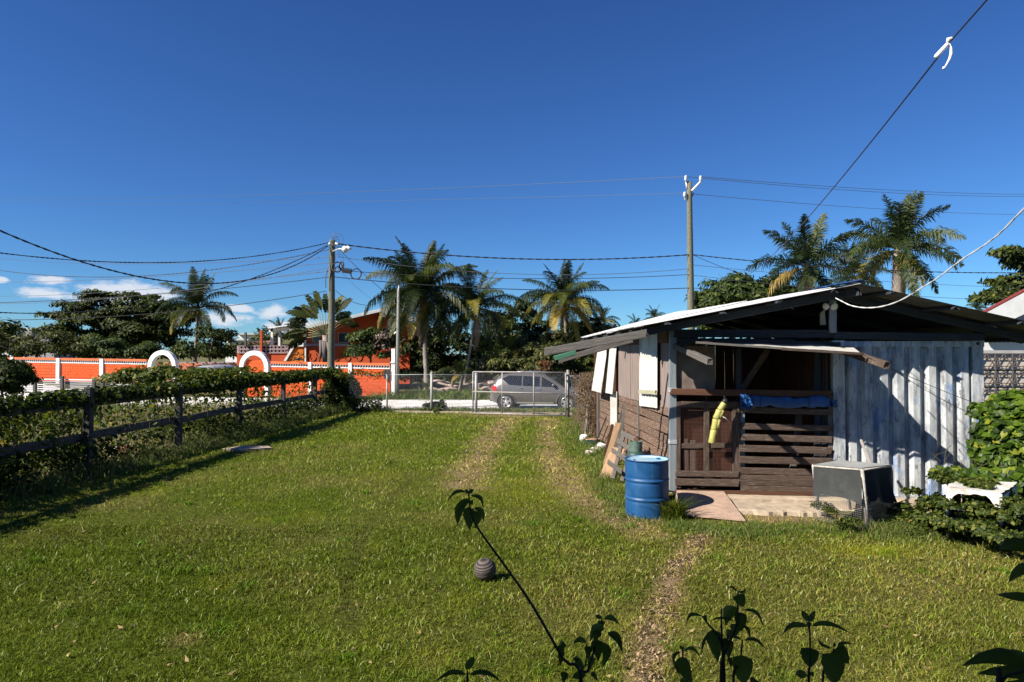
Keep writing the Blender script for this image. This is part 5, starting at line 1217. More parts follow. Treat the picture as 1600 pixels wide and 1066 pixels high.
# meter box, tall white pillar and concrete post at the right end
pillar(615.2, .20, W(615, 545, 39).z); 
m = MB(); a = wp(611) + WN * .05; m.beam(Vector((a.x, a.y, 1.80)), Vector((a.x + .25, a.y, 1.80)), .3, .06); m.build('pillar_cap', WHITE, wall)
m = MB(); a = wp(605.5); m.beam(Vector((a.x - .16, a.y - .16, 1.12)), Vector((a.x + .16, a.y - .16, 1.12)), .14, .50); 
o = m.build('meter_box', mat_cache('dark_meter', (.04, .045, .05), .5)); tag(o, 'dark electric meter box on the right end of the orange wall', 'meter box')
m = MB(); m.lathe(Vector((a.x, a.y - .24, 1.2)), [(0, .05), (.09, .05), (.1, 0)], 12, axis=(0, -1, 0)); 
cp = empty('concrete_post', tuple(W(620.5, 610, 38.6)), 'slim pale concrete post beside the white pillar at the wall end', 'post')
m = MB(); a, b_ = W(620.5, 622, 38.6), W(622.5, 451, 38.6); m.tube([a, b_], [.11, .075], 8); m.build('post_shaft', mat_plain('pale_concrete', (.19, .19, .155), .85, 0, .15, 5), cp)
m = MB(); m.tube([W(622, 468, 38.5), W(623, 452, 38.5), W(623.5, 446, 38.5)], .03, 6); m.build('conduit', STEELG, cp)
m = MB(); m.tube([W(616, 522, 38.6), W(618, 519, 38.6), W(621, 521, 38.6)], .05, 6); m.build('bracket', WHITE, cp)

# ---- the orange house
HY = 49.0
house = empty('orange_house', tuple(W(540, 600, HY)), 'orange house with low grey gable roof and scalloped stair wall behind the orange wall', 'house')
def hw(px, py, d=0): return W(px, py, HY - d)
def hpoly(name, pts, th, mat, d=0, par=None):
    m = MB(); m.poly([W(x, y, HY - d) for x, y in pts], (0, th, 0)); return m.build(name, mat, par or house)
hpoly('front_wall', [(466, 600), (640, 600), (640, 505), (612, 492), (596, 488), (540, 500), (470, 514)], 7.0, ORH)
hpoly('stair_wall', [(446, 600), (446, 562), (460, 541), (474, 541), (474, 600)], .25, YORA, 1.5)
hpoly('stair_trim', [(443, 564), (457, 540), (461, 540), (447, 564)], .1, WHITE, 1.62); hpoly('ledge', [(458, 541.5), (474, 541.5), (474, 536.5), (460, 536.5)], .5, WHITE, 1.62)
m = MB()
for r_ in range(4):
    for i in range(6):
        cx = 450 + i * 9 + (4.5 if r_ % 2 else 0) - (460 - 446) * 0; cy = 548 + r_ * 8
        if cx > 474: continue
        m.tube([hw(cx + 4.4 * math.cos(t), cy + 5 * math.sin(t), 1.56) for t in np.linspace(0, PI, 8)], .022, 4, cap=False)
for i in range(10):
    cx = 480 + i * 9; m.tube([hw(cx + 4.4 * math.cos(t), 552 + (i % 2) * 6 + 6 * math.sin(t), .03) for t in np.linspace(0, PI, 8)], .022, 4, cap=False)
m.build('scallop_joints', mat_cache('joint', (.20, .09, .03)), house)
hpoly('stair_niche', [(459, 562), (472, 562), (472, 559), (459, 559)], .02, mat_cache('dark_gap', (.07, .06, .06)), 1.53)
hpoly('grey_band', [(478, 541), (545, 541), (545, 537), (478, 537)], .1, BLOCKG, .12)
for (x0, y0, x1, y1) in ((488, 519, 500, 535), (528, 520, 545, 536), (452, 515, 470, 530), (612, 504, 618, 521), (606, 510, 611, 521)):
    w_ = hpoly('window', [(x0, y1), (x1, y1), (x1, y0), (x0, y0)], .05, mat_cache('frame_grey', (.34, .33, .33)), .06)
    hpoly('pane', [(x0 + 1, y1 - 1), (x1 - 1, y1 - 1), (x1 - 1, y0 + 1), (x0 + 1, y0 + 1)], .02, mat_cache('dark_glass', (.03, .035, .04), .15), .09, w_)
m = MB()
for i in range(5): m.beam(hw(588 + i * 2.7, 496, .05), hw(588 + i * 2.7, 498.2, .05), .05, .07)
m.build('vent_holes', BLACK, house)
corner = [(474, 600), (478, 600), (478, 514), (474, 514)]; hpoly('corner_pilaster', corner, .12, WHITE, .12)
RF = mat_plain('grey_roof', (.45, .48, .50), .5, 0, .12, 3, dirt=(.25, .25, .25), dirtamt=.3)
def roofp(name, a, b_, th=.12, dy0=1.2, dy1=8.0, rise=.15):
    A, B = W(*a, HY - dy0), W(*b_, HY - dy0); m = MB(); A2, B2 = A + Vector((0, dy0 + dy1, rise)), B + Vector((0, dy0 + dy1, rise)); m.poly([A, B, B2, A2], (0, 0, th)); return m.build(name, mat=RF, parent=house)
roofp('roof', (452, 519), (595, 484.5)); roofp('roof', (595, 484.5), (650, 500), rise=.1)
hpoly('fascia', [(452, 520), (595, 487), (595, 483.5), (452, 515.5)], .04, RF, 1.25); hpoly('fascia', [(595, 487), (650, 503), (650, 499), (595, 483.5)], .04, RF, 1.25)
hpoly('porch_beam', [(420, 519), (472, 513), (472, 508.5), (420, 514)], .2, WHITE, 0.4)
m = MB(); a = [W(418, 513.5, HY + 3), W(476, 506, HY + 3), W(476, 506, HY - 1), W(418, 513.5, HY - 1)]; m.poly(a, (0, 0, .08)); m.build('porch_roof', WHITE, house)
for (px, mt, d) in ((424.5, WHITE, .4), (436, WHITE, -2), (450, WHITE, -2.5), (455, ORH, 0)): hpoly('porch_column', [(px - 1.6, 600), (px + 1.6, 600), (px + 1.6, 513), (px - 1.6, 514)], .25, mt, d)
hpoly('terrace_wall', [(370, 600), (447, 600), (447, 552), (370, 552)], .2, ORH, .5)
bal = MB()
for i in range(13):
    for j in range(2):
        x0, y0 = 372 + i * 5.9, 540.5 + j * 5.8; bal.beam(hw(x0, y0 + 5.4, .5), hw(x0 + 5.4, y0 + 5.4, .5), .15, .05); bal.beam(hw(x0, y0 + .3, .5), hw(x0 + 5.4, y0 + .3, .5), .15, .05)
        for q_ in (0, 2.7, 5.3): bal.beam(hw(x0 + q_, y0, .5), hw(x0 + q_, y0 + 5.4, .5), .05, .15)
        bal.beam(hw(x0, y0, .5), hw(x0 + 5.4, y0 + 5.2, .5), .1, .04); bal.beam(hw(x0 + 5.4, y0, .5), hw(x0, y0 + 5.2, .5), .1, .04)
o = bal.build('balustrade_blocks', PINKB, house); o['kind'] = 'stuff'
for px in (407.5,): hpoly('terrace_post', [(px - 1.6, 553), (px + 1.6, 553), (px + 1.6, 516.5), (px - 1.6, 516.5)], .2, ORH, .8)
rb = hpoly('rebar_post', [(381.5, 541), (384, 541), (384, 519.5), (381.5, 519.5)], .2, mat_cache('dark_post', (.10, .09, .08)), .8)
# pink block roof left behind
pk = MB(); a = [W(385, 541, 62), W(427, 541, 62), W(427, 532, 62), W(410, 533, 62), (W(385, 535, 62))]; pk.poly(a[::-1], (0, 3, 0)); o = pk.build('far_pink_building', mat_cache('faded_pink', (.45, .22, .18))); tag(o, 'low faded pink building seen behind the terrace balustrade', 'building')
# small far white buildings on the left
for (x0, x1, y0, y1, Y, lab, mt) in ((-30, 66, 514, 540, 130, 'long low white building far behind the left hedge trees', WHITE), (40, 84, 515, 530, 118, 'grey roofed low shed far behind the left trees', BLOCKG), (352, 386, 532, 548, 105, 'small white building far behind between palm and terrace', WHITE), (372, 420, 523, 545, 150, 'far pale house on the skyline left of the porch', WHITE)):
    m = MB(); m.poly([W(x0, y1 + 40, Y), W(x1, y1 + 40, Y), W(x1, y0, Y), W(x0, y0, Y)], (0, 6, 0)); bd = empty('far_building', tuple(W((x0 + x1) / 2, y1, Y)), lab, 'building'); m.build('wall', mt, bd)
    m = MB(); m.poly([W(x0 - 2, y0, Y - 1), W(x1 + 2, y0, Y - 1), W(x1 + 2, y0 - 2, Y - 1), W(x0 - 2, y0 - 2, Y - 1)], (0, 8, 0)); m.build('roof', RF, bd)
    for k in range(3): xx = x0 + (x1 - x0) * (.2 + .27 * k); m = MB(); m.poly([W(xx, y0 + 9, Y - .05), W(xx + 3, y0 + 9, Y - .05), W(xx + 3, y0 + 4, Y - .05), W(xx, y0 + 4, Y - .05)], (0, .03, 0)); m.build('window', mat_cache('dark_glass', (.03, .035, .04), .15), bd)

# ---- grey slatted fence of the lot in front of the wall, far left
sf = empty('slatted_fence', tuple(W(110, 600, 33)), 'low grey slatted fence with dark posts in front of the orange wall', 'fence')
for k in range(6):
    y0 = 593 + k * 3.3; plank('slat', W(20, y0 - 1, 33.2), W(260, y0 + 3, 31.5), .03, .055, mat_cache('grey_slat', (.36, .36, .37)) if k else WHITE, sf)
    plank('slat', W(-90, y0 - 3, 34.5), W(20, y0 - 1, 33.2), .03, .055, mat_cache('grey_slat', (.36, .36, .37)), sf)
for (px, y0) in ((54.5, 589), (97, 588), (147, 591), (160.5, 588.5), (20, 589), (205, 592)):
    Y = 33 - (px - 20) * .007; plank('post', W(px, 622, Y), W(px, y0, Y), .14, .14, mat_cache('dark_post', (.10, .09, .08)), sf, up=(0, 1, 0))

# ---- vehicles
GLASS = mat_plain('tinted_glass', (.012, .014, .018), .08, 0, .05, 2, spec=.8, bump=0)
TYRE = mat_plain('tyre_rubber', (.02, .02, .021), .8, 0, .15, 9)
RIM = mat_plain('alloy', (.60, .60, .61), .3, .6, .05, 9, bump=0)
REDL = mat_plain('red_lamp', (.45, .015, .02), .2, 0, .1, 4, bump=0)
CHR = mat_plain('chrome', (.6, .6, .6), .2, .8, .05, 4, bump=0)
def paint(name, c):
    b = NB(name); n1 = b.noise(b.tc(), 3, 4); b.set(b.ramp(n1, [(.3, tuple(x * .93 for x in c)), (.7, c)]), .32, .35, .5); b.p.inputs['Coat Weight'].default_value = .6; b.p.inputs['Coat Roughness'].default_value = .08; return b.m
GREYP = paint('grey_metallic', (.15, .14, .132)); SILV = paint('silver_paint', (.55, .55, .55)); PLAST = mat_plain('grey_plastic', (.10, .10, .105), .6, 0, .1, 5)
def car(root, L, Hh, wid, bodymat, M, wheels=(0.83, 3.66), wr=.36):
    """x forward (0 rear .. L nose), y half width, z up; profile of a rounded crossover"""
    s = L / 4.77
    # stations: x, sill z, shoulder z, belt z, roof z, half widths at sill, shoulder, belt, roof
    st = [(0.00, .52, .70, .86, .90, .62, .66, .62, .52), (.06, .40, .72, 1.02, 1.08, .78, .82, .76, .58), (.22, .34, .75, 1.08, 1.36, .86, .90, .84, .60), (.42, .30, .77, 1.10, 1.555, .89, .93, .88, .63),
          (.70, .28, .78, 1.10, 1.63, .90, .94, .89, .65), (1.2, .27, .78, 1.06, 1.675, .90, .94, .90, .66), (1.8, .26, .77, 1.03, 1.69, .90, .94, .90, .67), (2.3, .26, .76, 1.01, 1.675, .90, .94, .90, .66), (2.75, .26, .76, 1.00, 1.60, .90, .94, .90, .64),
          (3.1, .26, .75, .99, 1.45, .90, .94, .89, .66), (3.45, .27, .75, .985, 1.22, .90, .94, .88, .70), (3.7, .28, .75, .98, 1.05, .90, .94, .87, .74), (4.1, .30, .74, .94, .99, .89, .93, .84, .70), (4.45, .30, .68, .86, .90, .84, .87, .78, .62), (4.68, .32, .60, .74, .77, .70, .74, .68, .52), (4.77, .40, .55, .64, .66, .55, .58, .56, .44)]
    vs_ = []; hs_ = Hh / 1.69; ws = wid / 1.88
    for (x, zs, zh, zb_, zr, a, b_, c_, d) in st:
        pr = [(a * .92, zs), (a, zs + .10), (b_, zh), (c_, zb_), ((c_ + d) / 2 + .02, (zb_ + zr) / 2 + .02), (d, zr - .02), (d * .6, zr + .012), (0, zr + .022)]
        ring = [(x * s, -y * ws, z * hs_) for y, z in pr] + [(x * s, y * ws, z * hs_) for y, z in pr[:-1][::-1]]
        vs_.append(ring)
    n = len(vs_[0]); m = MB(); flat = [p for r_ in vs_ for p in r_]
    fs = [(i * n + k, (i + 1) * n + k, (i + 1) * n + k + 1, i * n + k + 1) for i in range(len(st) - 1) for k in range(n - 1)]
    fs += [(i * n + n - 1, (i + 1) * n + n - 1, (i + 1) * n, i * n) for i in range(len(st) - 1)]
    m.add(flat, [f[::-1] for f in fs], True); m.add(vs_[0], [tuple(range(n))[::1]], False); m.add(vs_[-1], [tuple(range(n))[::-1]], False)
    body = m.build('body', bodymat, root, M)
    # side surface lookup for glass
    def surf(x, z, sgn, off=.006):
        x /= s; z /= hs_
        for i in range(len(st) - 1):
            if st[i][0] <= x <= st[i + 1][0]:
                t = (x - st[i][0]) / (st[i + 1][0] - st[i][0]); q = [st[i][k] + (st[i + 1][k] - st[i][k]) * t for k in range(9)]
                _, zs, zh, zb_, zr, a, b_, c_, d = q; pr = [(a, zs + .10), (b_, zh), (c_, zb_), ((c_ + d) / 2 + .02, (zb_ + zr) / 2 + .02), (d, zr - .02)]
                for (y0, z0), (y1, z1) in zip(pr[:-1], pr[1:]):
                    if z <= z1 or (y1, z1) == pr[-1]:
                        tt = max(0, min(1, (z - z0) / max(1e-5, z1 - z0))); return Vector((x * s, sgn * ((y0 + (y1 - y0) * tt) * ws + off), z * hs_))
        return Vector((x * s, 0, z * hs_))
    def glass(name, pts, sgn, mat, off=.008, par=None):
        m = MB(); c_ = [sum(p[0] for p in pts) / len(pts), sum(p[1] for p in pts) / len(pts)]
        den = []
        for i in range(len(pts)):
            a, b_ = pts[i], pts[(i + 1) % len(pts)]
            for k in range(4): t = k / 4; den.append((a[0] + (b_[0] - a[0]) * t, a[1] + (b_[1] - a[1]) * t))
        vs_ = [surf(c_[0], c_[1], sgn, off)] + [surf((p[0] + c_[0]) / 2, (p[1] + c_[1]) / 2, sgn, off) for p in den] + [surf(p[0], p[1], sgn, off) for p in den]; k = len(den)
        fs = [(0, 1 + i, 1 + (i + 1) % k) for i in range(k)] + [(1 + i, 1 + k + i, 1 + k + (i + 1) % k, 1 + (i + 1) % k) for i in range(k)]
        if sgn > 0: fs = [f[::-1] for f in fs]
        m.add(vs_, fs, True); return m.build(name, mat, par or root, M)
    for sg in (-1, 1):
        glass('side_window', [(.62 * s, 1.40), (1.0 * s, 1.13), (1.62 * s, 1.09), (1.62 * s, 1.53), (.98 * s, 1.55)], sg, GLASS)
        glass('side_window', [(1.68 * s, 1.09), (2.52 * s, 1.06), (2.50 * s, 1.50), (1.68 * s, 1.53)], sg, GLASS)
        glass('side_window', [(2.60 * s, 1.06), (3.42 * s, 1.03), (3.20 * s, 1.20), (2.60 * s, 1.49)], sg, GLASS)
        glass('tail_lamp', [(.07 * s, .98), (.30 * s, .80), (.42 * s, .90), (.30 * s, 1.10), (.20 * s, 1.12)], sg, REDL)
        glass('head_lamp', [(4.15 * s, .80), (4.50 * s, .62), (4.60 * s, .68), (4.30 * s, .88)], sg, RIM)
        glass('sill_trim', [(1.28 * s, .30), (3.2 * s, .30), (3.2 * s, .37), (1.28 * s, .37)], sg, CHR, .02)
        glass('door_handle', [(1.46 * s, .98), (1.66 * s, .98), (1.66 * s, 1.01), (1.46 * s, 1.01)], sg, CHR, .03)
        glass('door_handle', [(2.38 * s, .96), (2.58 * s, .96), (2.58 * s, .99), (2.38 * s, .99)], sg, CHR, .03)
        for x_ in (1.65, 2.56):
            m = MB(); m.tube([surf(x_ * s, z, sg, .002) for z in (.40, .6, .8, 1.02)], .006, 4, cap=False); m.build('door_gap', BLACK, root, M)
        m = MB(); a = surf(3.22 * s, 1.06, sg, .0); m.lathe(a + Vector((-.02, sg * .10, .07)), [(0, -.09), (.06, -.07), (.075, 0), (.06, .07), (0, .09)], 10, axis=(0, 1, .2)); m.build('mirror', bodymat, root, M)
        for wx in wheels:
            cx = wx * s; 
            m = MB(); m.lathe(Vector((cx, sg * (wid / 2 - .02), wr)), [(0, .006), (wr + .055, .006)], 36, axis=(0, sg, 0)); m.build('wheel_arch', BLACK, root, M)
            m = MB(); m.tube([Vector((cx + math.cos(t) * (wr + .07), sg * (wid / 2 - .005), wr + math.sin(t) * (wr + .07))) for t in np.linspace(-.15, PI + .15, 20)], .022, 6); m.build('arch_trim', PLAST, root, M)
            wh = bpy.data.objects.new('wheel', None); COL.objects.link(wh); wh.parent = root; wh.matrix_basis = wmat(root).inverted() @ (M @ Matrix.Translation((cx, sg * (wid / 2), wr)))
            m = MB(); c_ = Vector((cx, sg * (wid / 2 - .10), wr)); m.lathe(c_, [(wr * .66, .11), (wr * .70, .125), (wr * .93, .125), (wr, .09), (wr, -.10), (wr * .9, -.12)], 36, axis=(0, sg, 0)); m.build('tyre', TYRE, wh, M)
            m = MB(); m.lathe(c_, [(wr * .66, .11), (wr * .62, .09), (wr * .60, .04), (0, .03)], 28, axis=(0, sg, 0)); m.build('rim_well', PLAST, wh, M)
            m = MB(); m.lathe(c_, [(0, .105), (.055, .105), (.06, .08)], 16, axis=(0, sg, 0)); m.tube([c_ + Vector((math.cos(t) * wr * .64, sg * .108, math.sin(t) * wr * .64)) for t in [2 * PI * i / 28 for i in range(28)]], .014, 5, close=True)
            for k in range(5):
                t = 2 * PI * k / 5 + .3
                for dt in (-.17, .17):
                    a = c_ + Vector((math.cos(t + dt * 2.0) * .05, sg * .10, math.sin(t + dt * 2.0) * .05)); b_ = c_ + Vector((math.cos(t + dt) * wr * .63, sg * .10, math.sin(t + dt) * wr * .63)); m.beam(a, b_, .02, .045, up=(0, 0, 1) if abs(math.cos(t)) > .5 else (1, 0, 0))
            m.build('rim', RIM, wh, M)
    # front and rear glass
    m = MB(); q = []
    for i, zf in ((8, .96), (10, .985), (11, .97)):
        x, *_r = st[i]; zr = _r[3]; d = _r[7]; q.append([Vector((x * s, sgn * (d - .03) * ws, (zr + .01) * hs_ + .018)) for sgn in (-1, 1)] + [Vector((x * s, 0, (zr + .035) * hs_ + .018))])
    for a, b_ in zip(q[:-1], q[1:]): m.add([a[0], b_[0], b_[2], a[2]], [(0, 1, 2, 3)]); m.add([a[2], b_[2], b_[1], a[1]], [(0, 1, 2, 3)])
    m.build('windscreen', GLASS, root, M)
    m = MB(); q = []
    for i in (3, 2, 1):
        x, *_r = st[i]; zr = _r[3]; d = _r[7]; q.append([Vector((x * s - .012, sgn * (d - .05) * ws, zr * hs_ + .014)) for sgn in (-1, 1)])
    for a, b_ in zip(q[:-1], q[1:]): m.add([a[0], b_[0], b_[1], a[1]], [(0, 1, 2, 3)])
    m.build('rear_window', GLASS, root, M)
    m = MB(); m.poly([Vector((.0, -.70 * ws, .36)), Vector((.0, .70 * ws, .36)), Vector((-.05, .66 * ws, .60)), Vector((-.05, -.66 * ws, .60))], (.2, 0, 0)); m.build('rear_bumper', PLAST, root, M)
    m = MB(); m.poly([Vector((-.06, -.24, .62)), Vector((-.06, .24, .62)), Vector((-.06, .24, .74)), Vector((-.06, -.24, .74))], (.01, 0, 0)); m.build('number_plate', WHITE, root, M)
    for sg in (-1, 1): m = MB(); m.tube([Vector((x * s, sg * .56 * ws, (z + .05) * hs_)) for x, z in ((.9, 1.655), (1.4, 1.69), (2.3, 1.695), (2.7, 1.64))], .016, 6); m.build('roof_rail', CHR, root, M)
    return body
cy_ = 31.6; cz_ = gz(0, cy_) + .02
suv = empty('grey_suv', (xs_(836, cy_), cy_, cz_), 'grey metallic crossover parked on the white road behind the gate', 'car')
ang = R(-11); base = Vector((xs_(764, cy_) + .02, cy_ - .55, cz_))
Mc = Matrix.Translation(base) @ Matrix.Rotation(ang, 4, 'Z') @ Matrix.Translation((0, .9, 0))
car(suv, 4.40, 1.66, 1.84, GREYP, Mc, wheels=(.86, 3.84 - .02))
wv = empty('silver_suv', tuple(W(320, 600, 40)), 'silver white vehicle with dark windows showing over the fence vine', 'car')
Mw = Matrix.Translation(W(300, 590, 41) * Vector((1, 1, 0)) + Vector((.2, 0, -.12))) @ Matrix.Rotation(R(62), 4, 'Z') @ Matrix.Translation((0, 0, 0))
car(wv, 4.5, 1.72, 1.85, SILV, Mw)

# ---- white house and block screen wall on the right
wh_ = empty('white_house', tuple(W(1600, 560, 15.5)), 'white house with red roof edge behind the shed at the right', 'house')
HWY = 15.5
m = MB(); m.poly([W(1530, 640, HWY), W(1760, 640, HWY), W(1760, 440, HWY), W(1600, 500, HWY), W(1532, 524, HWY)], (0, .2, 0)); m.build('house_wall', WHITE, wh_)
m = MB(); a, b_ = W(1537, 491, HWY - .9), W(1760, 372, HWY - .9); m.poly([a, b_, b_ - Vector((0, 0, .62)), a - Vector((0, 0, .40))][::-1], (0, .12, 0)); m.build('fascia', WHITE, wh_)
m = MB(); m.poly([a + Vector((0, 0, .0)), b_, b_ + Vector((0, 0, .045)), a + Vector((0, 0, .035))], (0, .16, 0)); m.build('roof_edge', mat_cache('red_roof', (.16, .025, .02)), wh_)
m = MB(); m.poly([W(1560, 503, HWY - .8), W(1640, 470, HWY - .8), W(1640, 508, HWY - .8), W(1575, 530, HWY - .8)], (0, .7, 0)); m.build('soffit', BLOCKG, wh_)
sc = empty('screen_wall', tuple(W(1570, 640, 13.5)), 'pierced star pattern screen block wall beside the container', 'wall')
SY = 13.2; m = MB(); m.poly([W(1528, 700, SY + .035), W(1700, 700, SY + .035), W(1700, 550, SY + .035), W(1528, 550, SY + .035)], (0, .05, 0)); m.build('backing_wall', mat_cache('cream_wall', (.50, .45, .38)), sc)
x_ = 1533; BW = 27.0; BM = mat_plain('screen_block', (.13, .11, .105), .8, 0, .25, 9)
def block(px, py):
    m = MB(); c_ = W(px, py, SY); hw_ = BW / 2 / ppm(SY) * .98
    P_ = lambda a, b_: c_ + Vector((a * hw_, 0, b_ * hw_)); t = .011
    for a, b_ in (((-1, -1), (1, -1)), ((-1, 1), (1, 1)), ((-1, -1), (-1, 1)), ((1, -1), (1, 1)), ((-1, -.5), (1, -.5)), ((-1, .5), (1, .5)), ((-1, .5), (0, -1)), ((0, -1), (1, .5)), ((-1, -.5), (0, 1)), ((0, 1), (1, -.5))): m.beam(P_(*a), P_(*b_), .018, t, up=(0, 1, 0) if a[0] != b_[0] else (1, 0, 0))
    return m
for j in range(4):
    for i in range(6): block(1541 + i * BW + 1, 566 + j * BW * .98).build('screen_block', BM, sc)
m = MB(); m.poly([W(1528, 552, SY), W(1710, 552, SY), W(1710, 547.5, SY), W(1528, 547.5, SY)], (0, .2, 0)); m.build('coping', mat_cache('grey_cope', (.40, .39, .38)), sc)
# ================================================================== TREES, PALMS, SHRUBS
BARK = mat_plain('bark', (.15, .125, .10), .9, 0, .3, 6, dirt=(.26, .23, .2), dirtamt=.4, bump=.4)
PBARK = mat_plain('palm_bark', (.22, .185, .16), .9, 0, .3, 7, dirt=(.36, .31, .27), dirtamt=.5, bump=.4)
DARKG = mat_leaf('dark_tree_leaf', [(0, (.012, .020, .004)), (.5, (.042, .060, .010)), (.9, (.105, .125, .020)), (1, (.19, .19, .03))], .3)
MIDG = mat_leaf('mid_tree_leaf', [(0, (.018, .032, .008)), (.5, (.055, .085, .018)), (.9, (.12, .15, .03)), (1, (.2, .2, .05))], .3)
OLIVE = mat_leaf('olive_leaf', [(0, (.025, .032, .009)), (.5, (.075, .088, .022)), (.9, (.15, .155, .038)), (1, (.26, .19, .06))], .3)
BLUEG = mat_leaf('bluish_leaf', [(0, (.014, .028, .014)), (.5, (.038, .068, .034)), (1, (.09, .13, .065))], .2)
def clumps(cl, Y, n_sub, sub_r, seed, spread=.5):
    """cl: (px, py, rx, ry) ellipses in photo pixels at depth Y -> sub clump centres on and in their volume"""
    r_ = np.random.default_rng(seed); out = []
    for c in cl:
        px, py, rx, ry = c[:4]; dy = c[4] if len(c) > 4 else 0; C_ = np.array(W(px, py, Y + dy)); ax = rx / ppm(Y + dy); az_ = ry / ppm(Y + dy); k = max(4, int(1.25 * n_sub * rx * ry / 900))
        d = r_.normal(size=(k, 3)); d /= np.linalg.norm(d, axis=1)[:, None]; rr_ = r_.random(k) ** .35
        P = C_ + d * rr_[:, None] * np.array([ax, ax * spread + .6, az_]); out += [(p, dd, sub_r * r_.uniform(.6, 1.35)) for p, dd in zip(P, d)]
    return out
def tree(name, label, cat, base_px, Y, cl, mat, leaf, per=60, n_sub=14, sub_r=.75, trunk=.16, seed=1, group=None, limbs=6, shape=small_leaf, flat=1.0, spread=.5, tint=(0, 1), zmin=None, bark=None):
    base = W(base_px[0], base_px[1], Y); base.z = gz(base.x, base.y) - .05 if zmin is None else zmin
    root = empty(name, tuple(base), label, cat, group); r_ = np.random.default_rng(seed)
    sub = clumps(cl, Y, n_sub, sub_r, seed, spread); Ps, Ns = [], []
    for (c, d, rad) in sub:
        k = int(per * 1.9 * (rad / sub_r) ** 2); dd = r_.normal(size=(k, 3)); dd /= np.linalg.norm(dd, axis=1)[:, None]
        dd[:, 2] = np.where(dd[:, 2] < -.2, -dd[:, 2] * .6, dd[:, 2]); rad_ = rad * (r_.random(k) ** .4) * np.array([1, 1, 1])[0]
        Ps.append(c + dd * rad_[:, None] * np.array([1.15, 1.1, .72 * flat])); Ns.append(dd * .8 + d * .5 + np.array([0, 0, .45]))
    P = np.concatenate(Ps); N = np.concatenate(Ns); N /= np.linalg.norm(N, axis=1)[:, None]; k = P[:, 2] > base.z + .05; P, N = P[k], N[k]
    t = tint[0] + (tint[1] - tint[0]) * r_.random(len(P)) ** 1.5
    me = leaf_mesh('foliage', P - np.array(base), leaf * (.6 + .8 * r_.random(len(P))), t, shape, normals=N, jit=.55, droop=.2); o = obj('crown', me, mat, root, Matrix.Translation(base)); o['kind'] = 'stuff'
    if trunk:
        m = MB(); cc = np.mean([s_[0] for s_ in sub], axis=0); cz = min(s_[0][2] for s_ in sub); top = Vector((base.x * .6 + cc[0] * .4, base.y * .6 + cc[1] * .4, max(cz * .75 + cc[2] * .25, base.z + .6)))
        m.tube([base, base.lerp(top, .5) + Vector((trunk * .5, 0, 0)), top], [trunk * 1.3, trunk, trunk * .75], 8); m.build('trunk', bark or BARK, root)
        rs_ = random.Random(seed)
        for i in range(limbs):
            s_ = sub[rs_.randrange(len(sub))]; p = Vector(s_[0]); mid = top.lerp(p, .5) + Vector((rs_.uniform(-.3, .3), rs_.uniform(-.3, .3), .2)); m = MB(); m.tube([base.lerp(top, .85), mid, p], [trunk * .6, trunk * .4, trunk * .15], 6); m.build('limb', bark or BARK, root)
    return root

# ---- palms: frond meshes shared between palms, each frond its own part
def frond_mesh(e0, bend, L=1.0, pairs=46, ll=.24, hang=.6, w=.016, seed=0, plume=0.0):
    r_ = random.Random(seed); m = MB(); pts = []; p = Vector((0, 0, 0)); n = 16
    for i in range(n + 1):
        pts.append(p.copy()); t = i / n; e = e0 - bend * t ** 1.2; p = p + Vector((math.cos(e), 0, math.sin(e))) * (L / n)
    def at(t):
        f = t * n; i = min(int(f), n - 1); return pts[i].lerp(pts[i + 1], f - i), (pts[i + 1] - pts[i]).normalized()
    m.tube(pts, [.011 * (1 - .85 * i / n) + .001 for i in range(n + 1)], 4, cap=False)
    for i in range(pairs):
        t = .14 + .86 * (i + r_.uniform(-.3, .3)) / pairs; t = min(.995, t); c, d = at(t); side0 = Vector((0, 1, 0)); up = side0.cross(d) * -1; up = d.cross(side0) * -1
        up = Vector((-d.z, 0, d.x)); l_ = ll * (math.sin(PI * min(1, .18 + t * .80)) ** .7) * r_.uniform(.85, 1.1)
        for sg in (-1, 1):
            roll = r_.uniform(-.2, .25) + (r_.uniform(-.75, .75) * plume); dr = (side0 * sg * math.cos(roll) + up * math.sin(roll)) * .86 + d * (.35 + .5 * t) ; dr.normalize()
            mid = c + dr * l_ * .5; dn = Vector((0, 0, -1)); tip = mid + (dr * (1 - hang) + dn * hang).normalized() * l_ * .5
            wv_ = d * w; k = len(m.v); m.v += [tuple(c - wv_ * .5), tuple(c + wv_ * .5), tuple(mid + wv_ * .5), tuple(mid - wv_ * .5), tuple(tip)]; m.f += [(k, k + 1, k + 2, k + 3), (k + 3, k + 2, k + 4)]; m.sm += [False, False]; m.mi += [0, 0]
    me = mesh('frond', m.v, m.f); return me
def mat_frond(name, c, c2, c3):
    b = NB(name); r = b.orand(); n1 = b.noise(b.tc(), 2.5, 4); col = b.ramp(b.math('ADD', b.math('MULTIPLY', r, .65), b.math('MULTIPLY', n1, .35)), [(.2, c), (.55, c2), (.85, c3)])
    b.set(col, .5, 0, .28); tr = b.n.new('ShaderNodeBsdfTranslucent'); ms = b.n.new('ShaderNodeMixShader'); ms.inputs[0].default_value = .28
    b.l.new(b.mix(1.0, col, (1.0, 1.15, .5), 'MULTIPLY'), tr.inputs[0]); b.l.new(b.p.outputs[0], ms.inputs[1]); b.l.new(tr.outputs[0], ms.inputs[2]); b.l.new(ms.outputs[0], b.out.inputs[0]); return b.m
FR_G = mat_frond('palm_frond', (.012, .022, .005), (.034, .050, .011), (.09, .105, .022)); FR_Y = mat_frond('yellowing_frond', (.10, .10, .02), (.22, .19, .035), (.34, .22, .05)); FR_D = mat_frond('dead_frond', (.10, .07, .045), (.19, .14, .09), (.30, .24, .17))
FR_R = mat_frond('royal_frond', (.012, .024, .008), (.034, .052, .016), (.08, .10, .032))
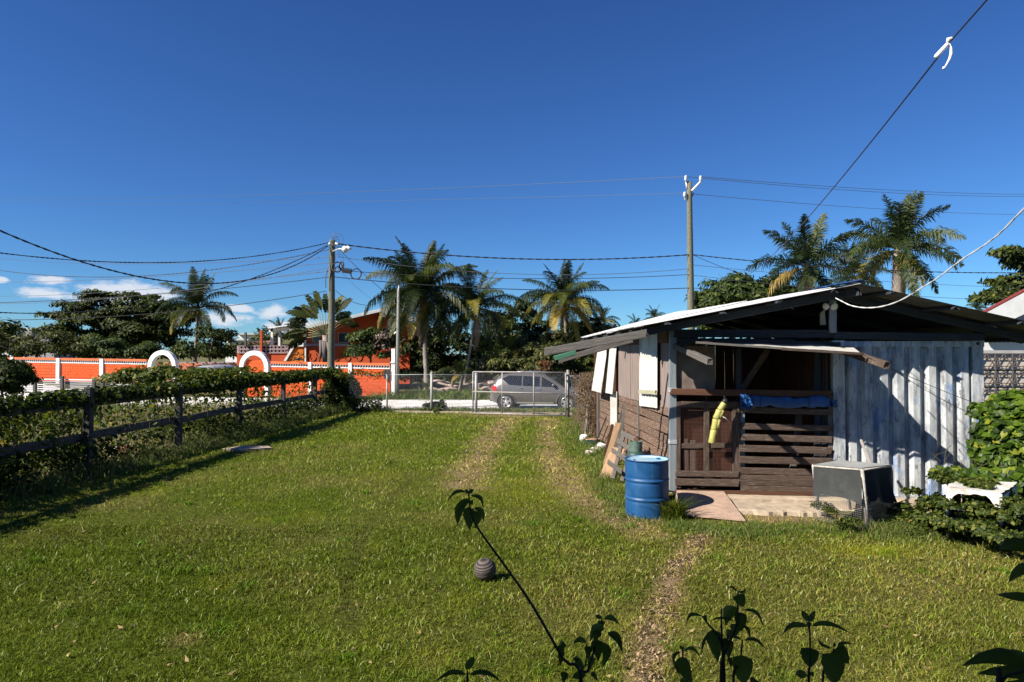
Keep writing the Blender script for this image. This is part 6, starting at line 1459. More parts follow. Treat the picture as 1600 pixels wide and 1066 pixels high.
_fr = {}
def fm(kind, j, mat):
    key = (kind, j, mat.name)
    if key not in _fr:
        if kind == 'coco': e0, bd, hang, pl_, ll = [(1.45, .5, .4, 0, .20), (1.2, 1.2, .6, 0, .25), (.95, 1.7, .75, 0, .28), (.65, 1.95, .85, 0, .29), (.3, 1.8, .9, 0, .29), (-.1, 1.4, .92, 0, .27), (-.6, .95, .92, 0, .24)][j]
        else: e0, bd, hang, pl_, ll = [(1.45, .35, .35, .9, .22), (1.1, .95, .45, .9, .25), (.75, 1.35, .55, .9, .27), (.35, 1.5, .6, .9, .27), (-.05, 1.3, .7, .8, .26), (-.5, .9, .7, .7, .24), (-.8, .7, .7, .6, .2)][j]
        me = frond_mesh(e0, bd, 1.0, 64 if kind == 'coco' else 70, ll, hang, .0135 if kind == 'coco' else .017, seed=j * 7 + len(kind), plume=pl_); me.materials.append(mat); _fr[key] = me
    return _fr[key]
def palm(label, base_px, crown_px, Y, L, kind='coco', n=22, trunk=.14, seed=0, yellow=.15, dead=2, group=None, droopy=0, nuts=True, base_z=None, name='coconut_palm', lean=0):
    r_ = random.Random(seed); base = W(base_px[0], base_px[1], Y); base.z = (gz(base.x, base.y) - .05) if base_z is None else base_z; top = W(crown_px[0], crown_px[1], Y)
    root = empty(name, tuple(base), label, 'palm tree', group); m = MB(); pts = []; rs = []; k = 26
    for i in range(k + 1):
        t = i / k; p = base.lerp(top, t) + Vector((lean * math.sin(t * PI), 0, 0)); pts.append(p); rs.append(trunk * (1.45 - .45 * min(1, t * 4)) * (1 + .05 * (i % 2)) * (1 - .25 * t))
    m.tube(pts, rs, 12); m.build('trunk', PBARK, root)
    for i in range(n):
        f = (i + .5) / n; j = min(6, int(f * 6.2 + droopy * .8 * f)); yaw = i * 2.399963 + r_.uniform(-.3, .3); sc_ = L * (.72 + .34 * math.sin(PI * min(1, .15 + f * .8))) * r_.uniform(.9, 1.08)
        mt = FR_G if kind == 'coco' else FR_R
        if f > .55 and r_.random() < yellow * 2.2: mt = FR_Y
        me = fm(kind, j, mt); mw = Matrix.Translation(top + Vector((0, 0, .05))) @ Euler((r_.uniform(-.3, .3), r_.uniform(-.16, .16), yaw)).to_matrix().to_4x4() @ Matrix.Diagonal((sc_, sc_, sc_, 1)); obj('frond', me, None, root, mw)
    for i in range(dead):
        me = fm(kind, 6, FR_D); mw = Matrix.Translation(top - Vector((0, 0, .1))) @ Euler((0, R(38), r_.uniform(0, 6.28))).to_matrix().to_4x4() @ Matrix.Diagonal((L * .75,) * 3 + (1,)); obj('dead_frond', me, None, root, mw)
    if nuts:
        m = MB()
        for i in range(9):
            a = r_.uniform(0, 6.28); c = top + Vector((math.cos(a) * .24, math.sin(a) * .24, -.12 - r_.random() * .3)); m.lathe(c, [(0, -.13), (.09, -.07), (.115, 0), (.09, .08), (0, .13)], 8)
        m.build('coconuts', mat_cache('coconut', (.20, .17, .05), .6), root)
    if kind == 'royal':
        m = MB(); m.tube([top - Vector((0, 0, .75)), top - Vector((0, 0, .35)), top + Vector((0, 0, .15))], [trunk * .85, trunk * .95, trunk * .35], 12); m.build('crownshaft', mat_cache('crownshaft', (.17, .15, .09), .6), root)
        m = MB()
        for i in range(70): a = r_.uniform(0, 6.28); rr_ = r_.uniform(.1, .45); m.lathe(top + Vector((math.cos(a) * rr_, math.sin(a) * rr_ * .6 - .2, -.55 - r_.random() * .45)), [(0, -.04), (.04, 0), (0, .04)], 5)
        o = m.build('fruit', mat_cache('orange_fruit', (.42, .17, .05), .6), root); o['kind'] = 'stuff'
    return root
palm('tall broad coconut palm with many dark fronds left of the gate', (668, 605), (660, 468), 43, 4.3, n=46, trunk=.17, seed=3, yellow=.10, dead=6, droopy=1)
palm('slimmer coconut palm with a pale slanting trunk right of the broad one', (723, 598), (744, 488), 42.5, 3.2, n=28, trunk=.085, seed=5, yellow=.15, dead=1, droopy=1)
palm('coconut palm with yellow lower fronds above the parked grey car', (890, 580), (882, 478), 45, 3.4, n=36, trunk=.13, seed=8, yellow=.9, dead=2, droopy=1, name='coconut_palm')
palm('lone wind blown coconut palm left of the orange house', (303, 570), (309, 484), 52, 3.5, n=22, trunk=.14, seed=12, yellow=.02, dead=1)
palm('small young palm among the bushes between the two bigger coconut palms', (800, 590), (797, 552), 43, 1.9, n=14, trunk=.08, seed=14, yellow=.15, dead=1, nuts=False)
palm('young palm with yellow fronds low behind the chain link fence', (715, 605), (722, 588), 41, 1.5, n=10, trunk=.07, seed=17, yellow=.8, dead=1, nuts=False)
palm('big royal palm with orange fruit behind the shed ridge', (1398, 560), (1403, 392), 34, 3.35, 'royal', n=25, trunk=.27, seed=21, yellow=.08, dead=2, nuts=False, name='royal_palm')
palm('lower royal palm behind the shed roof left of the fruiting one', (1262, 560), (1260, 420), 35, 2.85, 'royal', n=22, trunk=.22, seed=24, yellow=.18, dead=3, nuts=False, name='royal_palm')
palm('half hidden royal palm between the two larger royal palms', (1335, 560), (1334, 436), 38, 2.2, 'royal', n=16, trunk=.2, seed=27, yellow=.3, dead=2, nuts=False, name='royal_palm')
for (px, py, Y, L, lab) in ((1022, 497, 95, 2.2, 'tiny distant palm top above the shed eave nearest the right pole'), (993, 508, 100, 1.8, 'tiny distant palm top above the shed eave farther from the pole'), (941, 504, 60, 1.8, 'small distant palm right of the yellow fronded one'), (1525, 485, 70, 1.8, 'small distant palm top right of the fruiting royal palm'), (437, 520, 110, 3.0, 'small distant palm behind the terrace of the orange house'), (1372, 476, 50, 1.2, 'small palm crest peeping above the shed roof ridge')):
    palm(lab, (px, py + 60), (px, py), Y, L, n=14, trunk=.14, seed=px, yellow=.1, dead=0, nuts=False, name='palm')

# traveller's palm fan in front of the house
tp = empty('travellers_palm', tuple(W(514, 600, 43.5) * Vector((1, 1, 0))), 'fan shaped traveller palm with paddle leaves in front of the orange house', 'palm tree')
TPL = mat_leaf('paddle_leaf', [(0, (.014, .020, .005)), (.6, (.038, .048, .010)), (1, (.12, .12, .03))], .25, spec=.12)
PET = mat_plain('petiole', (.20, .20, .09), .7, 0, .2, 6)
rr = random.Random(4); c0 = W(508, 524, 43.5)
m = MB(); m.tube([W(511, 605, 43.5), c0], [.2, .17], 10); m.build('trunk', PBARK, tp)
for i in range(19):
    a = R(-98 + 160 * i / 18); ln = 1.35 + rr.uniform(-.15, .3) - .15 * abs(a) / 1.6; d = Vector((math.sin(a), rr.uniform(-.05, .05), math.cos(a))); e = c0 + d * ln
    m = MB(); m.tube([c0 + d * .1, c0 + d * ln * .5, e], [.035, .025, .022], 5); pt = m.build('petiole', PET, tp)
    # torn paddle blade: strips along a midrib that bends over outward
    P0 = e; L = rr.uniform(1.1, 1.5) * (.75 if a > .5 else 1); m = MB(); rib = []; p = P0.copy(); dd = d.copy(); tn = []
    for k in range(9):
        rib.append(p.copy()); dd = (dd + Vector((math.sin(a) * .07, -.015, -.055 - .05 * abs(math.sin(a))))).normalized(); p = p + dd * L / 8
    sd_ = Vector((math.cos(a), .55 * rr.choice((-1, 1)), -math.sin(a))).normalized()
    for sg in (-1, 1):
        for k in range(8):
            w0 = .34 * math.sin(PI * min(1, (k + .6) / 8.5)) ** .6 * rr.uniform(.8, 1.05); ar, br_ = rib[k], rib[k + 1]; q = ar.lerp(br_, rr.choice((1.0, 1.02, .93))); dv = sd_ * sg * w0 + Vector((0, -.04, -.22 * w0)) + (br_ - ar) * .35
            m.add([ar, q, q + dv, ar + dv * 1.0], [(0, 1, 2, 3)])
    me_o = m.build('leaf_blade', TPL, tp); put_attr(me_o.data, 'tint', np.full(len(me_o.data.vertices), rr.random()))
for i in range(5): m = MB(); x_ = 501 + i * 3.5; m.tube([W(x_, 532 + i, 43.3), W(x_ + rr.uniform(-4, 4), 550, 43.2), W(x_ + rr.uniform(-4, 4), 566 + i, 43.3)], [.10, .12, .03], 6); m.build('dead_leaf', mat_cache('dead_sheath', (.13, .11, .10), .9), tp)

# ---- broadleaf trees and shrubs
tree('spreading_tree', 'big spreading dark tree with flat layered crown behind the orange wall at left', 'tree', (190, 600), 60,
     [(150, 495, 60, 16), (215, 500, 60, 20), (130, 482, 50, 11), (95, 492, 34, 6), (200, 472, 52, 12), (160, 466, 26, 7), (208, 462, 10, 5), (250, 485, 36, 16), (150, 508, 60, 18), (230, 512, 60, 24), (90, 520, 26, 12), (185, 535, 90, 22), (275, 500, 25, 20)], DARKG, .34, per=80, n_sub=16, sub_r=.85, trunk=.3, seed=31, limbs=9, flat=.55, spread=.55)
tree('thicket', 'low dark thicket closing the ground behind the spreading tree', 'thicket', (160, 600), 62, [(px_, 548, 34, 12) for px_ in range(-60, 460, 40)], DARKG, .34, per=70, n_sub=16, sub_r=.8, trunk=.1, seed=30)
tree('flowering_bush', 'long olive hedge bush behind the far left end of the orange wall', 'shrub', (40, 600), 52, [(20, 535, 46, 16), (80, 538, 40, 18), (140, 545, 34, 12), (-40, 530, 40, 18)], OLIVE, .24, per=70, n_sub=18, sub_r=.6, trunk=.08, seed=32)
tree('bush', 'light green bush above the left orange panels near the first arch', 'shrub', (190, 600), 51, [(175, 545, 42, 15), (225, 548, 30, 13), (160, 532, 20, 8)], MIDG, .24, per=70, n_sub=18, sub_r=.55, trunk=.08, seed=33)
tree('small_tree', 'small loose tree beneath the lone coconut palm', 'tree', (330, 590), 51, [(325, 530, 30, 16), (350, 520, 18, 12), (300, 545, 26, 12), (345, 545, 28, 14), (270, 552, 16, 9)], MIDG, .26, per=55, n_sub=16, sub_r=.6, trunk=.10, seed=34)
tree('leafy_shrub', 'dense rounded dark shrub in front of the orange house gable', 'shrub', (578, 600), 43.0, [(575, 535, 26, 22), (595, 540, 20, 20), (555, 552, 14, 12), (585, 520, 14, 10)], MIDG, .20, per=80, n_sub=26, sub_r=.42, trunk=.08, seed=35, tint=(0, .85))
tree('dead_leaf_shrub', 'shrub with pale dead leaves beside the tall white pillar', 'shrub', (612, 600), 42.6, [(603, 540, 13, 16), (612, 520, 8, 10)], mat_leaf('pale_dead_leaf', [(0, (.05, .035, .03)), (.6, (.16, .11, .09)), (1, (.45, .36, .30))], .2), .24, per=40, n_sub=20, sub_r=.4, trunk=.05, seed=36)
tree('dark_tree', 'dark tree filling the gap between the two left coconut palms', 'tree', (700, 600), 50, [(700, 540, 38, 36), (660, 560, 40, 26), (640, 540, 20, 22), (740, 560, 34, 24)], DARKG, .30, per=70, n_sub=15, sub_r=.8, trunk=.2, seed=37, tint=(0, .7))
tree('round_tree', 'rounded dark green tree right of the slanting palm trunk', 'tree', (790, 600), 52, [(785, 505, 26, 26), (770, 530, 30, 26), (805, 530, 24, 22), (790, 560, 40, 20)], DARKG, .28, per=70, n_sub=16, sub_r=.75, trunk=.18, seed=38)
tree('feathery_tree', 'pointed bluish feathery tree between the slim palm and yellow palm', 'tree', (828, 600), 54, [(818, 478, 7, 12), (824, 492, 18, 10), (830, 508, 26, 11), (832, 525, 30, 12), (835, 545, 32, 14)], BLUEG, .36, per=60, n_sub=30, sub_r=.5, trunk=.15, seed=39, flat=.6)
tree('olive_shrub', 'light olive shrub behind the parked car roof', 'shrub', (830, 600), 42, [(820, 562, 34, 18), (855, 552, 30, 18), (790, 572, 22, 12), (845, 578, 40, 12)], OLIVE, .22, per=80, n_sub=22, sub_r=.5, trunk=.08, seed=40)
tree('bushy_tree', 'broad olive tree under and right of the yellow fronded palm', 'tree', (905, 600), 46, [(905, 520, 34, 18), (930, 515, 28, 14), (880, 538, 34, 20), (925, 545, 36, 24), (955, 535, 26, 22), (900, 570, 50, 14)], OLIVE, .27, per=75, n_sub=16, sub_r=.7, trunk=.16, seed=41, tint=(0, .85))
tree('red_leaf_shrub', 'small shrub with reddish brown leaves behind the gate', 'shrub', (848, 600), 41, [(848, 574, 12, 9)], mat_leaf('red_leaf', [(0, (.05, .03, .012)), (.6, (.14, .07, .025)), (1, (.30, .14, .05))], .25), .2, per=60, n_sub=40, sub_r=.35, trunk=.05, seed=42)
tree('lime_bush', 'small lime green bush at the foot of the slanting palm', 'shrub', (750, 600), 43.5, [(752, 538, 22, 14), (735, 590, 8, 10), (690, 588, 10, 8)], MIDG, .22, per=70, n_sub=22, sub_r=.45, trunk=.06, seed=43, tint=(.4, 1))
tree('understorey', 'dark low thicket along the far side of the road', 'thicket', (790, 605), 44, [(640, 590, 26, 14), (690, 595, 44, 12), (760, 590, 50, 18), (830, 592, 50, 16), (900, 588, 50, 20), (960, 575, 40, 30)], DARKG, .24, per=60, n_sub=18, sub_r=.55, trunk=.06, seed=44, tint=(0, .8))
tree('broadleaf_tree', 'dense dark broadleaf tree directly right of the tall pole', 'tree', (1140, 560), 37, [(1140, 455, 38, 24), (1110, 478, 26, 20), (1175, 462, 34, 26), (1150, 440, 16, 10), (1205, 470, 26, 24), (1130, 500, 40, 20)], MIDG, .26, per=90, n_sub=20, sub_r=.6, trunk=.18, seed=45, tint=(0, .95))
tree('tree_behind_palms', 'dark tree filling the space under the royal palms behind the shed', 'tree', (1290, 560), 40, [(1230, 462, 40, 16), (1290, 466, 46, 14), (1340, 470, 34, 12), (1210, 440, 12, 10)], DARKG, .28, per=80, n_sub=18, sub_r=.65, trunk=.18, seed=46)
tree('overhanging_tree', 'dark tree spreading in from the right edge above the white house', 'tree', (1660, 560), 24, [(1590, 402, 20, 9), (1568, 395, 9, 5), (1600, 415, 20, 10), (1590, 445, 24, 12), (1562, 462, 22, 8), (1545, 470, 10, 5), (1650, 430, 50, 40), (1610, 470, 30, 12)], DARKG, .20, per=60, n_sub=22, sub_r=.38, trunk=.15, seed=47, flat=.6)
tree('bush', 'dark rounded bush at the far left edge beyond the rail fence', 'shrub', (10, 612), 24, [(8, 588, 30, 24), (-30, 585, 40, 30), (28, 600, 18, 14)], VINE, .11, per=90, n_sub=26, sub_r=.32, trunk=.05, seed=48, shape=wide_leaf, tint=(0, .85))
tree('lit_bush', 'sunlit yellow green bush heaped behind the fence in front of the silver vehicle', 'shrub', (235, 612), 22, [(215, 590, 40, 11), (255, 587, 38, 10), (180, 597, 16, 8)], mat_leaf('lit_bush_leaf', [(0, (.03, .05, .01)), (.5, (.09, .12, .02)), (1, (.26, .24, .04))], .35), .10, per=90, n_sub=30, sub_r=.28, trunk=.04, seed=49, shape=wide_leaf, tint=(.1, 1))  # sunlit brightness mixed into this bush's leaf colours
for (px, Y, w, h, lab, sd_) in ((430, 120, 60, 16, 'hazy row of far trees seen through the porch columns', 1), (980, 110, 120, 14, 'low far treeline behind the shed eave', 2), (-60, 90, 90, 30, 'far dark treeline beyond the left edge', 3), (1560, 60, 90, 18, 'far hedge behind the white house', 5)):
    tree('far_trees', lab, 'trees', (px, 560), Y, [(px + (k - 2) * w / 3.2, 548 - h * .6 - 5 * (k % 2), w / 3.2, h) for k in range(5)], DARKG, .7, per=40, n_sub=16, sub_r=1.5, trunk=.2, seed=50 + sd_, limbs=1)
# dry climbing vine hanging on the far fence beside the shed
dv = empty('dry_vine_bush', tuple(G(920, 690)), 'tangle of brown dry vine beside the rear corner of the shed', 'vine'); n = 9000
y = RNG.uniform(17.5, 21.5, n); z = RNG.random(n) * 1.75; x = (922 - 800) / FP * y + RNG.normal(0, .17, n) + .12 * np.sin(z * 4); P = np.stack([x, y, z], -1); k = fbm(x * 2, z * 2, 1.5, 91, 3) > .42 - .1; P = P[k]
o = obj('dry_leaves', leaf_mesh('dry_leaves', P - np.array(dv.location), .05 * (.6 + .9 * RNG.random(len(P))), RNG.random(len(P)), small_leaf, droop=.8), DRYV, dv, Matrix.Translation(dv.location)); o['kind'] = 'stuff'
m = MB()
for i in range(60):
    p = Vector(((922 - 800) / FP * 19 + random.gauss(0, .18), random.uniform(17.5, 21.5), 1.7)); pts = []
    for k in range(8): pts.append(p.copy()); p += Vector((random.gauss(0, .06), random.gauss(0, .06), -.22))
    m.tube(pts, .007, 4, cap=False)
o = m.build('dry_stems', mat_cache('dry_stem', (.15, .10, .07), .9), dv); o['kind'] = 'stuff'
o = plank('thin_stake', G(914, 686), W(918, 632, 18.4), .04, .04, PALEP, None, up=(0, 1, 0)); tag(o, 'thin pale stake standing in the dry vine tangle', 'stake')
# low plants at the chain link fence
for (px, py, w, lab) in ((686, 640, 10, 'small dark weed clump at the foot of the white fence post'), (669, 640, 6, 'smaller weed clump left of the white fence post')):
    tree('weed_clump', lab, 'weed', (px, py + 5), 26.9, [(px, py, w, 12)], VINE, .10, per=60, n_sub=60, sub_r=.16, trunk=0, seed=px, shape=wide_leaf, tint=(0, .8))
tree('weed_clump', 'weeds growing against the stove and the container foot', 'weed', (1480, 830), 8.6, [(1445, 808, 14, 12), (1468, 790, 8, 12), (1540, 782, 22, 7, -.45), (1500, 752, 20, 4, .1), (1570, 752, 14, 4, .2), (1500, 815, 34, 12, -.4), (1525, 795, 20, 10, -.4), (1560, 822, 40, 10, -.5), (1590, 810, 24, 18), (1575, 790, 8, 16, -.3), (1440, 775, 5, 10), (1530, 757, 26, 5, .1), (1500, 756, 14, 5, .1), (1558, 772, 12, 8, -.2)], SCRUB, .045, per=75, n_sub=40, sub_r=.10, trunk=0, seed=61, shape=wide_leaf, tint=(0, .95), spread=.8)
tree('weed_clump', 'small weeds round the legs of the covered cage', 'weed', (1400, 825), 8.9, [(1400, 815, 22, 14), (1440, 815, 14, 12), (1300, 806, 14, 8)], SCRUB, .045, per=80, n_sub=40, sub_r=.10, trunk=0, seed=62, shape=small_leaf)
# brush and cut logs beyond the road
bp = empty('brush_pile', tuple(W(715, 615, 41.2)), 'low pile of cut logs and dry branches beyond the road', 'brush pile'); LOGM = mat_plain('cut_log', (.34, .26, .23), .9, 0, .3, 5, dirt=(.16, .12, .10), dirtamt=.5)
rr = random.Random(77)
for i in range(34):
    x = rr.uniform(-5.0, -1.0) + .6; y = rr.uniform(40.6, 42.2); z = gz(x, y) + rr.uniform(.25, .95); L = rr.uniform(.7, 1.9); a = rr.uniform(-.35, .35); m = MB(); r0 = rr.uniform(.05, .11)
    m.tube([Vector((x - L / 2, y, z - a * L / 2)), Vector((x, y, z + rr.uniform(-.05, .08))), Vector((x + L / 2, y, z + a * L / 2))], [r0, r0 * .9, r0 * .7], 7); m.build('log', LOGM, bp)
for (px, py, rad, mt, lab) in ((696, 611, .22, WHITE, 'pale pinkish sack among the brush pile'),): rock(W(px, py, 40.4), rad, lab, 'sack', .8, 8, mat_cache('pink_sack', (.62, .42, .40)), 'sack')
# litter on the left lot
c_ = W(196, 669, 15.6); c_.z = .02; rock(c_, .22, 'brown and white crumpled rag lying beyond the rail fence', 'crumpled_rag', .8, 9, mat_cache('brown_rag', (.24, .08, .06)), 'rag'); rock(c_ + Vector((-.26, .05, 0)), .15, 'white crumpled bag beside the brown rag beyond the fence', 'crumpled_bag', .8, 10, WHITE, 'bag')
# ---- bright vine over the container corner and screen wall
bv = empty('leafy_vine', tuple(G(1560, 820)), 'bright green leafy vine mounded over the right end of the container', 'vine'); P_, N_ = [], []
for (px, py, Y, rx, rz, k) in ((1590, 650, 9.6, 62, 40, 1500), (1560, 690, 9.4, 45, 44, 1300), (1610, 700, 9.2, 60, 60, 1600), (1535, 705, 9.5, 20, 30, 350), (1530, 640, 9.7, 16, 12, 160), (1510, 742, 9.2, 42, 10, 520), (1570, 745, 9.0, 50, 16, 700), (1475, 738, 9.4, 22, 7, 170), (1600, 770, 8.9, 30, 40, 500)):
    C_ = np.array(W(px, py, Y)); d = RNG.normal(size=(k, 3)); d /= np.linalg.norm(d, axis=1)[:, None]; d[:, 1] = -np.abs(d[:, 1]); r_ = RNG.random(k) ** .25; bump_ = .8 + .4 * fbm(d[:, 0] * 3 + px, d[:, 2] * 3, 1.6, 5, 2)
    P_.append(C_ + d * (r_ * bump_)[:, None] * np.array([rx / ppm(Y), .45, rz / ppm(Y)])); N_.append(d + np.array([-.2, -.3, .5]))
P = np.concatenate(P_); N = np.concatenate(N_); N /= np.linalg.norm(N, axis=1)[:, None]; k = P[:, 2] > .02; P, N = P[k], N[k]
o = obj('vine_leaves', leaf_mesh('vine_leaves', P - np.array(bv.location), .10 * (.5 + .9 * RNG.random(len(P))), RNG.random(len(P)) ** 1.3, heart_leaf, normals=N, jit=.42, droop=.5), VINEB, bv, Matrix.Translation(bv.location)); o['kind'] = 'stuff'
m = MB()
for i in range(26):
    a = W(random.uniform(1440, 1600), random.uniform(740, 800), 9.2); pts = [a]
    for k in range(6): pts.append(pts[-1] + Vector((random.gauss(0, .06), random.gauss(0, .04), random.uniform(.0, .12))))
    m.tube(pts, .004, 4, cap=False)
o = m.build('vine_stems', STEM, bv); o['kind'] = 'stuff'
# ================================================================== PORCH (behind and above the camera) AND FRONT PLANTS
po = empty('house_porch', (0, -1.6, 0), 'porch of the house the picture is taken from', 'porch')
m = MB(); m.box(-9, -3.2, 3.02, 6, 1.30, 3.10); m.build('porch_roof', WHITE, po)
m = MB(); m.box(-9, -3.3, -.05, 6, -3.2, 3.02); m.build('house_wall', mat_cache('cream_wall', (.52, .46, .38)), po)
m = MB(); m.box(-9, -3.2, -.05, 6, .45, .62); m.build('porch_floor', CONC, po)
for x in (-8.8, 5.8): m = MB(); m.box(x - .06, .2, .62, x + .06, .32, 3.02); m.build('porch_post', WHITE, po)
ms_ = MB(); ms_.tube([Vector((2.9, .75, 3.09)), Vector((2.9, .75, 4.7))], .03, 8); ms_.build('service_mast', WPOST, po)
FLEAF = mat_leaf('plant_leaf', [(0, (.075, .115, .028)), (1, (.14, .19, .045))], .25, rough=.4); FST = mat_plain('plant_stem', (.045, .035, .025), .7, 0, .2, 12)
def pleaf(par, b_, t_, wpx, Y, bow=0.0, fold=.35, dy=0.0, seg=7, shape='lance'):
    B, T = W(b_[0], b_[1], Y), W(t_[0], t_[1], Y + dy); d = T - B; L = d.length; d.normalize(); view = Vector((B.x, B.y, B.z - EYE)).normalized(); sd_ = d.cross(view).normalized(); nn = sd_.cross(d).normalized()
    w = wpx / ppm(Y) / 2; m = MB(); vs_ = []
    for i in range(seg + 1):
        t = i / seg; p = B.lerp(T, t) + sd_ * (-1.7 * bow / ppm(Y)) * math.sin(PI * t) * 1.0 + nn * .01 * math.sin(PI * t)
        f = (math.sin(PI * t ** .62) ** .85) if shape == 'lance' else (math.sin(PI * min(1, t * .9 + .1) ** .8) ** .55 if t < 1 else 0); f = max(f, .04) if 0 < i < seg else .03; q = 1 + .07 * math.sin(i * 2.7)
        vs_ += [p - sd_ * w * f * q + nn * w * f * fold, p - sd_ * w * f * .5 * q + nn * w * f * fold * .35, p, p + sd_ * w * f * .5 + nn * w * f * fold * .3, p + sd_ * w * f + nn * w * f * fold]
    m.add(vs_, [(i * 5 + k, i * 5 + k + 1, i * 5 + 6 + k, i * 5 + 5 + k) for i in range(seg) for k in range(4)], True); o = m.build('leaf', FLEAF, par)
    put_attr(o.data, 'tint', np.full(len(o.data.vertices), random.random())); return o
def plant(label, Y, stems, leaves, r=.004, root=None, toground=True):
    s0 = stems[0][0]; p0 = W(s0[0], s0[1], Y); o = empty('garden_plant', (p0.x, p0.y, 0), label, 'plant')
    for st in stems:
        pts = [W(x, y, Y) for x, y in st]
        if toground and st[0][1] > 1050: pts = [Vector((pts[0].x + .02, Y + .02, 0.0))] + [Vector((pts[0].x + .01, Y + .01, pts[0].z * .5))] + pts
        n = len(pts); m = MB(); m.tube(smooth(pts, 4), [r * (1.25 - .7 * i / ((n - 1) * 4)) for i in range((n - 1) * 4 + 1)], 6); m.build('stem', FST, o)
    for lf in leaves: pleaf(o, lf[0], lf[1], lf[2], Y + random.uniform(-.03, .03), *(lf[3:] if len(lf) > 3 else ()))
    return o
plant('long bare leaning stem with a drooping leaf tuft above the ball', 1.85,
      [[(912, 1085), (880, 1030), (831, 945), (791, 887), (747, 826), (736, 800), (732, 768)]],
      [((732, 768), (741, 766), 5), ((728, 768), (699, 784), 6, 4), ((735, 774), (755, 796), 7, -5), ((727, 782), (715, 822), 15, 3), ((732, 792), (734, 829), 19, 0, .3), ((741, 793), (755, 817), 9, -4), ((743, 798), (742, 826), 15, -2), ((733, 780), (724, 800), 12, 3), ((735, 782), (738, 790), 8), ((730, 772), (728, 764), 5), ((734, 772), (739, 764), 5),
       ((876, 1008), (885, 1009), 14), ((876, 1020), (876, 1042), 9), ((874, 1008), (882, 1026), 12)], .0042)
plant('bushy many leaved plant right of the long bare stem', 1.9,
      [[(905, 1085), (918, 1050), (930, 1010), (937, 985), (941, 967)], [(905, 1085), (915, 1040), (917, 1005)]],
      [((941, 966), (930, 962), 7), ((944, 966), (969, 977), 9, -3), ((943, 978), (922, 1002), 16, 3), ((950, 988), (973, 1021), 13, -4), ((933, 1000), (935, 1034), 20), ((944, 1004), (941, 1044), 15, -3), ((917, 1003), (895, 1007), 9, 3), ((920, 1010), (918, 1030), 13), ((905, 1030), (895, 1030), 9), ((900, 1032), (914, 1046), 14), ((925, 1025), (920, 1050), 12), ((940, 970), (938, 985), 12), ((935, 985), (928, 1003), 14), ((915, 1050), (893, 1060), 14), ((882, 1050), (880, 1070), 12), ((925, 1050), (935, 1066), 8)], .0035)
plant('tall plant with heart shaped and drooping leaves over the dirt path', 1.75,
      [[(1127, 1090), (1130, 1030), (1142, 1000), (1151, 975), (1153, 945), (1153, 924)], [(1130, 1090), (1129, 1015), (1119, 990), (1106, 975), (1098, 964)], [(1133, 1090), (1128, 1000), (1127, 952)], [(1145, 1090), (1156, 1040), (1160, 1000)]],
      [((1153, 925), (1137, 921), 4, 3), ((1153, 925), (1168, 917), 4, 2), ((1153, 929), (1162, 949), 19, 0, .2, 0, 7, 'heart'), ((1150, 948), (1134, 978), 19, 3), ((1157, 957), (1158, 987), 19, 0, .2, 0, 7, 'heart'), ((1160, 953), (1195, 986), 6, -7), ((1150, 975), (1148, 997), 17), ((1160, 978), (1172, 1001), 6, -3), ((1162, 1001), (1200, 1018), 6, -5), ((1148, 970), (1108, 972), 4, 3),
       ((1098, 963), (1072, 978), 6, 6), ((1100, 962), (1105, 974), 8), ((1114, 984), (1122, 1036), 24), ((1136, 999), (1139, 1030), 19), ((1108, 990), (1096, 1025), 5, 2), ((1160, 1024), (1161, 1070), 31, 0, .2, 0, 7, 'heart'), ((1172, 1060), (1190, 1070), 8), ((1140, 1028), (1143, 1045), 8), ((1144, 985), (1136, 1000), 14), ((1160, 1000), (1132, 1000), 5, 3), ((1128, 1000), (1138, 1012), 12)], .0038)
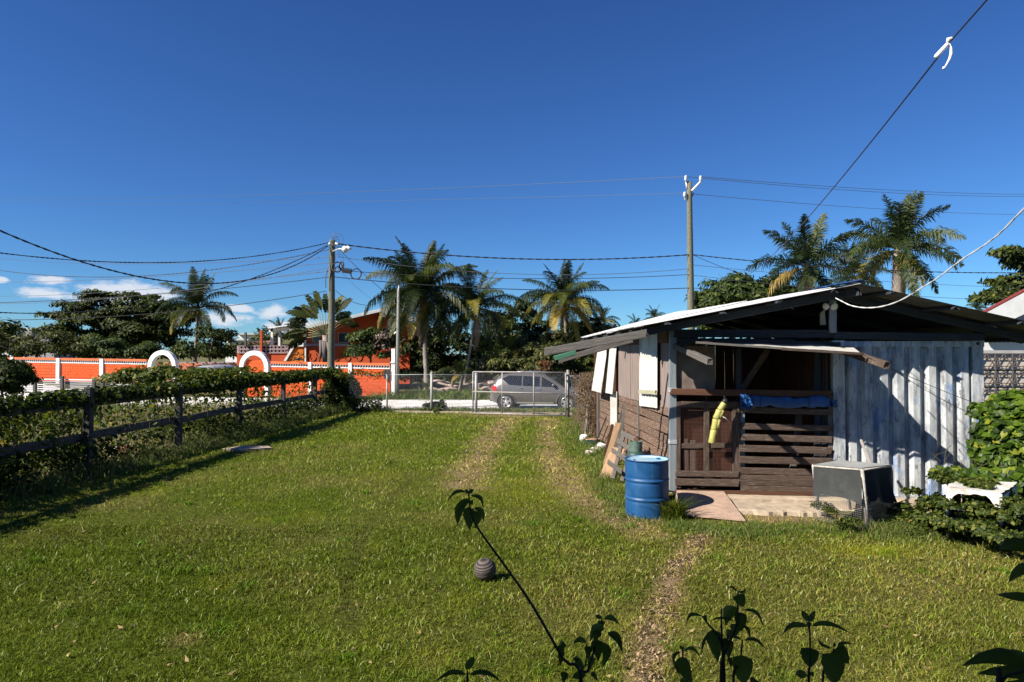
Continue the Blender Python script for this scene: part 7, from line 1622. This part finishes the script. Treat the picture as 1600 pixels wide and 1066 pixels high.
plant('low plant with one broad pointed leaf left of the tall heart leaved plant', 1.8,
      [[(1075, 1090), (1070, 1050), (1066, 1016)]], [((1065, 1018), (1056, 1046), 6, 5), ((1067, 1018), (1097, 1032), 6, -6), ((1060, 1028), (1082, 1070), 24, 0, .2), ((1066, 1016), (1063, 1010), 4), ((1066, 1016), (1069, 1011), 4), ((1056, 1040), (1062, 1058), 5), ((1072, 1062), (1062, 1068), 10)], .0032)
plant('slender plant with a leaf cross and two small top leaves', 1.8,
      [[(1264, 1090), (1265, 1045), (1266, 1000), (1264, 974)]], [((1264, 972), (1253, 954), 9), ((1264, 972), (1274, 954), 9), ((1264, 978), (1222, 993), 9, 5), ((1268, 978), (1331, 991), 8, -5), ((1265, 1012), (1265, 1043), 27, 0, .2, 0, 7, 'heart'), ((1262, 1056), (1243, 1051), 12), ((1264, 972), (1264, 985), 8), ((1266, 1056), (1272, 1050), 7)], .0036)
plant('plant with two broad overlapping leaves right of the slender one', 1.7,
      [[(1285, 1090), (1296, 1045), (1303, 1014)]], [((1301, 1020), (1303, 1070), 34, 0, .2, 0, 7, 'heart'), ((1308, 1012), (1326, 1038), 23, 0, .2, 0, 7, 'heart'), ((1300, 1014), (1279, 996), 5, -3), ((1308, 1013), (1335, 1007), 6, -3), ((1303, 1012), (1305, 1004), 4)], .0034)
plant('small plant with three spread leaves at the bottom edge below the ball', 1.75,
      [[(731, 1090), (730, 1066), (731, 1048)]], [((728, 1047), (741, 1026), 12, 0, .2), ((729, 1054), (679, 1067), 8, 5), ((733, 1054), (784, 1067), 8, -5)], .0034)
plant('large dark leaved plant entering from the right edge', 1.55,
      [[(1660, 1090), (1640, 1000), (1625, 930), (1620, 850)], [(1560, 1090), (1566, 1066), (1580, 1054), (1620, 1046)]],
      [((1622, 856), (1561, 859), 22, 4), ((1640, 884), (1590, 885), 10), ((1630, 880), (1576, 911), 17, 4), ((1628, 936), (1557, 929), 14), ((1632, 1040), (1503, 1041), 25, 8), ((1640, 1058), (1527, 1053), 20, 3), ((1640, 1046), (1580, 1014), 13), ((1640, 1000), (1598, 1000), 6), ((1636, 990), (1596, 996), 8), ((1640, 1075), (1560, 1070), 20)], .005)
# ================================================================== END
